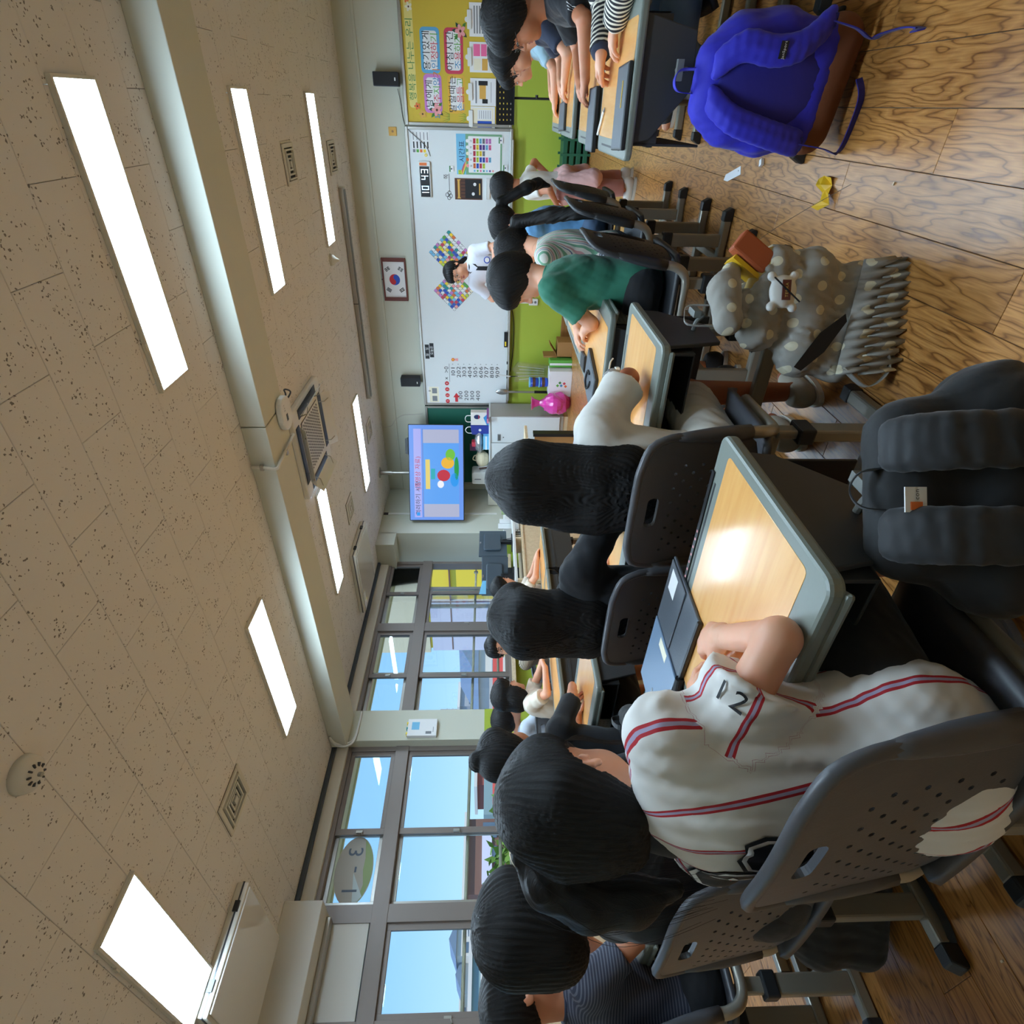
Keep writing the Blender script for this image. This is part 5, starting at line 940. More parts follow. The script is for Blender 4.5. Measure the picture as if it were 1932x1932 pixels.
def frame_of(fwd, up):
    f = nrm(fwd); u = nrm(np.asarray(up)-f*(np.asarray(up) @ f)); l = np.cross(u, f); return f, l, u
def ik(S, W, l1, l2, pole):
    S, W = np.asarray(S, float), np.asarray(W, float); d = W-S; L = np.linalg.norm(d); L2 = min(L, (l1+l2)*.995); d = nrm(d); W = S+d*L2
    a = (l1*l1-l2*l2+L2*L2)/(2*L2); h = math.sqrt(max(l1*l1-a*a, 1e-6)); p = np.asarray(pole, float); p = nrm(p-d*(p @ d)); return S+d*a+p*h, W
def hand_prims(W, d, bn, side, s=.85, curl=(.35, .35, .3), thumb=.6, spread=.12):
    """W wrist, d direction of the hand, bn normal out of its back, side +1 left / -1 right"""
    d = nrm(d); bn = nrm(np.asarray(bn, float)-d*(np.asarray(bn, float) @ d)); lt = np.cross(bn, d)*(-side)      # towards the thumb
    pr = []; offs = (.026, .0085, -.009, -.0255); kn = (.074, .078, .074, .066); ln = (.060, .068, .062, .048)
    for i in range(4):
        K = W+(d*kn[i]+lt*offs[i]+bn*(.004 if i in (1, 2) else 0))*s; pr.append(cone(W+lt*offs[i]*.55*s, K, .0135*s, .0105*s, .012*s))
        dd = nrm(d+lt*offs[i]/.026*spread); p = K; ang = 0; c_ = curl[i] if hasattr(curl[0], '__len__') else curl
        for j, fr_ in enumerate((.46, .31, .23)):
            ang += c_[j]; v = dd*math.cos(ang)-bn*math.sin(ang); q = p+v*ln[i]*fr_*s; pr.append(cone(p, q, (.0092-.0008*j)*s, (.0086-.0010*j)*s, .003)); p = q
    b0 = W+(d*.016+lt*.022-bn*.006)*s; b1 = b0+nrm(d*.75+lt*thumb-bn*.25)*.036*s; b2 = b1+nrm(d*.9+lt*thumb*.35-bn*.25)*.028*s; b3 = b2+nrm(d*.95+lt*thumb*.05-bn*.3)*.022*s
    pr += [cone(b0, b1, .0145*s, .0115*s, .012*s), cone(b1, b2, .0108*s, .0095*s, .004), cone(b2, b3, .0095*s, .0075*s, .003), cone(W, W+(d*.05)*s, .017*s, .02*s, .012*s)]
    return pr
def skin_mat(name, c):
    m, n, b = nodemat(name); N = n.nodes; L = n.links; at = N.new('ShaderNodeAttribute'); at.attribute_name = 'lip'; t = N.new('ShaderNodeTexNoise'); t.inputs['Scale'].default_value = 35; t.inputs['Detail'].default_value = 3
    g = N.new('ShaderNodeTexCoord'); L.new(g.outputs['Object'], t.inputs['Vector']); m1 = N.new('ShaderNodeMix'); m1.data_type = 'RGBA'; m1.inputs[6].default_value = (*lin(c), 1); m1.inputs[7].default_value = (*lin((min(255, c[0]+8), c[1]-12, c[2]-12)), 1); L.new(t.outputs['Fac'], m1.inputs[0])
    m2 = N.new('ShaderNodeMix'); m2.data_type = 'RGBA'; m2.inputs[7].default_value = (*lin((186, 96, 88)), 1); L.new(at.outputs['Fac'], m2.inputs[0]); L.new(m1.outputs[2], m2.inputs[6]); L.new(m2.outputs[2], b.inputs['Base Color'])
    b.inputs['Roughness'].default_value = .48; b.inputs['Subsurface Weight'].default_value = .12; b.inputs['Subsurface Radius'].default_value = (.01, .004, .002); b.inputs['Subsurface Scale'].default_value = .5; M[name] = m
skin_mat('skin', (224, 172, 140)); skin_mat('skin_tan', (196, 138, 104)); skin_mat('skin_dark', (158, 100, 70))
def hair_mat(name, c1, c2):
    m, n, b = nodemat(name); N = n.nodes; L = n.links; at = N.new('ShaderNodeAttribute'); at.attribute_name = 'streak'; t = N.new('ShaderNodeTexNoise'); t.noise_dimensions = '1D'; t.inputs['Scale'].default_value = 30; t.inputs['Detail'].default_value = 6; t.inputs['Roughness'].default_value = .8; L.new(at.outputs['Fac'], t.inputs['W'])
    cr = N.new('ShaderNodeValToRGB'); cr.color_ramp.elements[0].position = .35; cr.color_ramp.elements[0].color = (*lin(c1), 1); cr.color_ramp.elements[1].position = .75; cr.color_ramp.elements[1].color = (*lin(c2), 1); L.new(t.outputs['Fac'], cr.inputs[0]); L.new(cr.outputs[0], b.inputs['Base Color'])
    bp = N.new('ShaderNodeBump'); bp.inputs['Strength'].default_value = .6; bp.inputs['Distance'].default_value = .003; L.new(t.outputs['Fac'], bp.inputs['Height']); L.new(bp.outputs[0], b.inputs['Normal']); b.inputs['Roughness'].default_value = .4; b.inputs['Specular IOR Level'].default_value = .28; M[name] = m
hair_mat('hair', (13, 12, 13), (30, 27, 27)); hair_mat('hair_brown', (22, 18, 17), (48, 38, 33))
def stripe_mat(name, base, period, bands, rough=.8, attr='stripe', bump=.25):
    """bands: (from, to, colour) in metres inside one period, printed across the cloth"""
    m, n, b = nodemat(name); N = n.nodes; L = n.links; at = N.new('ShaderNodeAttribute'); at.attribute_name = attr; md = N.new('ShaderNodeMath'); md.operation = 'PINGPONG' if False else 'FLOORED_MODULO'; md.inputs[1].default_value = period; L.new(at.outputs['Fac'], md.inputs[0])
    last = None; col = N.new('ShaderNodeRGB'); col.outputs[0].default_value = (*lin(base), 1); last = col.outputs[0]
    for a, c_, rgb in bands:
        g1 = N.new('ShaderNodeMath'); g1.operation = 'GREATER_THAN'; g1.inputs[1].default_value = a; L.new(md.outputs[0], g1.inputs[0]); g2 = N.new('ShaderNodeMath'); g2.operation = 'LESS_THAN'; g2.inputs[1].default_value = c_; L.new(md.outputs[0], g2.inputs[0]); mu = N.new('ShaderNodeMath'); mu.operation = 'MULTIPLY'; L.new(g1.outputs[0], mu.inputs[0]); L.new(g2.outputs[0], mu.inputs[1])
        mx = N.new('ShaderNodeMix'); mx.data_type = 'RGBA'; mx.inputs[7].default_value = (*lin(rgb), 1); L.new(mu.outputs[0], mx.inputs[0]); L.new(last, mx.inputs[6]); last = mx.outputs[2]
    L.new(last, b.inputs['Base Color']); b.inputs['Roughness'].default_value = rough
    g = N.new('ShaderNodeTexCoord'); t = N.new('ShaderNodeTexNoise'); t.inputs['Scale'].default_value = 22; L.new(g.outputs['Object'], t.inputs['Vector']); bp = N.new('ShaderNodeBump'); bp.inputs['Strength'].default_value = bump; bp.inputs['Distance'].default_value = .004; L.new(t.outputs['Fac'], bp.inputs['Height']); L.new(bp.outputs[0], b.inputs['Normal']); M[name] = m
def cloth(name, rgb, rough=.85): pm(name, rgb, rough, bump=(24, .35), var=(9, .05), sheen=.15)
pm('eye_white', (226, 222, 216), .25); pm('eye_dark', (30, 20, 16), .15); pm('brow', (34, 28, 26), .7); pm('glass_frame', (30, 30, 34), .35, .3); pm('lens_wire', (150, 150, 156), .3, .7)
def mat_lens():
    m = bpy.data.materials.new('spectacle_lens'); m.use_nodes = True; n = m.node_tree; n.nodes.clear(); N = n.nodes; o = N.new('ShaderNodeOutputMaterial'); t = N.new('ShaderNodeBsdfTransparent'); gl = N.new('ShaderNodeBsdfGlossy'); gl.inputs['Roughness'].default_value = .03; mx = N.new('ShaderNodeMixShader'); mx.inputs[0].default_value = .06; n.links.new(t.outputs[0], mx.inputs[1]); n.links.new(gl.outputs[0], mx.inputs[2]); n.links.new(mx.outputs[0], o.inputs[0]); M['spectacle_lens'] = m
mat_lens()
class Fig:
    """one person: an Empty at the base with body, clothes, hair as parts"""
    def __init__(s, label, base, skin='skin', size=1.0, vox=(.009, .0045, .0045)):
        s.root = thing('person', label, 'person', (base[0], base[1], base[2] if len(base) > 2 else 0)); s.off = np.array(s.root.location); s.skin = skin; s.sz = size; s.vox = vox
        s.body = []; s.head = []; s.hands = []; s.lips = None; s.hf = None
    # ---- head
    def set_head(s, c, fwd, up=UP, scale=1.0, ear='simple', neck=None):
        f, l, u = frame_of(fwd, up); s.hf = (np.asarray(c, float), f, l, u, scale*s.sz); H = s.H; k = scale*s.sz; A = np.stack([f, l, u])
        E = lambda p, r, kk=.02, op='+': ell(H(*p), np.array(r)*k, A, kk*k, op)
        P = [E((-.012, 0, .032), (.090, .074, .078)), E((.018, 0, -.03), (.066, .060, .078), .03), E((.045, 0, -.076), (.036, .038, .03), .03), E((.04, 0, .025), (.048, .06, .05), .03)]
        for q in (-1, 1): P += [E((.048, q*.032, -.046), (.03, .028, .03), .03)]
        P += [E((.068, 0, -.092), (.018, .02, .015), .02)]
        for q in (-1, 1): P += [E((.094, q*.031, .0), (.013, .018, .011), .012, '-')]
        P += [cone(H(.082, 0, .004), H(.1, 0, -.026), .0065*k, .0105*k, .012*k)]
        for q in (-1, 1): P += [E((.091, q*.0105, -.031), (.009, .007, .006), .008)]
        P += [E((.0855, 0, -.0525), (.009, .0195, .0052), .006), E((.084, 0, -.0625), (.009, .0165, .006), .006), E((.098, 0, -.0573), (.012, .022, .0012), .003, '-')]
        for q in (-1, 1):
            if ear == 'full':
                B = (-.006, q*.0745, -.014); rim = [(.013, .004, .012), (.012, .008, .024), (.0, .012, .031), (-.014, .014, .027), (-.022, .014, .012), (-.021, .012, -.006), (-.012, .009, -.022), (.002, .005, -.031), (.008, .002, -.026)]
                pts = [H(B[0]+a, B[1]+q*b, B[2]+c_) for a, b, c_ in rim]
                P += [E((B[0]-.004, B[1]+q*.002, B[2]-.002), (.017, .008, .026), .008)]+[cone(a, b, .0042*k, .0042*k, .003*k) for a, b in zip(pts[:-1], pts[1:])]
                P += [ell(H(B[0]+.002, B[1]+q*.006, B[2]-.028), np.array((.007, .0045, .009))*k, A, .004*k), ell(H(B[0]+.001, B[1]+q*.0115, B[2]-.002), np.array((.0105, .008, .016))*k, A, .004*k, '-'), cone(H(B[0]+.011, B[1]+q*.006, B[2]-.001), H(B[0]+.009, B[1]+q*.008, B[2]-.012), .0042*k, .004*k, .003*k), cone(H(B[0]-.006, B[1]+q*.009, B[2]+.016), H(B[0]-.012, B[1]+q*.009, B[2]-.008), .0034*k, .0034*k, .003*k)]
            else: P += [E((-.012, q*.079, -.012), (.018, .007, .028), .006), E((-.004, q*.085, -.006), (.008, .005, .013), .004, '-')]
        s.head = P; return s
    def H(s, a, b, c_): c, f, l, u, k = s.hf; return c+(f*a+l*b+u*c_)*k
    def neck(s, N, r=.043):
        k = s.hf[4]; s.head += [cone(s.H(-.018, 0, -.045), np.asarray(N, float)+UP*-.01, r*k, (r+.006)*k, .025*k)]; s.N = np.asarray(N, float)
    # ---- trunk and limbs
    def trunk(s, P, N, lat, shw=.135, hipw=.072, fat=1.0):
        s.P, s.N = np.asarray(P, float), np.asarray(N, float); ax = nrm(s.N-s.P); lat = nrm(np.asarray(lat)-ax*(np.asarray(lat) @ ax)); fwd = np.cross(ax, lat)*-1.0; fwd = np.cross(lat, ax); s.lat, s.ax, s.fwd = lat, ax, -fwd if False else fwd; z = s.sz; A = np.stack([lat, fwd, ax]); L = np.linalg.norm(s.N-s.P)
        s.shL, s.shR = s.N-ax*.045*z+lat*shw*z, s.N-ax*.045*z-lat*shw*z; s.A = A
        s.tprims = [(s.P, (.105*fat, .088*fat, .085)), (s.P+ax*L*.36, (.1*fat, .078*fat, .11)), (s.P+ax*L*.68, (.118*fat, .083*fat, .115))]
        s.body += [ell(c, np.array(r)*z, A, .05*z) for c, r in s.tprims]+[cone(s.shL-ax*.004, s.shR-ax*.004, .042*z, .042*z, .05*z), cone(s.N-ax*.03*z, s.N+ax*.01, .06*z, .045*z, .04*z)]
        s.hipL, s.hipR = s.P+lat*hipw*z-ax*.02, s.P-lat*hipw*z-ax*.02; return s
    def arm(s, side, W, pole, hd=None, bn=None, curl=(.35, .4, .3), thumb=.6, l1=.205, l2=.19, hs=.85, S=None, spread=.12, r=(.036, .031, .030, .0215)):
        z = s.sz; S = (s.shL if side > 0 else s.shR) if S is None else np.asarray(S, float); El, W = ik(S, W, l1*z, l2*z, pole); setattr(s, 'arm'+('L' if side > 0 else 'R'), (S, El, W))
        s.body += [cone(S, El, r[0]*z, r[1]*z, .02*z), cone(El, W, r[2]*z, r[3]*z, .012*z)]
        hd = nrm(W-El) if hd is None else nrm(hd); bn = UP if bn is None else bn; s.hands += [cone(El+(W-El)*.82, W, (r[2]+(r[3]-r[2])*.82)*z, r[3]*z, .01)]+hand_prims(W, hd, bn, side, hs*z, curl, thumb, spread); return s
    def leg(s, side, K, An, toe=None, r=(.064, .048, .046, .031)):
        z = s.sz; Hp = s.hipL if side > 0 else s.hipR; K, An = np.asarray(K, float), np.asarray(An, float); setattr(s, 'leg'+('L' if side > 0 else 'R'), (Hp, K, An)); s.body += [cone(Hp, K, r[0]*z, r[1]*z, .03), cone(K, An, r[2]*z, r[3]*z, .02)]
        toe = nrm(V3(s.fwd[0], s.fwd[1], 0)) if toe is None else nrm(toe); s.body += [cone(An+V3(0, 0, -.02), An+toe*.13+V3(0, 0, -.035), .03*z, .026*z, .02)]; s.toe = toe; return s
    def finish_body(s, lips=True):
        parts = [surf(s.body, s.vox[0]), surf(s.head, s.vox[1])]
        if s.hands: parts.append(surf(s.hands, s.vox[2]))
        V, F = join(parts); lip = np.zeros(len(V))
        if lips:
            c, f, l, u, k = s.hf; q = (V-c)/k; a, b, z = q @ f, q @ l, q @ u; lip = np.clip(1.3-(((b/.021)**2+((z+.0575)/.0105)**2)), 0, 1)*(a > .06)
        s.obj = mesh_np('body', V, F, s.skin, s.root, s.off, dict(lip=lip)); return s
    def eyes(s, glasses=None, closed=False, brow=True):
        c, f, l, u, k = s.hf
        for q in (-1, 1):
            if not closed:
                R = np.stack([f, l, u], 1); mb = MB().ball((0, 0, 0), (.0075*k, .0125*k, (.0055)*k), 12); mb.v = [tuple(s.H(.0815, q*.031, -.001)+R @ np.array(p)) for p in mb.v]; e = mb.build('eye', 'eye_white', s.root, True, off=s.off)
                mb = MB().ball((0, 0, 0), (.0035*k, .0058*k, .0052*k), 10); mb.v = [tuple(s.H(.0878, q*.0305, -.001)+R @ np.array(p)) for p in mb.v]; mb.build('iris', 'eye_dark', e, True, off=s.off)
            MB().tube([s.H(.0835, q*.0175, -.001), s.H(.0885, q*.026, .0045), s.H(.0875, q*.036, .0045), s.H(.080, q*.045, .0005)], .0016*k, 6).build('lash_line', 'brow', s.root, True, off=s.off)
            if brow: MB().tube([s.H(.0905, q*.014, .0185), s.H(.0905, q*.028, .0225), s.H(.081, q*.046, .0185)], [.002*k, .0027*k, .0014*k], 6).build('eyebrow', 'brow', s.root, True, off=s.off)
        if glasses:
            g = thing('x', 'x', 'x'); bpy.data.objects.remove(g); mb = MB()
            for q in (-1, 1): mb.tube([s.H(.101-.004*abs(math.cos(a)), q*.032+.0215*math.cos(a), -.003+.0175*math.sin(a)) for a in np.linspace(0, 2*PI, 19)], .0012*k, 6); mb.tube([s.H(.095, q*.054, .0), s.H(.05, q*.074, .002), s.H(-.02, q*.082, .0)], .0014*k, 6)
            mb.tube([s.H(.102, -.0105, .0), s.H(.105, 0, .003), s.H(.102, .0105, .0)], .0013*k, 6); gl = mb.build('spectacles', glasses, s.root, True, off=s.off)
            for q in (-1, 1):
                o = MB(); o.poly([s.H(.1005, q*.032+.021*math.cos(a), -.003+.017*math.sin(a)) for a in np.linspace(0, 2*PI, 17)[:-1]]); o.build('lens', 'spectacle_lens', gl, off=s.off)
        return s
    # ---- clothes
    def shirt(s, m, sleeve=.55, puff=.014, hem=.05, vox=None, seed=1, folds=.004, name='shirt', sl_r=None, stripe=None, collar=True, sleeve_cut=True, extra=(), neckdrop=0.0, sleeves=(1, 1), tail=None):
        z = s.sz; A = s.A; P = [ell(c, np.array(r)*z+puff, A, .05*z, cut=[(s.P-s.ax*hem*z, -s.ax)], tag_=0) for c, r in s.tprims]; P += [cone(s.shL-s.ax*.006, s.shR-s.ax*.006, .046*z+puff*.6, .046*z+puff*.6, .05*z)]
        if tail is not None: P += [ell(tail[0], tail[1], A, .04*z)]
        for sd, on in ((1, sleeves[0]), (-1, sleeves[1])):
            if not on: continue
            S, El, W = getattr(s, 'arm'+('L' if sd > 0 else 'R')); full = sleeve > 1.0; d = nrm(El-S); l1 = np.linalg.norm(El-S); r0, r1 = (sl_r or (.046, .05)) if not full else (sl_r or (.045, .042)); r0 *= z; r1 *= z
            if not full: e_ = S+d*l1*sleeve; P += [cone(S, S+d*l1*(sleeve+.25), r0, r1, .03*z, cut=[(e_, d)], tag_=sd)]
            else: d2 = nrm(W-El); l2 = np.linalg.norm(W-El); P += [cone(S, El, r0, r1, .03*z, tag_=sd), cone(El, W+d2*.02, r1, r1*.85, .02*z, cut=[(El+d2*l2*(sleeve-1), d2)], tag_=sd)]
        P += list(extra); n0 = s.N+s.ax*(.012-neckdrop)*z; P += [cone(s.N-s.ax*.03*z, s.N+s.ax*.05*z, .062*z, .054*z, .02*z, cut=[(n0+s.ax*.004, s.ax)])]
        V, F = surf(P, vox or s.vox[0], ripples(seed, folds*z) if folds else None); at = {}
        if stripe: at['stripe'] = stripe(s, V)
        o = mesh_np(name, V, F, m, s.root, s.off, at); s.shirt_VF = (V, F)
        if collar:
            f, l, u = frame_of(s.fwd, s.ax); cc = n0+s.ax*.002; cm = collar if isinstance(collar, str) else m
            MB().tube([cc+(l*math.cos(a)*.058+f*math.sin(a)*.056)*z+s.ax*(-.016*max(0, math.sin(a)))*z for a in np.linspace(0, 2*PI, 25)], .0065*z, 8).build('neckband', cm, o, True, off=s.off)
        return o
    def trousers(s, m, to=.95, puff=.012, vox=None, seed=4, folds=.004, name='trousers', knee_r=None, stripe=None):
        z = s.sz; A = s.A; P = [ell(s.P-s.ax*.015, np.array((.105, .09, .08))*z+puff, A, .04)]
        for sd in ('L', 'R'):
            Hp, K, An = getattr(s, 'leg'+sd); l1, l2 = np.linalg.norm(K-Hp), np.linalg.norm(An-K)
            if to <= 1: d = nrm(K-Hp); P += [cone(Hp, Hp+d*l1*(to+.12), .066*z+puff, (.052 if knee_r is None else knee_r)*z+puff, .03, cut=[(Hp+d*l1*to, d)])]
            else: d = nrm(An-K); P += [cone(Hp, K, .066*z+puff, .052*z+puff, .03), cone(K, K+d*l2*(to-.9), .052*z+puff, .042*z+puff, .02, cut=[(K+d*l2*(to-1), d)])]
        V, F = surf(P, vox or s.vox[0], ripples(seed, folds) if folds else None); return mesh_np(name, V, F, m, s.root, s.off, dict(stripe=stripe(s, V)) if stripe else None)
    def shoes(s, m, sole='offwhite'):
        for sd in ('L', 'R'):
            Hp, K, An = getattr(s, 'leg'+sd); z = s.sz; t = s.toe; l = np.cross(UP, t); b = V3(An[0], An[1], 0); A = np.stack([t, l, UP])
            V, F = surf([ell(b+t*.035+UP*.045, np.array((.105, .042, .04))*z, A, .02, cut=[(b+UP*.014, -UP)]), ell(b-t*.03+UP*.06, np.array((.05, .04, .055))*z, A, .02, cut=[(b+UP*.014, -UP), (b+UP*.095, UP)])], .006); o = mesh_np('shoe', V, F, m, s.root, s.off)
            MB().prism([tuple(np.array([math.cos(a)*.112*z+.028, math.sin(a)*.046*z])) for a in np.linspace(0, 2*PI, 21)[:-1]], 0, .018, (b, t, l, UP)).build('sole', sole, o, off=s.off)
    # ---- hair
    def streak(s, V):
        c, f, l, u, k = s.hf; q = (V-s.H(-.035, 0, .105))/k; return np.arctan2(q @ l, q @ f)*2.2+.6*(q @ u)*.15
    def hair(s, m='hair', bang=.035, nape=-.085, side=-.055, vox=None, puff=.0, extra=(), sub=(), n=42, amp=.0022, name='hair', facecut=True, seed=1, tight=1.0):
        k = s.hf[4]; A = np.stack(s.hf[1:4]); H = s.H; E = lambda p, r, kk=.02, op='+', cut=None: ell(H(*p), (np.array(r)+puff)*k*tight, A, kk*k, op, cut)
        P = [E((-.016, 0, .036), (.104, .086, .092)), E((-.052, 0, nape+.065), (.056, .072, .075), .03)]
        for q in (-1, 1): P += [E((-.015, q*.058, side+.055), (.052, .03, .066), .03)]
        P += [E((.042, 0, .062), (.058, .072, .05), .03)]
        P += list(extra)
        if facecut: P += [ell(H(.098, 0, bang-.125), np.array((.055, .066, .125))*k, A, .012*k, '-'), ell(H(.06, 0, bang-.15), np.array((.075, .098, .115))*k, A, .01*k, '-')]
        P += list(sub)
        c, f, l, u, kk = s.hf; cr = s.H(-.035, 0, .105); rp = ripples(seed, .0016*k, .6)
        def d(p):
            q = (p-cr)/k; th = np.arctan2(q @ l, q @ f); return amp*k*np.sin(n*th+3*np.sin(4*th+q @ u*18)+5*np.sin(q @ u*9))+rp(p)
        V, F = surf(P, vox or s.vox[1], d); return mesh_np(name, V, F, m, s.root, s.off, dict(streak=s.streak(V)))
    def strands(s, paths, m='hair', r=.0007, name='hair_strands'):
        mb = MB()
        for p in paths: mb.tube(p, [r*(1-.7*i/(len(p)-1)) for i in range(len(p))], 4, False)
        o = mb.build(name, m, s.root, True, off=s.off); o['kind'] = 'stuff'; return o
def decal(V, F, poly, O, A, B, D, h=.002, name='print', m='ink', parent=None, off=(0, 0, 0), bvh=None, grid=.008):
    """flat print wrapped on a surface: polygon in the plane (A,B) at O is dropped along -D onto the mesh"""
    bvh = bvh or BVHTree.FromPolygons([tuple(v) for v in V], [tuple(f) for f in F]); O, A, B, D = [np.asarray(q, float) for q in (O, A, B, D)]
    xs = [p[0] for p in poly]; ys = [p[1] for p in poly]; pts = [Vector(p) for p in poly]; es = [(i, (i+1) % len(poly)) for i in range(len(poly))]
    def inside(c):
        r = False; j = len(poly)-1
        for i in range(len(poly)):
            if (poly[i][1] > c[1]) != (poly[j][1] > c[1]) and c[0] < (poly[j][0]-poly[i][0])*(c[1]-poly[i][1])/(poly[j][1]-poly[i][1])+poly[i][0]: r = not r
            j = i
        return r
    g = [(x, y) for x in np.arange(min(xs), max(xs), grid) for y in np.arange(min(ys), max(ys), grid)]; pts += [Vector(p) for p in g if inside(p)]
    v, e_, f, _, _, _ = delaunay_2d_cdt(pts, es, [], 1, 1e-6); out = []
    for p in v:
        w_ = O+A*p.x+B*p.y; hit = bvh.ray_cast(Vector(w_+D*.12), Vector(-D), .24); out.append(np.array(hit[0])+np.array(hit[1])*h if hit[0] else None)
    ok = [tuple(q) for q in f if all(out[i] is not None for i in q) and max(np.linalg.norm(out[q[i]]-out[q[i-1]]) for i in range(3)) < .045]; out = [o if o is not None else np.zeros(3) for o in out]; use = sorted({i for q in ok for i in q}); mp_ = {a: b for b, a in enumerate(use)}
    mb = MB(); mb.add([out[i] for i in use], [tuple(mp_[i] for i in q) for q in ok]); return mb.build(name, m, parent, True, off=off)
def seated(label, x, y, ang, lean=.12, side=0.0, seat=.40, T=.37, head_yaw=0.0, head_pitch=.15, head_roll=0.0, head_scale=1.0, size=1.0, skin='skin', vox=(.009, .0045, .0045), ear='simple', head_off=(0, 0, 0), shw=.135, fat=1.0, legs=True, knee=.37, hd_f=.03, hd_u=.15, twist=0.0):
    """child on a chair: (x,y) seat centre, ang = facing direction angle from +y, counter-clockwise"""
    F = V3(-math.sin(ang), math.cos(ang), 0); Lt = V3(-F[1], F[0], 0); fg = Fig(label, (x, y, 0), skin, size, vox)
    P = V3(x, y, seat+.085); N = P+(UP*math.cos(lean)+F*math.sin(lean)+Lt*side)*T
    lt2 = nrm(Lt*math.cos(twist)-F*math.sin(twist)); fg.trunk(P, N, lt2, shw, fat=fat); fg.F, fg.Lt = F, Lt
    hy = ang+head_yaw; hf = V3(-math.sin(hy)*math.cos(head_pitch), math.cos(hy)*math.cos(head_pitch), -math.sin(head_pitch)); hl = V3(-math.cos(hy), -math.sin(hy), 0); hu = nrm(np.cross(hf, hl)); hu = nrm(hu*math.cos(head_roll)+hl*math.sin(head_roll))
    c = N+UP*hd_u*size+F*hd_f*size+np.array(head_off); fg.set_head(c, hf, hu, head_scale, ear); fg.neck(N)
    if legs:
        for sd in (1, -1):
            K = P+Lt*sd*.085+F*knee+UP*(-.03); fg.leg(sd, K, V3(K[0]+F[0]*.02, K[1]+F[1]*.02, .075))
    return fg
# ================================================================ the people
NEAR, MID, FAR = (.0065, .0034, .0028), (.008, .004, .004), (.010, .0046, .0046)
stripe_mat('jersey', (222, 218, 212), .078, [(0, .0034, (178, 34, 44)), (.0034, .0072, (168, 158, 184)), (.0072, .0106, (178, 34, 44))])
stripe_mat('zebra', (28, 28, 36), .019, [(0, .0085, (226, 220, 204))]); stripe_mat('fine_stripe', (196, 184, 160), .011, [(0, .0045, (88, 82, 76))]); stripe_mat('navy_stripe', (50, 54, 70), .009, [(0, .0035, (96, 98, 110))]); stripe_mat('plaid_cloth', (222, 222, 212), .026, [(0, .006, (120, 170, 140)), (.012, .016, (196, 150, 150)), (.019, .021, (90, 110, 150))]); stripe_mat('check_short', (58, 62, 72), .012, [(0, .004, (168, 176, 186))])
for nm, c in dict(tee_black=(30, 32, 38), tee_white=(226, 222, 214), tee_green=(44, 116, 92), tee_blue=(96, 150, 196), tee_navy=(36, 44, 66), tee_pale=(158, 190, 204), sweat_black=(22, 23, 28), short_black=(26, 27, 31), short_white=(214, 210, 200), denim=(92, 118, 150), pink_cloth=(226, 178, 172), dusty_pink=(176, 120, 112), cream_tee=(226, 212, 192), polo_white=(222, 224, 234), print_tee=(206, 214, 226), grey_croc=(150, 150, 156), shoe_beige=(170, 164, 148), shoe_white=(214, 212, 206), shoe_dark=(46, 46, 50)).items(): cloth(nm, c)
def s_torso(fg, V, ang=0.0): return (V-fg.N) @ fg.lat*math.cos(ang)+(V-fg.N) @ fg.fwd*math.sin(ang)
def arm_t(fg, V, sd):
    S, El, W = getattr(fg, 'arm'+('L' if sd > 0 else 'R')); d1 = nrm(El-S); return V-S, d1, np.linalg.norm(El-S)
def s_jersey(fg, V):
    q0 = V-fg.P; q0 = q0-np.outer(q0 @ fg.ax, fg.ax); st = np.arctan2(q0 @ fg.lat, -(q0 @ fg.fwd))*.118+.022+.078*20
    for sd in (1, -1):
        q, d, L = arm_t(fg, V, sd); t = q @ d; r = q-np.outer(t, d); dist = np.linalg.norm(r, axis=1); on = (dist < .085) & (t > .02) & (((V-fg.N) @ fg.lat)*sd > .135)
        a = nrm(np.cross(d, fg.ax)); b = np.cross(d, a); th = np.arctan2(r @ b, r @ a); st = np.where(on, th*.062+.01+.078*20, st)
    return st
def s_along(fg, V):     # rings round the sleeves, level hoops on the trunk
    st = V[:, 2].copy()
    for sd in (1, -1):
        S, El, W = getattr(fg, 'arm'+('L' if sd > 0 else 'R')); best = np.full(len(V), 9.0)
        for A_, B_, o in ((S, El, 0), (El, W, np.linalg.norm(El-S))):
            d = nrm(B_-A_); t = np.clip((V-A_) @ d, 0, np.linalg.norm(B_-A_)); dist = np.linalg.norm(V-A_-np.outer(t, d), axis=1); m = (dist < .07) & (dist < best); st = np.where(m, t+o, st); best = np.where(m, dist, best)
    return st
s_z = lambda fg, V: V[:, 2]+.01*np.sin(V[:, 0]*30)
s_x = lambda fg, V: s_torso(fg, V)
# ---- 1: the child in the striped baseball jersey, nearest the camera
p = Fig('child in white red-striped baseball jersey with tied black hair, back turned', (-.80, .50, 0), 'skin', 1.0, NEAR)
p.trunk((-.79, .485, .50), (-.935, .49, .818), (-1, -.06, 0), .15, fat=1.08); p.F, p.Lt = V3(0, 1, 0), V3(-1, 0, 0)
hy = .42; hp = .30; hf = V3(-math.sin(hy)*math.cos(hp), math.cos(hy)*math.cos(hp), -math.sin(hp)); p.set_head((-.985, .515, .957), hf, V3(-.08, .12, 1), 1.02, 'full'); p.neck((-.945, .485, .82), .042)
p.arm(-1, (-.775, .695, .683), (.9, -.1, -.3), (-.75, .62, .0), (.25, .3, .9), ((.5, .7, .4), (.55, .75, .45), (.6, .8, .5), (.65, .85, .5)), .75, .195, .185, .95, S=(-.80, .495, .748))
p.arm(1, (-1.03, .70, .672), (-.8, -.3, -.3), (.72, .62, .03), (-.2, .1, .95), ((.3, .4, .3), (.35, .45, .3), (.4, .5, .3), (.4, .5, .3)), .5, .20, .19, .92)
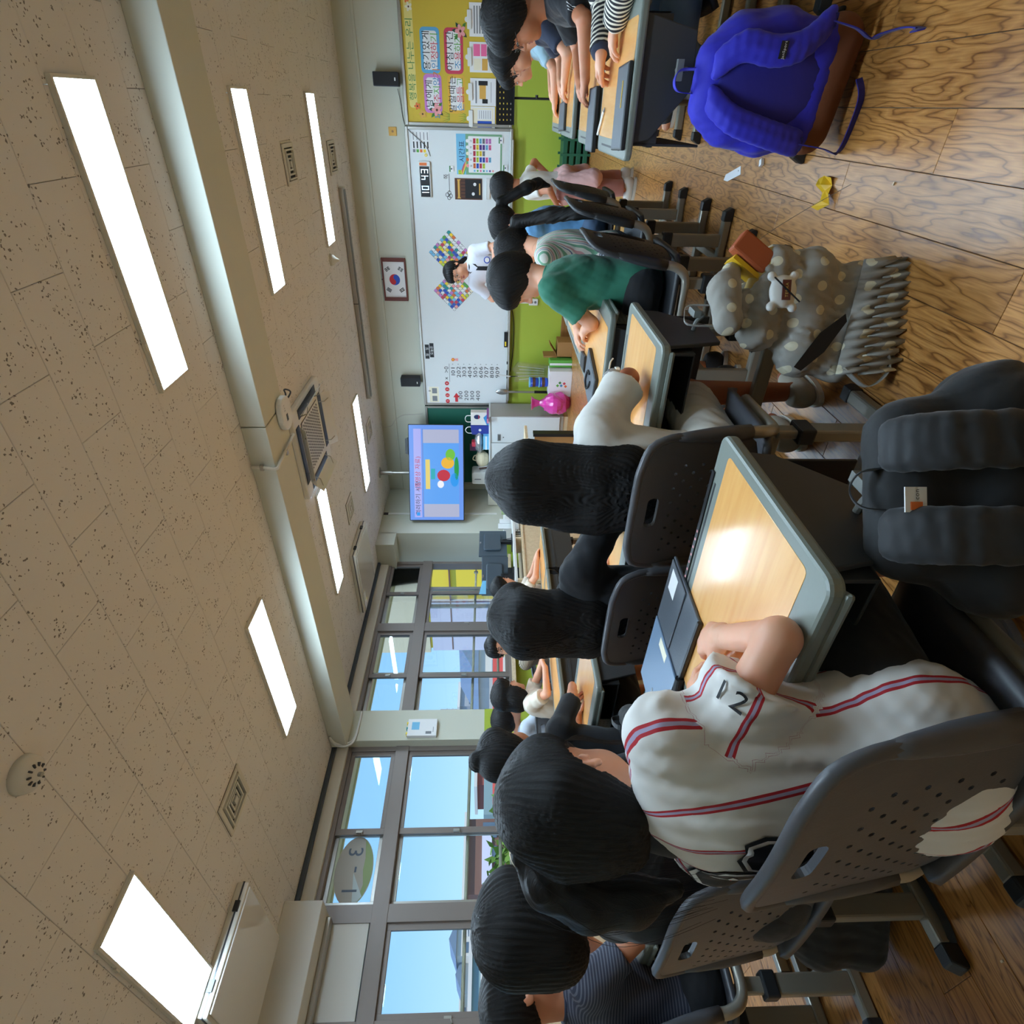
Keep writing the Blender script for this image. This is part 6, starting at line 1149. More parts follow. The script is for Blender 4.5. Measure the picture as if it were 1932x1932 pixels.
for sd in (1, -1): p.leg(sd, (-.80-sd*.10, .83, .455), (-.80-sd*.10, .84, .075))
p.finish_body(False)
cuffR = p.armR
jer = p.shirt('jersey', .62, .03, .13, .0062, 3, .0075, 'jersey', (.062, .075), s_jersey, False, tail=(V3(-.775, .46, .46), (.165, .115, .115)))
V, F = p.shirt_VF; bv = BVHTree.FromPolygons([tuple(v) for v in V], [tuple(f) for f in F]); off = p.off
# inner black collar
o_ = surf([cone(V3(-.96, .475, .80), V3(-.965, .485, .872), .066, .055, .01, cut=[(V3(-.962, .485, .862), V3(-.15, .15, 1))])], .005); mesh_np('undershirt', *o_, 'tee_black', p.root, off)
# back emblem: dark plate outlined white and black with a star and ribbon
n_ = V3(.30, -.95, .12); n_ = nrm(n_); Bv = nrm(UP-n_*(UP @ n_)); Av = np.cross(Bv, n_)
oc = V3(-1.0, .36, .70)
octa = [(-.062, .012), (-.052, .05), (-.02, .068), (.03, .066), (.058, .04), (.064, -.01), (.05, -.05), (.01, -.066), (-.04, -.05), (-.06, -.03)]
for k, (sc_, m, h) in enumerate(((1.12, 'ink', .0025), (1.06, 'paper', .0032), (.93, 'ink', .0039))): decal(V, F, [(a*sc_, b*sc_) for a, b in octa], oc, Av, Bv, n_, h, ('emblem_border', 'emblem_outline', 'emblem')[k], m, jer, off, bv)
star = [((.034 if i % 2 == 0 else .014)*math.sin(2*PI*i/10)+.012, (.034 if i % 2 == 0 else .014)*math.cos(2*PI*i/10)+.016) for i in range(10)]
decal(V, F, star, oc, Av, Bv, n_, .0048, 'emblem_star', 'paper', jer, off, bv); decal(V, F, [(.002, .02), (.018, .022), (.004, -.018), (-.012, -.016)], oc, Av, Bv, n_, .0056, 'emblem_ribbon', 'red', jer, off, bv); decal(V, F, [(.008, .02), (.012, .021), (-.002, -.018), (-.006, -.017)], oc, Av, Bv, n_, .0062, 'emblem_ribbon_line', 'paper', jer, off, bv)
for dx in (-.135, .12): 
    for sc_, m, h, nm in ((1.1, 'ink', .0025, 'emblem_border'), (.98, 'paper', .0031, 'emblem_outline'), (.86, 'ink', .0037, 'emblem')): decal(V, F, [(a*sc_*.8+dx, b*sc_*.8-.025) for a, b in octa], oc, Av, Bv, n_, h, nm, m, jer, off, bv)
# 12 on the sleeve
S, El, W = p.armR; da = nrm(El-S); nn_ = nrm(V3(.35, -.55, .75)-da*(V3(.35, -.55, .75) @ da)); bb = np.cross(nn_, da)
for ch, o2 in (('1', -.014), ('2', .014)):
    gv, gf, _ = GLYPH[ch]; g2 = gv[:, :2]*.045; base = S+(El-S)*.50
    mb = MB(); pts = []
    for a, b in g2:
        w_ = base+bb*((a-.012)+o2)*-1.0+da*(b-.015); hit = bv.ray_cast(Vector(w_+nn_*.12), Vector(-nn_)); pts.append(np.array(hit[0])+np.array(hit[1])*.003 if hit[0] else w_)
    mb.add(pts, gf); mb.build('sleeve_number', 'ink', jer, off=off)
p.trousers('short_black', .95, .014, .008); p.shoes('grey_croc', 'grey_croc')
H = p.H
bun = [ell(H(-.075, 0, .075), np.array((.035, .04, .035)), np.stack(p.hf[1:4]), .02)]
tie = V3(-1.072, .462, 1.04); tail = [tie, V3(-1.10, .43, 1.0), V3(-1.11, .405, .93), V3(-1.09, .395, .86), V3(-1.06, .40, .79)]
hx = [cone(a, b, r1, r2, .025) for a, b, r1, r2 in zip(tail[:-1], tail[1:], (.024, .04, .045, .036), (.04, .045, .036, .014))]
hx += [cone(H(-.06, q*.05, .0), H(-.05, q*.035, -.10), .045, .03, .03) for q in (-1, 0, 1)]
p.hair('hair', .03, -.1, -.045, .0038, .004, extra=hx, n=52, amp=.0014, seed=3, sub=[ell(H(.02, -.075, -.03), np.array((.055, .03, .05)), np.stack(p.hf[1:4]), .012, '-')])
MB().tube([tie+V3(-.01, .0, -.0)+(V3(.5, .6, .3)*math.cos(a)+V3(-.5, .25, .6)*math.sin(a))*.03 for a in np.linspace(0, 2*PI, 15)], .007, 8).build('hair_tie', 'pale_wood', p.root, True, off=off)
rr = np.random.default_rng(5); paths = []
for k in range(70):
    j = rr.normal(0, .018, 3); paths.append(spline([tie+j*.4, tail[1]+j*1.3, tail[2]+j*1.6, tail[3]+j*1.5, tail[4]+j*1.2+V3(0, 0, -.02-.03*rr.random())], 4))
for k in range(40):
    a = rr.uniform(.02, .08); paths.append(spline([H(.03, -.078, .05-a*.3), H(.04+a*.3, -.082, -.0), H(.045+a*.2, -.08, -.05), H(.06+a*.4, -.075, -.10-a*.2)], 4))
p.strands(paths, 'hair_brown', .0006)
# ---- 2: neighbour in black tee
p = seated('child in black tee with white lettering on the back, head turned away', -1.44, .545, 0, .02, .06, .40, .37, .35, .12, 0, 1.06, vox=NEAR, head_off=(-.055, -.075, -.005), skin='skin')
p.arm(1, (-1.62, .80, .69), (-.8, -.2, -.4)); p.arm(-1, (-1.33, .80, .69), (.8, -.2, -.4)); p.finish_body(False)
sh = p.shirt('tee_black', .62, .016, .06, .007, 7, .004); p.trousers('short_black', .9); p.shoes('shoe_dark')
p.hair('hair', .03, -.10, -.055, .004, .006, n=46, amp=.0016, seed=9)
V, F = p.shirt_VF; bv = BVHTree.FromPolygons([tuple(v) for v in V], [tuple(f) for f in F])
for k, (ch, sz_) in enumerate(zip('KL7H', (.055, .05, .05, .045))):
    gv, gf, _ = GLYPH[ch]; mb = MB(); pts = []
    for a, b in gv[:, :2]:
        w_ = V3(-1.40-.045*k+a*sz_, .4, .665+b*sz_); hit = bv.ray_cast(Vector(w_+V3(0, -.2, 0)), Vector((0, 1, 0))); pts.append(np.array(hit[0])+V3(0, -.002, 0) if hit[0] else w_)
    mb.add(pts, gf); mb.build('back_lettering', 'paper', sh, off=p.off)
# ---- 3: child at the picture edge
p = seated('child in navy striped tee in profile at the picture edge, holding a tablet', -2.25, .54, 0, .02, -.05, .40, .375, -.1, -.02, 0, 1.0, vox=NEAR, head_off=(.03, -.035, .0), skin='skin_tan')
p.arm(1, (-2.27, .72, .80), (-.3, -.3, -.9), (.1, .9, .3), (-.3, -.3, .8), (.5, .5, .4)); p.arm(-1, (-2.13, .74, .775), (.5, -.2, -.8), (-.2, .95, .2), (.3, -.2, .9), (.25, .3, .3)); p.finish_body(); p.eyes()
p.shirt('navy_stripe', .62, .018, .06, .0075, 11, .004, stripe=s_z, collar='tee_navy'); p.trousers('short_black', .9); p.shoes('shoe_dark'); p.hair('hair', .045, -.05, -.02, .0042, -.002, n=40, amp=.0016)
# ---- 4: long-haired child in black
p = seated('long-haired child in black sweater seated in the second row, back turned', -1.36, 1.395, 0, -.04, .05, .40, .365, .12, .25, 0, 1.05, vox=MID, head_off=(-.03, -.045, -.03), skin='skin')
p.arm(1, (-1.5, 1.66, .665), (-.8, -.2, -.3)); p.arm(-1, (-1.22, 1.66, .665), (.9, -.1, -.2)); p.finish_body(False); p.shirt('sweat_black', 1.9, .026, .07, None, 13, .006, name='sweater', sl_r=(.06, .056)); p.trousers('short_black', .98); p.shoes('shoe_dark')
def long_hair(p, cols, m='hair', vox=.0045, n=60, seed=2, cov=.9, r0=.05, spread=1.0, count=120, amp=.0018, bang=.02):
    hx = []
    for q in np.linspace(-1, 1, 9):
        top = p.H(-.045-.03*(1-q*q), q*.062, .0); pts = [top]+[np.array(c_)+p.lat*q*w_*spread for c_, w_ in cols]; rs = np.linspace(r0, r0*.55, len(pts))
        hx += [cone(a, b, ra, rb, .05) for a, b, ra, rb in zip(pts[:-1], pts[1:], rs[:-1], rs[1:])]
    o = p.hair(m, bang, -.1, -.06, vox, .005, extra=hx, n=n, amp=amp, seed=seed)
    rr = np.random.default_rng(seed); paths = []
    for k in range(count):
        q = rr.uniform(-1.15, 1.15); pts = [p.H(-.03, q*.03, .125), p.H(-.085*(1-.35*q*q), q*.085, .06), p.H(-.10+.02*q*q, q*.088, -.02)]+[np.array(c_)+p.lat*q*w_*spread-p.fwd*(r0*.9)+rr.normal(0, .006, 3) for c_, w_ in cols]; pts[-1] = pts[-1]+V3(rr.normal(0, .01), rr.normal(0, .006), rr.uniform(-.05, .02)); paths.append(spline(pts, 4))
    p.strands(paths, m, .0008); return o
c0 = p.hf[0]; long_hair(p, [(c0+V3(-.0, -.035, -.12), .075), (c0+V3(.0, -.045, -.2), .085), (c0+V3(.01, -.05, -.275), .07)], n=58, seed=4)
# ---- 5: long-haired child in white
p = seated('long-haired child in white tee bent over the dotted pencil case desk', -.86, 1.40, 0, .16, .06, .40, .355, .30, .42, 0, 1.06, vox=MID, head_off=(-.03, -.035, -.015), skin='skin_dark')
p.arm(1, (-1.02, 1.70, .665), (-.8, -.1, -.3)); p.arm(-1, (-.80, 1.72, .668), (1, -.1, -.25), (-.7, .6, -.1), (0, 0, 1)); 
p.body = [q for q in p.body]; p.finish_body(False); p.shirt('tee_white', .85, .026, .1, None, 17, .0055, sl_r=(.056, .066)); p.trousers('short_white', .82, .018, None, 19, .005, knee_r=.062); p.shoes('shoe_beige')
c0 = p.hf[0]; long_hair(p, [(c0+V3(.0, -.06, -.10), .08), (c0+V3(.01, -.085, -.18), .09), (c0+V3(.03, -.10, -.26), .085), (c0+V3(.04, -.10, -.315), .06)], n=62, seed=8, count=170)
# ---- hidden child with a hair clip, arms on the desk
p = seated('child mostly hidden behind the tied hair, with top bun and hair clip', -2.34, 1.43, 0, .05, 0, .40, .37, .2, .1, 0, 1.05, vox=FAR, head_off=(.0, -.05, .02), skin='skin_tan')
p.arm(1, (-2.46, 1.72, .665), (-.8, -.2, -.4), (.8, .4, 0), (0, 0, 1)); p.arm(-1, (-2.36, 1.80, .69), (.9, -.1, -.4), (-.9, .3, -.1), (0, 0, 1), l1=.21, l2=.21); p.finish_body(False); p.shirt('sweat_black', .95, .016, .06, None, 23); p.trousers('short_black', .95); p.shoes('shoe_dark'); p.hair('hair', .02, -.09, -.06, .005, .006, extra=[ell(p.H(-.05, 0, .125), (.045, .042, .035), None, .01)])
MB().tube([p.H(.0, .05, .14), p.H(.0, .03, .145)], .004, 6).build('hair_clip', 'silver', p.root, off=p.off)
# ---- window side
p = seated('boy in striped tee on the window side facing the camera', -3.79, 3.25, -PI/2, .06, 0, .40, .37, -.62, .1, .05, 1.05, vox=FAR, head_off=(.02, .0, .015)); p.arm(1, (-3.4, 3.45, .67), (-.2, .8, -.4)); p.arm(-1, (-3.36, 3.12, .70), (-.2, -.9, -.4)); p.finish_body(); p.eyes('lens_wire'); p.shirt('fine_stripe', .62, .014, .06, None, 31, stripe=s_z); p.trousers('short_black', .9); p.shoes('shoe_white'); p.hair('hair', .042, -.05, -.02, .005, .0)
p = seated('bob-haired child in cream tee with spectacles on the window side', -3.80, 2.70, -.75, .16, 0, .40, .355, .45, .15, 0, 1.08, vox=FAR, head_off=(.0, .02, -.03), skin='skin'); p.arm(1, (-3.5, 3.0, .67), (-.3, .6, -.5)); p.arm(-1, (-3.42, 2.78, .69), (.5, -.5, -.4), (.3, .8, .4), (0, -.3, .9)); p.finish_body(); p.eyes('lens_wire'); p.shirt('cream_tee', .75, .02, .08, None, 37, .006, sl_r=(.052, .06)); p.trousers('denim', 1.7); p.shoes('shoe_white')
c0 = p.hf[0]; p.hair('hair', .025, -.12, -.12, .005, .006, extra=[ell(p.H(-.02, q*.072, -.06), (.062, .03, .085), np.stack(p.hf[1:4]), .02) for q in (-1, 1)]+[ell(p.H(-.065, 0, -.075), (.045, .07, .075), np.stack(p.hf[1:4]), .03)], n=50)
p = seated('dark-haired child in printed shirt seated behind the bob-haired child', -4.30, 2.80, -.35, .08, 0, .40, .365, .1, .15, 0, 1.03, vox=FAR, head_off=(.06, .04, -.035)); p.arm(1, (-4.25, 3.1, .62), (-.6, -.1, -.5)); p.arm(-1, (-4.05, 3.05, .60), (.6, -.3, -.5)); p.finish_body(); p.eyes(); p.shirt('print_tee', .6, .014, .06, None, 41); p.trousers('denim', 1.8); p.shoes('shoe_white'); p.hair('hair', .03, -.07, -.04, .005, .003)
p = seated('child in white tee with black spectacles leaning on the far window-side desk', -3.76, 3.88, -.9, .14, 0, .40, .36, .55, .22, 0, .98, vox=FAR, head_off=(.0, .02, -.015)); p.arm(1, (-3.48, 4.12, .67), (-.3, .6, -.4)); p.arm(-1, (-3.4, 4.02, .67), (.5, -.5, -.4)); p.finish_body(); p.eyes('glass_frame'); p.shirt('cream_tee', .7, .016, .07, None, 43, .005); p.trousers('short_black', .9); p.shoes('shoe_white'); p.hair('hair', .035, -.05, -.03, .005, .0, extra=[cone(p.H(-.09, 0, -.02), p.H(-.13, 0, -.09), .03, .02, .02)]); MB().lathe([(.02, -.008), (.028, 0), (.02, .008)], 12, p.H(-.11, 0, -.045)).build('hair_tie', 'paper', p.root, off=p.off)
# ---- middle column facing the windows
p = seated('boy in green tee seated in the middle, back turned', -.60, 2.47, PI/2, .04, -.32, .40, .36, .25, .35, 0, 1.04, vox=MID, head_off=(.0, .12, -.015), skin='skin'); p.arm(1, (-.83, 2.60, .668), (.25, -.95, -.2), (-.6, .8, 0), (0, 0, 1), l1=.215, l2=.2); p.arm(-1, (-.90, 2.80, .672), (.2, .9, -.3), (-.5, -.6, 0), (0, 0, 1)); p.finish_body(False); p.shirt('tee_green', .72, .024, .12, None, 47, .0065, sl_r=(.052, .058)); p.trousers('short_black', .95); p.shoes('shoe_dark'); p.hair('hair', .03, -.075, -.05, .0045, .004, n=48, amp=.0014)
p = seated('child in plaid shirt with a low ponytail, seated beyond the green tee', -.60, 3.12, PI/2, .04, -.3, .40, .345, .2, .45, 0, 1.0, vox=MID, head_off=(.0, .14, -.03)); p.arm(1, (-.92, 3.2, .668), (.2, -.9, -.3)); p.arm(-1, (-.92, 3.42, .668), (.2, .9, -.3)); p.finish_body(False); p.shirt('plaid_cloth', .9, .016, .08, None, 53, .005, stripe=s_x); p.trousers('check_short', .95, stripe=s_x); p.shoes('shoe_white')
H = p.H; tl = [H(-.085, 0, -.02), H(-.13, .0, -.05), V3(-.46, 3.30, .78), V3(-.44, 3.24, .66), V3(-.45, 3.2, .58)]; p.hair('hair', .02, -.07, -.05, .0048, .002, extra=[cone(a, b, r1, r2, .02) for a, b, r1, r2 in zip(tl[:-1], tl[1:], (.025, .03, .036, .032), (.03, .036, .032, .012))]); MB().lathe([(.018, -.01), (.03, 0), (.018, .01)], 12, H(-.11, 0, -.03)).build('hair_tie', 'white_plastic', p.root, off=p.off)
p = seated('child in blue tee with green hair elastic and long ponytail', -.60, 3.86, PI/2, .0, -.3, .40, .36, -.1, .15, 0, .97, vox=MID, head_off=(.0, .13, -.0)); p.arm(1, (-.92, 3.95, .668), (.2, -.9, -.3)); p.arm(-1, (-.92, 4.12, .668), (.2, .9, -.3)); p.finish_body(); p.eyes(); p.shirt('tee_blue', .8, .02, .1, None, 59, .006); p.trousers('denim', 1.8); p.shoes('shoe_white')
H = p.H; tl = [H(-.08, -.02, .03), H(-.13, -.04, .02), V3(-.42, 4.12, .87), V3(-.40, 4.16, .80), V3(-.41, 4.16, .73)]; p.hair('hair', .03, -.05, -.03, .0048, -.002, extra=[cone(a, b, r1, r2, .02) for a, b, r1, r2 in zip(tl[:-1], tl[1:], (.022, .028, .036, .03), (.028, .036, .03, .012))]); MB().tube([H(.07, -.06, .005), H(.02, -.083, .0), H(-.02, -.085, .0)], .0022, 6).build('spectacle_arm', 'green', p.root, off=p.off)
# ---- standing child in pink, and the teacher
p = Fig('child in white tee standing with a pink jacket tied round the waist', (-.5, 5.0, 0), 'skin_tan', .92, FAR); p.trunk((-.49, 5.0, .56), (-.50, 5.0, .86), (-.25, -.97, 0), .12); p.set_head((-.515, 5.0, .985), (-.93, .35, -.15), UP, 1.03); p.neck((-.50, 5.0, .86)); p.arm(1, (-.60, 4.90, .60), (.3, -.6, -.3)); p.arm(-1, (-.46, 5.2, .62), (.5, .6, -.2))
p.leg(1, (-.50, 4.93, .31), (-.49, 4.94, .07)); p.leg(-1, (-.46, 5.09, .31), (-.44, 5.10, .07)); p.finish_body(); p.eyes(); p.shirt('tee_white', .6, .016, .02, None, 61, .005); p.trousers('dusty_pink', 1.9, .018, None, 63, .005); p.shoes('shoe_white'); p.hair('hair', .03, -.06, -.04, .005, .002)
V, F = surf([ell(p.P+V3(.0, 0, -.03), (.14, .13, .09), None, .03), cone(p.P+V3(.02, -.10, .0), p.P+V3(.06, -.13, -.22), .05, .07, .04), cone(p.P+V3(.06, .08, .02), p.P+V3(.08, .1, -.18), .05, .06, .04)], .009, ripples(5, .008)); mesh_np('tied_jacket', V, F, 'pink_cloth', p.root, p.off)
p = Fig('teacher standing at the whiteboard in white polo and dark sash', (-1.45, 6.55, 0), 'skin', 1.22, FAR); p.trunk((-1.44, 6.58, .90), (-1.44, 6.56, 1.335), (.95, .25, 0), .135, fat=.95); p.set_head((-1.475, 6.52, 1.475), (-.45, -.86, -.22), V3(-.14, 0, 1), .93); p.neck((-1.44, 6.55, 1.335)); p.arm(1, (-1.40, 6.38, 1.05), (.8, .2, -.5), (-.7, -.5, .2), (.2, -.6, .8)); p.arm(-1, (-1.55, 6.40, 1.04), (-.8, .2, -.5), (.6, -.5, .2), (-.2, -.6, .8))
p.leg(1, (-1.36, 6.58, .48), (-1.36, 6.6, .08)); p.leg(-1, (-1.53, 6.58, .48), (-1.53, 6.6, .08)); p.finish_body(); p.eyes('lens_wire'); sh = p.shirt('polo_white', .8, .014, .06, None, 67, .004, collar='tee_black'); p.trousers('short_black', 1.95); p.shoes('shoe_dark'); p.hair('hair', .04, -.06, -.03, .005, -.004, extra=[cone(p.H(-.08, 0, -.03), p.H(-.11, .03, -.12), .035, .02, .02)])
V, F = p.shirt_VF; fx = nrm(p.fwd+V3(0, 0, .1)); bt = BVHTree.FromPolygons([tuple(v) for v in V], [tuple(f) for f in F])
decal(V, F, [(-.055, .10), (.0, .02), (.055, .10), (.04, .12), (.03, -.18), (.005, -.2), (-.025, -.18), (-.04, .12)], p.N-UP*.12, p.lat*-1, UP, fx, .006, 'dark_sash', 'tee_black', sh, p.off, bt, .02); decal(V, F, ngon(.034, 16, .0, .0), p.N-UP*.20+p.lat*.075, p.lat*-1, UP, fx, .006, 'round_badge', 'blue', sh, p.off, bt, .02); decal(V, F, ngon(.024, 16, .0, .0), p.N-UP*.20+p.lat*.075, p.lat*-1, UP, fx, .008, 'badge_centre', 'paper', sh, p.off, bt, .02)
# ---- right-hand column facing the windows
p = seated('child in zebra-striped long sleeve at the nearest right-hand desk, mostly outside the picture', .50, 2.62, PI/2, .1, -.0, .40, .37, 0, .2, 0, 1.0, vox=MID); p.arm(1, (.24, 2.55, .675), (.3, -.9, -.1), (-.95, .3, 0), (0, 0, 1)); p.arm(-1, (.165, 2.70, .69), (.6, .7, -.2), (-.65, .75, -.1), (.2, .2, .95), (.5, .6, .4), hs=.95, l1=.22, l2=.22); p.finish_body(False); p.shirt('zebra', 1.97, .016, .08, .0075, 71, .005, sl_r=(.052, .05), stripe=s_along); p.trousers('denim', 1.85); p.shoes('shoe_dark'); p.hair('hair', .03, -.08, -.05, .006, .003)
S, El, W = p.armR; d_ = nrm(W-El); MB().tube([W-d_*.035, W-d_*.012, W+d_*.004], [.043, .041, .036], 16).build('cuff', 'tee_navy', p.root, True, off=p.off)
p = seated('child in black tee with white print leaning on the second right-hand desk', .45, 3.30, PI/2, .22, -.05, .40, .37, .05, .3, 0, 1.05, vox=MID, head_off=(-.035, .0, .01), skin='skin_tan'); p.arm(1, (.10, 3.10, .69), (.4, -.9, -.1), (-.9, .4, 0), (0, 0, 1), l1=.22, l2=.22); p.arm(-1, (.10, 3.42, .675), (.3, .9, -.3)); p.finish_body(); p.eyes('glass_frame'); sh = p.shirt('tee_black', .8, .02, .08, None, 73, .005); p.trousers('short_black', .95); p.shoes('shoe_dark'); p.hair('hair', .035, -.06, -.05, .0048, .004, n=50)
V, F = p.shirt_VF
for k in range(3): decal(V, F, [(-.03, -.006-.014*k), (.03, -.002-.014*k), (.034, .004-.014*k), (-.026, .002-.014*k)], p.armL[0]+(p.armL[1]-p.armL[0])*.62, V3(.3, .4, .6), V3(-.6, .3, -.4), V3(-.2, -.95, .2), .003, 'white_print', 'paper', sh, p.off)
p = seated('child in navy sleeve at the third right-hand desk', .44, 4.22, PI/2, .26, -.05, .40, .365, 0, .35, 0, 1.0, vox=FAR, head_off=(-.08, .03, -.0)); p.arm(1, (.12, 4.12, .675), (.3, -.9, -.2), (-.9, .4, 0), (0, 0, 1)); p.arm(-1, (.12, 4.35, .675), (.3, .9, -.3)); p.finish_body(); p.eyes('glass_frame'); p.shirt('tee_navy', .75, .016, .08, None, 79); p.trousers('short_black', .95); p.shoes('shoe_dark'); p.hair('hair', .035, -.06, -.05, .005, .002)
p = seated('child in pale blue shirt at the farthest right-hand desk', .42, 4.85, PI/2, .3, -.0, .40, .355, 0, .3, 0, 1.0, vox=FAR, head_off=(-.08, .03, -.03)); p.arm(1, (.03, 4.68, .675), (.3, -.9, -.2)); p.arm(-1, (.1, 5.0, .675), (.3, .9, -.3)); p.finish_body(); p.eyes(); p.shirt('tee_pale', .75, .02, .08, None, 83, .005); p.trousers('denim', 1.8); p.shoes('shoe_white'); p.hair('hair', .03, -.06, -.05, .005, .002)
# ================================================================ bags hung on the desks
def dots_mat(name, base, dot, period, r, axes=('X', 'Z')):
    m, n, b = nodemat(name); N = n.nodes; L = n.links; g = N.new('ShaderNodeTexCoord'); s = N.new('ShaderNodeSeparateXYZ'); L.new(g.outputs['Object'], s.inputs[0])
    def mth(op, a, c=None):
        q = N.new('ShaderNodeMath'); q.operation = op
        for i, v in enumerate((a, c)):
            if v is None: continue
            if isinstance(v, (int, float)): q.inputs[i].default_value = v
            else: L.new(v, q.inputs[i])
        return q.outputs[0]
    row = mth('FLOOR', mth('DIVIDE', s.outputs[axes[1]], period)); sh = mth('MULTIPLY', mth('FLOORED_MODULO', row, 2.0), period*.5); fx = mth('SUBTRACT', mth('FLOORED_MODULO', mth('ADD', s.outputs[axes[0]], sh), period), period/2); fz = mth('SUBTRACT', mth('FLOORED_MODULO', s.outputs[axes[1]], period), period/2)
    d = mth('SQRT', mth('ADD', mth('MULTIPLY', fx, fx), mth('MULTIPLY', fz, fz))); on = mth('LESS_THAN', d, r); mx = N.new('ShaderNodeMix'); mx.data_type = 'RGBA'; mx.inputs[6].default_value = (*lin(base), 1); mx.inputs[7].default_value = (*lin(dot), 1); L.new(on, mx.inputs[0]); L.new(mx.outputs[2], b.inputs['Base Color']); b.inputs['Roughness'].default_value = .85
    t = N.new('ShaderNodeTexNoise'); t.inputs['Scale'].default_value = 30; L.new(g.outputs['Object'], t.inputs['Vector']); bp = N.new('ShaderNodeBump'); bp.inputs['Strength'].default_value = .35; bp.inputs['Distance'].default_value = .004; L.new(t.outputs['Fac'], bp.inputs['Height']); L.new(bp.outputs[0], b.inputs['Normal']); M[name] = m
dots_mat('polka', (158, 154, 146), (214, 206, 180), .062, .0125); dots_mat('polka_small', (150, 146, 142), (226, 222, 214), .021, .0028, ('X', 'Y'))
cloth('bag_blue', (38, 36, 190), .7); cloth('bag_blue_dark', (30, 28, 140), .75); pm('suede', (112, 64, 36), .85, bump=(60, .3)); cloth('bag_black', (21, 22, 24), .75); cloth('bag_strap_black', (38, 39, 42), .7); pm('zip_yellow', (222, 176, 30), .5); pm('lining', (196, 166, 92), .8); pm('book_orange', (170, 84, 46), .6); cloth('grey_canvas', (158, 154, 146))
pm('mesh_blue', (34, 36, 120), .8, bump=(240, .8))
def loc_sdf(prims, vox, disp, name, m, parent, W): # prims in the local frame of `parent`
    V, F = surf(prims, vox, disp); return mesh_np(name, V, F, m, parent, (0, 0, 0))
def rbox(c, h, r, k=.02):  # soft box from capsules/ellipsoids
    cx, cy, cz = c; hx, hy, hz = h; out = []
    for a in (-1, 1):
        for b in (-1, 1): out.append(cone((cx+a*(hx-r), cy+b*max(hy-r, 0), cz-hz+r), (cx+a*(hx-r), cy+b*max(hy-r, 0), cz+hz-r), r, r, k))
    out.append(ell(c, (hx, hy, hz), None, k)); 
    for zz in np.linspace(cz-hz+r, cz+hz-r, 5): out.append(cone((cx-hx+r, cy, zz), (cx+hx-r, cy, zz), max(hy*.98, r), max(hy*.98, r), .05))
    return out
# ---- blue backpack with brown base, back panel and straps towards the camera (local -y)
b = thing('backpack', 'royal blue backpack with brown base hung at the right-hand desk', 'backpack', (.062, 2.155, .0), -.05)
body = [cone((-.10, 0, .13), (.10, 0, .13), .07, .07, .05), cone((-.11, 0, .25), (.12, 0, .25), .072, .072, .06), cone((-.09, .0, .36), (.11, 0, .36), .07, .07, .06), cone((-.05, .0, .43), (.065, 0, .43), .055, .055, .05)]
loc_sdf(body, .007, ripples(3, .005, 1.5), 'bag', 'bag_blue', b, 0); loc_sdf([cone((-.105, -.0, .095), (.115, 0, .075), .068, .068, .03, cut=[(V3(0, 0, .132), V3(-.12, 0, 1))])], .007, None, 'base', 'suede', b, 0)
loc_sdf([ell((.01, -.055, .27), (.12, .026, .16), None, .02)], .007, ripples(6, .003), 'back_panel', 'bag_blue_dark', b, 0)
for k, pts in enumerate(([(-.03, -.07, .44), (-.075, -.10, .38), (-.10, -.105, .30), (-.12, -.10, .22), (-.135, -.085, .15)], [(.05, -.07, .44), (.095, -.10, .38), (.085, -.112, .30), (.10, -.11, .22), (.155, -.085, .15)])):
    pr = []
    for q in (-.022, 0, .022): pp = spline([(x+q, y+abs(q)*.3, z) for x, y, z in pts], 3); pr += [cone(a, c, .014, .014, .012) for a, c in zip(pp[:-1], pp[1:])]
    st = loc_sdf(pr, .006, None, 'shoulder_strap', 'bag_blue', b, 0); MB().box(-.018, .018, -.01, .004, -.014, .014, t=pts[-1]).build('buckle', 'mesh_blue', st, bevel=.003)
    if k == 1: MB().box(.068, .108, -.132, -.128, .272, .292).build('maker_label', 'ink', st); lettering('JanSport', .0105, 'paper', st, (.088, -.133, .282), (1, 0, 0), (0, 0, 1), (0, -1, 0))
web = lambda pts, w_, nm, m, par: MB().tube(spline(pts, 5), w_, 4, sq=(1, .12)).build(nm, m, par)
web([(-.135, -.088, .15), (-.145, -.10, .07), (-.16, -.07, .012), (-.13, -.1, .008), (-.02, -.12, .012), (.03, -.105, .03)], .017, 'webbing', 'bag_blue_dark', b); web([(.155, -.088, .15), (.14, -.10, .08), (.12, -.08, .02), (.13, -.12, .008), (.14, -.22, .008), (.135, -.31, .02), (.13, -.30, .035)], .017, 'webbing', 'bag_blue_dark', b)
web([(-.02, 0, .48), (-.015, -.01, .53), (.01, -.01, .545), (.035, 0, .53), (.04, 0, .48)], .014, 'grab_loop', 'bag_blue', b); MB().prism([(-.15, .12), (-.115, .10), (-.10, .2), (-.13, .22)], -.01, .01, (V3(0, -.04, 0), V3(1, 0, 0), V3(0, 0, 1), V3(0, -1, 0))).build('mesh_pocket', 'mesh_blue', b, bevel=.004)
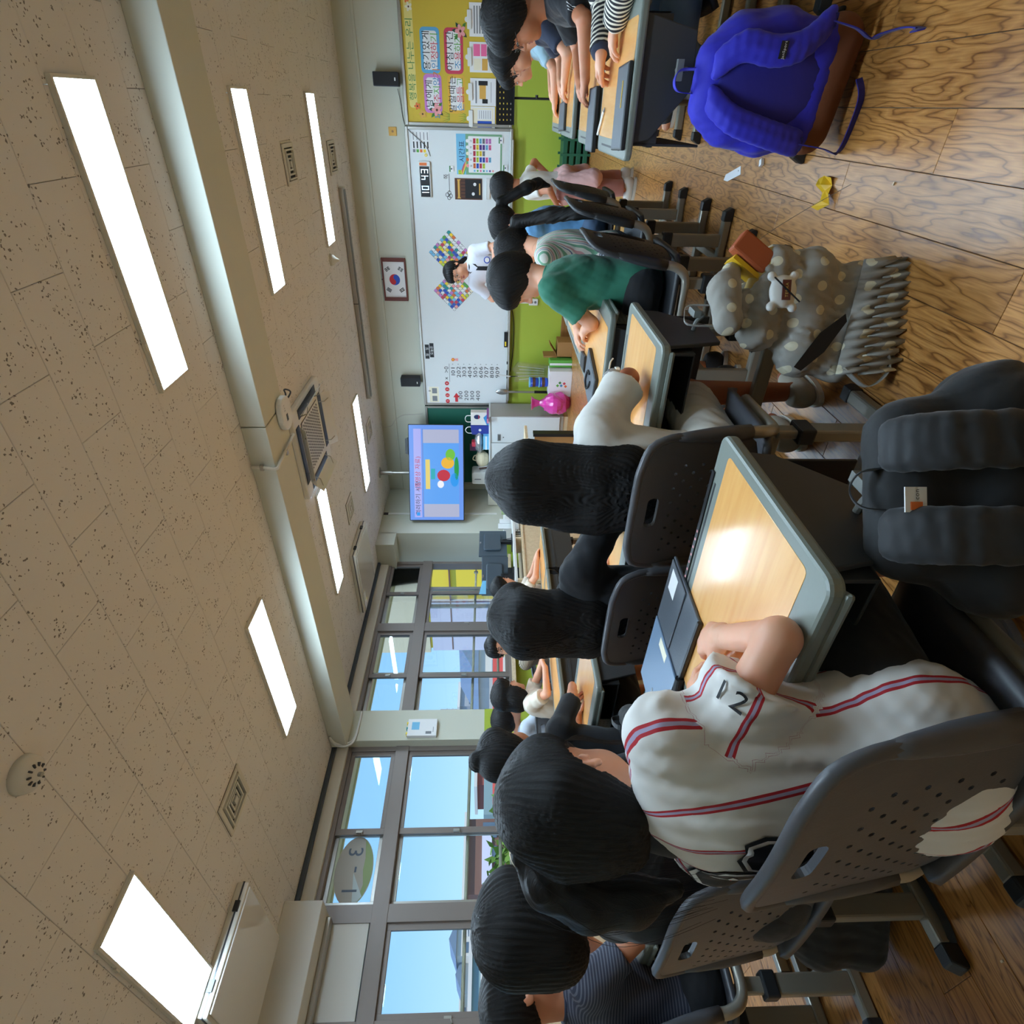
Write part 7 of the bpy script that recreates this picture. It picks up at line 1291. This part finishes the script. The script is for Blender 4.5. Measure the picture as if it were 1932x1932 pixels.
# ---- black backpack on the nearest desk
b = thing('backpack', 'large black backpack hung on the nearest desk, bottom corner of the picture', 'backpack', (-.435, .665, .0), math.atan2(.60, .80))
body = [cone((-.09, .0, .10), (.10, 0, .10), .07, .07, .05), cone((-.11, -.01, .24), (.115, 0, .24), .08, .08, .06), cone((-.11, .0, .38), (.11, 0, .38), .075, .075, .06), cone((-.08, .02, .49), (.08, .02, .49), .055, .055, .05)]
loc_sdf(body, .007, ripples(8, .005, 1.6), 'bag', 'bag_black', b, 0)
for q in (-.065, .06):
    pr = []
    for d_ in (-.02, 0, .02): pp = spline([(q+d_, -.02, .54), (q+d_, -.07, .50), (q+d_, -.095, .40), (q+d_, -.105, .28), (q+d_*.9, -.1, .15)], 3); pr += [cone(a, c, .016, .016, .014) for a, c in zip(pp[:-1], pp[1:])]
    st = loc_sdf(pr, .006, ripples(12, .002, 4), 'shoulder_strap', 'bag_strap_black', b, 0)
    for zz in (.43, .36, .29): MB().box(q-.03, q+.03, -.122, -.116, zz-.004, zz+.004).build('stitch_band', 'bag_black', st)
web([(-.03, .0, .53), (-.025, .01, .565), (.0, .02, .575), (.025, .01, .565), (.03, 0, .53)], .012, 'grab_loop', 'bag_strap_black', b)
tg = MB().box(-.034, .0, -.052, -.050, .515, .545).build('maker_label', 'paper', b); MB().box(-.031, -.02, -.0535, -.052, .522, .538).build('label_print', 'orange', tg); lettering('con', .009, 'ink', tg, (-.010, -.0535, .53), (1, 0, 0), (0, 0, 1), (0, -1, 0))
MB().cyl((.13, -.06, .22), (.145, -.07, .17), .004, n=6).build('zip_pull', 'zip_yellow', b); MB().cyl((.10, -.085, .15), (.11, -.09, .10), .004, n=6).build('zip_pull', 'zip_yellow', b); loc_sdf([cone((.155, .0, .33), (.17, .0, .15), .022, .03, .01)], .007, ripples(3, .004, 3), 'side_pocket', 'bag_strap_black', b, 0)
# ---- polka-dot bag
b = thing('polka_dot_bag', 'grey polka-dot shoulder bag with ruffles hung on the pencil case desk', 'bag', (-.455, 1.585, .0), math.atan2(.45, .89))
body = [cone((-.13, .0, .13), (.08, 0, .09), .055, .06, .05), cone((-.11, .0, .24), (.11, 0, .22), .06, .065, .06), cone((-.05, .0, .36), (.12, 0, .33), .05, .06, .05), cone((-.0, .0, .44), (.06, 0, .42), .035, .04, .05)]
loc_sdf(body+[ell((.13, -.01, .42), (.10, .055, .07), np.array([[.8, 0, -.6], [0, 1, 0], [.6, 0, .8]]), .02, '-')], .006, ripples(21, .008, 2.2), 'bag', 'polka', b, 0)
loc_sdf([cone((.06, .0, .36), (.13, .0, .33), .04, .045, .03)], .007, None, 'lining', 'lining', b, 0); MB().box(-.03, .03, -.02, .02, -.05, .06, R=np.array([[.8, 0, .6], [0, 1, 0], [-.6, 0, .8]]), t=(.15, -.02, .39)).build('orange_purse', 'book_orange', b, bevel=.006); MB().box(-.006, .006, -.03, .03, -.08, .07, R=np.array([[.8, 0, .6], [0, 1, 0], [-.6, 0, .8]]), t=(.10, .0, .39)).build('yellow_notebook', 'zip_yellow', b)
loc_sdf([cone((-.03, -.045, .46), (.055, -.03, .47), .038, .04, .02), cone((.055, -.03, .47), (.11, -.0, .44), .04, .025, .02)], .006, ripples(5, .005, 2), 'padded_strap', 'polka', b, 0)
web([(-.035, .0, .47), (-.03, .01, .55), (.0, .015, .56), (.02, .01, .55), (.02, 0, .48)], .012, 'grab_loop', 'grey_canvas', b)
rows = []
for lay, (zt, zb, dep) in enumerate(((.16, .085, .068), (.10, .015, .072))):
    pts = []
    for i in range(49):
        t_ = i/48; x = -.17+.30*t_; w_ = math.sin(i*1.55+lay)*.02; pts.append([(x, -dep*.9, zt-.05*t_), (x+.004, -dep-w_*.5, (zt+zb)/2-.05*t_), (x+.01, -dep-.012-w_, zb-.05*t_+.01*math.sin(i*.9))])
    MB().grid(pts).build('ruffle', 'polka', b, True, solid=.003)
MB().prism([(-.14, .30), (-.05, .235), (.0, .17), (-.02, .165), (-.10, .22), (-.15, .28)], 0, .002, (V3(-.01, -.066, -.02), V3(1, 0, 0), V3(0, 0, 1), V3(0, -1, 0))).build('pocket_slit', 'black_matt', b)
ch = loc_sdf([ell((.04, -.085, .335), (.042, .018, .036), None, .01)]+[ell((.04+dx, -.085, .335+dz), (.012, .01, .012), None, .008) for dx, dz in ((-.038, .03), (.038, .032), (-.04, -.028), (.04, -.028))], .004, None, 'plush_charm', 'white_plastic', b, 0); MB().box(.015, .065, -.106, -.103, .324, .346).build('charm_label', 'maroon', ch); lettering('TERRA', .011, 'pale_yellow', ch, (.04, -.1065, .335), (1, 0, 0), (0, 0, 1), (0, -1, 0)); MB().cyl((.01, -.108, .30), (.07, -.108, .37), .002, n=6).build('charm_cord', 'black_matt', ch)
web([(-.15, -.06, .14), (-.2, -.06, .07), (-.16, -.07, .02), (-.1, -.07, .03)], .016, 'dangling_strap', 'grey_canvas', b); web([(.14, .0, .42), (.2, .0, .36), (.27, .0, .25), (.33, -.02, .14)], .005, 'thin_strap', 'grey_mid', b)
# ---- black bags on the window side
b = thing('printed_bag', 'black printed bag with white letters hung beside the long-haired child in black', 'bag', (-1.93, 1.30, .18), -.9); loc_sdf([cone((-.1, 0, .1), (.1, 0, .1), .06, .06, .05), cone((-.1, 0, .26), (.1, 0, .26), .065, .065, .05), cone((-.07, 0, .36), (.07, 0, .36), .05, .05, .04)], .008, ripples(4, .006, 2), 'bag', 'bag_black', b, 0); lettering('R.O.T.A', .05, 'paper', b, (0, -.072, .27), (1, 0, 0), (0, 0, 1), (0, -1, 0)); web([(-.06, 0, .38), (-.05, 0, .44), (.05, 0, .44), (.06, 0, .38)], .012, 'grab_loop', 'bag_strap_black', b)
b = thing('backpack', 'black backpack slumped on the floor behind the black tee', 'backpack', (-1.78, .62, 0), .6); loc_sdf([cone((-.1, 0, .08), (.1, 0, .07), .07, .07, .06), cone((-.09, .0, .2), (.08, 0, .18), .075, .07, .06), cone((-.05, 0, .29), (.04, 0, .27), .05, .05, .05)], .008, ripples(14, .007, 2), 'bag', 'bag_black', b, 0); web([(.09, -.06, .2), (.14, -.09, .05), (.17, -.1, .012), (.12, -.2, .01), (.08, -.24, .012)], .012, 'strap', 'bag_strap_black', b); web([(-.03, 0, .33), (-.02, 0, .38), (.02, 0, .38), (.03, 0, .33)], .01, 'grab_loop', 'bag_strap_black', b)
# ================================================================ things on the desks
pm('tablet_case', (84, 90, 98), .45, bump=(200, .1)); pm('tablet_dark', (40, 42, 46), .4); pm('tablet_screen', (14, 16, 20), .08); pm('case_blue', (120, 142, 166), .35)
TZ = .6415
t = thing('tablet', 'large grey tablet case lying open across the nearest desk', 'tablet', (-1.13, .975, TZ), -.06)
MB().box(-.235, .235, -.11, .10, 0, .008).build('back_cover', 'tablet_case', t, bevel=.003); MB().box(-.232, .02, -.105, .095, .008, .014).build('stand_flap', 'case_blue', t, bevel=.002); MB().box(.024, .23, -.02, .095, .008, .012).build('front_flap', 'tablet_case', t, bevel=.002); MB().box(.15, .215, .03, .075, .012, .0126).build('name_sticker', 'paper', t); MB().box(-.02, .01, -.03, .03, .014, .0145).build('pale_sticker', 'cream', t); MB().prism(ngon(1, 14, -.17, -.01, sx_=.012, sy_=.006), .014, .015).build('maker_badge', 'silver', t); MB().box(-.238, .238, -.118, -.108, .001, .012).build('edge_strip', 'black_plastic', t, bevel=.003)
t = thing('stylus_loop', 'black stylus clipped along the open tablet case', 'stylus', (-1.23, .84, TZ+.008), .14); MB().cyl((-.13, 0, 0), (.06, 0, 0), .008).build('barrel', 'black_plastic', t); MB().cyl((.06, 0, 0), (.13, 0, 0), .011).build('roll', 'black_matt', t)
for x in (-.115, -.06): MB().cyl((x-.012, 0, 0), (x+.012, 0, 0), .0086).build('silver_ring', 'silver', t)
t = thing('pencil_strip', 'narrow strip of pink dots along the far edge of the nearest desk', 'ruler', (-.76, .985, TZ-.001), .0); MB().box(-.16, .16, -.006, .006, 0, .003).build('strip', 'black_plastic', t)
for k in range(8): MB().prism(ngon(.0035, 8, -.15+.022*k, 0), .003, .0034).build('dot', 'petal', t)
t = thing('pencil_case', 'grey pencil case with tiny white dots lying on the second-row desk', 'pencil case', (-.84, 1.83, TZ), .18); loc_sdf([cone((-.085, 0, .033), (.085, 0, .033), .034, .036, .02), cone((-.08, .01, .045), (.08, .01, .045), .024, .024, .02)], .0045, ripples(9, .003, 3), 'pouch', 'polka_small', t, 0); MB().tube(spline([(-.11, .0, .052), (-.05, .005, .073), (.05, .005, .074), (.118, .0, .055)]), .0035, 6).build('zip', 'grey_mid', t); MB().tube(spline([(.118, 0, .055), (.14, .01, .05), (.15, .02, .04)]), .003, 6).build('zip_pull', 'white_plastic', t); MB().box(.118, .124, -.012, .012, .02, .034).build('side_tag', 'paper', t)
def tablet(x, y, rz, w_, d_, label, extra=None, z=TZ, th=.012):
    t = thing('tablet', label, 'tablet', (x, y, z), rz, 'black tablets on desks'); MB().box(-w_/2, w_/2, -d_/2, d_/2, 0, th).build('case', 'tablet_dark', t, bevel=.004); MB().box(-w_/2+.008, w_/2-.008, -d_/2+.008, d_/2-.008, th, th+.001).build('cover', 'tablet_case' if extra != 's' else 'tablet_screen', t); MB().box(w_/2-.001, w_/2+.001, -.03, .03, .004, .008).build('side_button', 'silver', t); return t
t = tablet(-1.0, 2.42, 1.35, .25, .18, 'black tablet with a round strap grip on the green-shirt desk', th=.016); MB().tube(spline([(-.04, -.02, .018), (-.02, .03, .026), (.03, .02, .026), (.03, -.03, .022), (-.01, -.04, .02)]), .005, 6).build('strap_grip', 'black_matt', t)
t = tablet(.0, 2.40, .05, .245, .19, 'flat black tablet on the nearest right-hand desk', th=.014); MB().box(.0, .075, -.03, -.022, .0152, .017).build('yellow_mark', 'zip_yellow', t)
tablet(-.045, 3.04, .02, .235, .2, 'black tablet case on the second right-hand desk', th=.02); tablet(-.05, 4.34, .05, .15, .3, 'small black tablet on the third right-hand desk', th=.016); tablet(.02, 4.78, .3, .12, .1, 'small dark case under the reaching hand on the farthest right-hand desk')
tablet(-1.5, 1.78, .1, .24, .17, 'closed tablet on the desk of the long-haired child in black'); tablet(-2.16, .80, .2, .22, .16, 'tablet held up by the child at the picture edge', 's', TZ+.02); tablet(-2.0, .78, .4, .2, .14, 'notebook-size tablet beside the arms at the picture edge')
for x, y, rz, m, lb in ((-.045, 2.83, -.9, 'white_plastic', 'white stylus pen lying on the nearest right-hand desk'), (-2.5, 1.72, .6, 'black_plastic', 'dark pen on the desk beside the bare forearm'), (-.97, 2.92, 1.2, 'black_plastic', 'black and yellow pen behind the green-shirt arm')):
    t = thing('pen', lb, 'pen', (x, y, TZ+.005), rz, 'pens on desks'); MB().cyl((-.075, 0, 0), (.055, 0, 0), .005).build('barrel', m, t); MB().cyl((.055, 0, 0), (.075, 0, 0), .005, .0015).build('tip', 'grey_mid', t)
t = thing('keyboard', 'dark folded tablet keyboard under the forearms on the green-shirt desk', 'keyboard', (-1.03, 2.68, TZ), .1); MB().box(-.02, .06, -.06, .06, 0, .01).build('case', 'black_plastic', t, bevel=.002); MB().box(-.015, .055, -.055, .055, .01, .012).build('key_bed', 'tablet_dark', t)
# ---- litter on the floor
t = thing('paper_scrap', 'white paper strip on the floor', 'paper scrap', (-.235, 2.97, .001), .25); MB().prism([(-.015, -.1), (.02, -.09), (.015, .08), (-.005, .1), (-.018, .05)], 0, .001).build('sheet', 'paper', t); MB().prism(ngon(.003, 8, .005, -.07), .001, .0015).build('punch_dot', 'ink', t)
t = thing('paper_scrap', 'tiny white folded scrap near the blue backpack', 'paper scrap', (-.165, 2.66, .001), .5); MB().box(-.012, .012, -.01, .01, 0, .012).build('fold', 'paper', t); MB().box(-.012, .004, .01, .016, 0, .006).build('flap', 'paper', t)
t = thing('paper_scrap', 'crumpled yellow paper scrap on the floor', 'paper scrap', (-.21, 2.10, .001), .4); MB().grid([[(-.05, -.05, .01), (-.03, -.02, .025), (.0, .0, .01)], [(-.02, -.055, .02), (.0, -.02, .012), (.025, .01, .03)], [(.01, -.04, .002), (.02, -.01, .025), (.05, .03, .012)], [(.03, -.045, .012), (.05, .0, .01), (.055, .045, .003)]]).build('sheet', 'zip_yellow', t, solid=.001); MB().grid([[(-.05, -.05, .01), (-.06, -.02, .03)], [(-.03, -.02, .025), (-.04, .01, .04)]]).build('corner', 'zip_yellow', t)
for k, (x, y) in enumerate(((-1.47, .40), (-1.42, .36), (.3, 1.4), (-.15, 1.75))):
    t = thing('floor_crumb', ('pale', 'small', 'single', 'tiny')[k]+' crumb on the floor '+('behind the black-tee chair', 'near the chair end cap', 'at the lower right', 'below the yellow scrap')[k], 'crumb', (x, y, .001), k, 'crumbs on the floor'); MB().box(-.004, .004, -.002, .002, 0, .003).build('bit', 'pale_wood', t)
# ================================================================ outside the windows
pm('ground', (150, 146, 128), .9, var=(.2, .1)); pm('slab_cream', (238, 226, 190), .7); pm('wall_yellow', (250, 222, 70), .6); pm('lav_white', (224, 222, 238), .6); pm('bld_white', (226, 222, 212), .7); pm('bld_grey', (168, 172, 176), .7); pm('bld_teal', (150, 178, 180), .6); pm('bld_brown', (128, 96, 84), .7); pm('bld_pink', (232, 190, 170), .7); pm('bld_brick', (176, 96, 84), .7); pm('bld_cream', (226, 214, 186), .7); pm('roof_blue', (120, 140, 160), .6); pm('win_dark', (96, 116, 134), .25); pm('wall_red', (226, 96, 88), .6); pm('slide_blue', (60, 150, 220), .4); pm('leaves', (112, 150, 62), .8, var=(3, .3)); pm('bark', (96, 78, 60), .9); pm('rail_cream', (206, 200, 176), .4)
g = MB().box(-200, -5.75, -150, 200, -4.3, -4.0).build('ground_1', 'ground'); g.name = 'ground'; struct(g)
t = thing('roof_overhang', 'cream concrete overhang above the windows outside', 'overhang', (-6.2, 3, 2.75)); MB().box(-.52, .45, -6, 6.6, 0, .2).build('slab', 'slab_cream', t); MB().box(-.56, -.52, -6, 6.6, -.02, .24).build('edge', 'slab_cream', t)
for z, lb in ((1.315, 'upper'), (1.005, 'lower')):
    t = thing('safety_rail', lb+' horizontal safety rail outside the windows', 'rail', (-5.69, 3, z)); MB().cyl((0, -4.2, 0), (0, 3.45, 0), .016, n=10).build('bar', 'rail_cream', t)
    for y in (-2.0, .66, 3.4): MB().box(-.01, .02, y-.012, y+.012, -.03, .03).build('bracket', 'alu', t)
w_ = thing('school_wing', 'yellow school wing with cream top beyond the far windows', 'building', (-8.5, 9.5, -4)); MB().box(-2.4, 2.6, 0, 2, 0, 6.55).build('wall', 'wall_yellow', w_); MB().box(-2.5, 2.6, -.06, 2, 6.56, 9).build('cream_band', 'slab_cream', w_); MB().box(-2.44, -.75, -.05, 0, .0, 6.5).build('pale_strip', 'lav_white', w_); MB().box(-.80, -.77, -.06, .0, 0, 6.6).build('joint', 'bld_brown', w_); MB().box(-2.4, 2.6, -.05, 0, 4.25, 4.45).build('string_course', 'bld_pink', w_); MB().box(-2.4, 2.6, -.055, 0, 6.0, 6.03).build('joint', 'bld_brown', w_)
for x in (.2, 1.4): MB().box(x, x+.55, -.03, 0, 3.0, 4.1).build('pane', 'win_dark', w_)
def block(label, x, y, wx, wy, ztop, m, rows=3, cols=5, roof=None, zbase=-4, wm='win_dark', rz=0.0):
    h = ztop-zbase; t = thing('building', label, 'building', (x, y, zbase), rz); MB().box(-wx/2, wx/2, -wy/2, wy/2, 0, h).build('wall', m, t)
    for r in range(rows):
        for c in range(cols): a = -wy/2+wy*(c+.5)/cols; z = h-1.3-r*1.5; MB().box(wx/2, wx/2+.08, a-wy/cols*.32, a+wy/cols*.32, z-.45, z+.4).build('window', wm, t)
    if roof == 'gable': MB().prism([(-wy/2-.3, h), (wy/2+.3, h), (0, h+wy*.28)], -wx/2-.3, wx/2+.3, (V3(0, 0, 0), V3(0, 1, 0), V3(0, 0, 1), V3(1, 0, 0))).build('roof', 'roof_blue', t)
    elif roof == 'flat': MB().box(-wx/2-.3, wx/2+.3, -wy/2-.3, wy/2+.3, h, h+.25).build('parapet', 'bld_white', t)
    return t
block('white gabled house on the far hill', -67, 20.6, 4, 2.6, 4.3, 'bld_white', 2, 2, 'gable'); block('blue-roofed white house left of the gabled one', -69, 18.4, 4, 2.8, 3.6, 'bld_white', 2, 2, 'gable'); block('grey tall house behind the gabled houses', -74, 17, 4, 3.5, 3.9, 'bld_grey', 2, 3, 'flat')
block('teal glass office block in the nearest window', -50, 13.9, 6, 7.5, 2.3, 'bld_teal', 3, 6, 'flat'); block('pale low block before the teal office', -40, 10.6, 5, 3.4, 1.35, 'bld_white', 3, 4, 'flat')
block('dark brown house with white sign', -39, 15.8, 5, 4.2, 2.45, 'bld_brown', 2, 3, 'flat'); t = bpy.data.objects[[o.name for o in C.objects if o.get('label') == 'dark brown house with white sign'][0]]; MB().box(2.5, 2.62, -1.6, 1.2, 5.0, 5.6).build('sign', 'lav_white', t)
block('pink house beside the brown one', -37.5, 12.9, 4, 1.9, .9, 'bld_pink', 2, 2); block('small brick house in the second window', -48.5, 26.8, 4, 2.4, 2.2, 'bld_brick', 2, 2, 'flat'); block('teal low house beside the brick one', -45.2, 23, 4, 3, 1.6, 'bld_teal', 2, 3)
block('grey block with rooftop mast in the far windows', -52, 37.1, 4, 2.5, 4.2, 'bld_grey', 2, 2, 'flat'); t = thing('roof_mast', 'thin lattice mast on the grey block', 'mast', (-52, 36.5, 4.45)); 
for dx in (-.4, .0, .4): MB().cyl((0, dx, 0), (0, dx, 1.9), .06, n=6).build('pole', 'bld_grey', t)
for dz in (.6, 1.2): MB().cyl((0, -.5, dz), (0, .5, dz), .05, n=6).build('cross_bar', 'bld_grey', t)
block('cream apartment block in the far windows', -43, 31, 6, 4.6, 2.6, 'bld_cream', 3, 3); block('pale green and white hall in the far windows', -33, 27, 4, 5, 1.9, 'bld_white', 1, 3, 'gable', wm='bld_teal'); block('dark sloping roof hall behind the pale one', -46, 38, 5, 8, 2.3, 'bld_grey', 2, 5); block('teal school block nearest the yellow wing', -33.5, 33.2, 5, 6, 2.5, 'bld_teal', 3, 5, 'flat')
t = thing('red_fence', 'red painted fence wall across the yard', 'fence', (-20.6, 16.2, -4), math.atan2(2.2, 3.0)-PI/2+PI/2); MB().box(-5.5, 5.0, -.1, .1, 0, 5.0).build('panel', 'wall_red', t); MB().box(-5.5, 5.0, -.14, .14, 4.35, 4.55).build('white_stripe', 'bld_white', t)
t = thing('play_frame', 'blue and yellow playground frame below the far windows', 'playground', (-13.9, 13.8, -4)); MB().box(-1.2, 1.2, -.6, .6, 3.9, 4.45).build('blue_panel', 'slide_blue', t); MB().box(-1.6, 1.6, -.7, .7, 4.5, 4.62).build('yellow_beam', 'wall_yellow', t)
for x in (-1.4, 1.4): MB().box(x-.08, x+.08, -.6, -.44, 0, 4.5).build('post', 'wall_yellow', t)
def tree(label, x, y, ztop, r, seed):
    rr = np.random.default_rng(seed); t = thing('tree', label, 'tree', (x, y, -4), 0, 'trees outside the windows'); h = ztop+4; MB().cyl((0, 0, 0), (0, 0, h*.7), .14, .08, n=8).build('trunk', 'bark', t); mb = MB()
    for k in range(520):
        d = nrm(rr.normal(0, 1, 3)); p = d*r*rr.uniform(.55, 1.05)*np.array([1, 1, .8])+V3(0, 0, h-r*.8); a = nrm(rr.normal(0, 1, 3)); b_ = nrm(np.cross(a, d)); s = r*rr.uniform(.08, .15); mb.add([p-a*s, p+b_*s*.6, p+a*s, p-b_*s*.6], [(0, 1, 2, 3)])
    o = mb.build('foliage', 'leaves', t); o['kind'] = 'stuff'
tree('leafy tree in the second window', -18, 9.3, 1.0, 1.3, 1); tree('leafy tree before the brown house', -15.4, 6.2, 1.2, 1.3, 2); tree('bushy tree at the left of the nearest window', -17.7, 4.5, .95, 1.2, 3); tree('bushy tree right of the nearest window', -16.5, 7.6, .9, 1.0, 4)
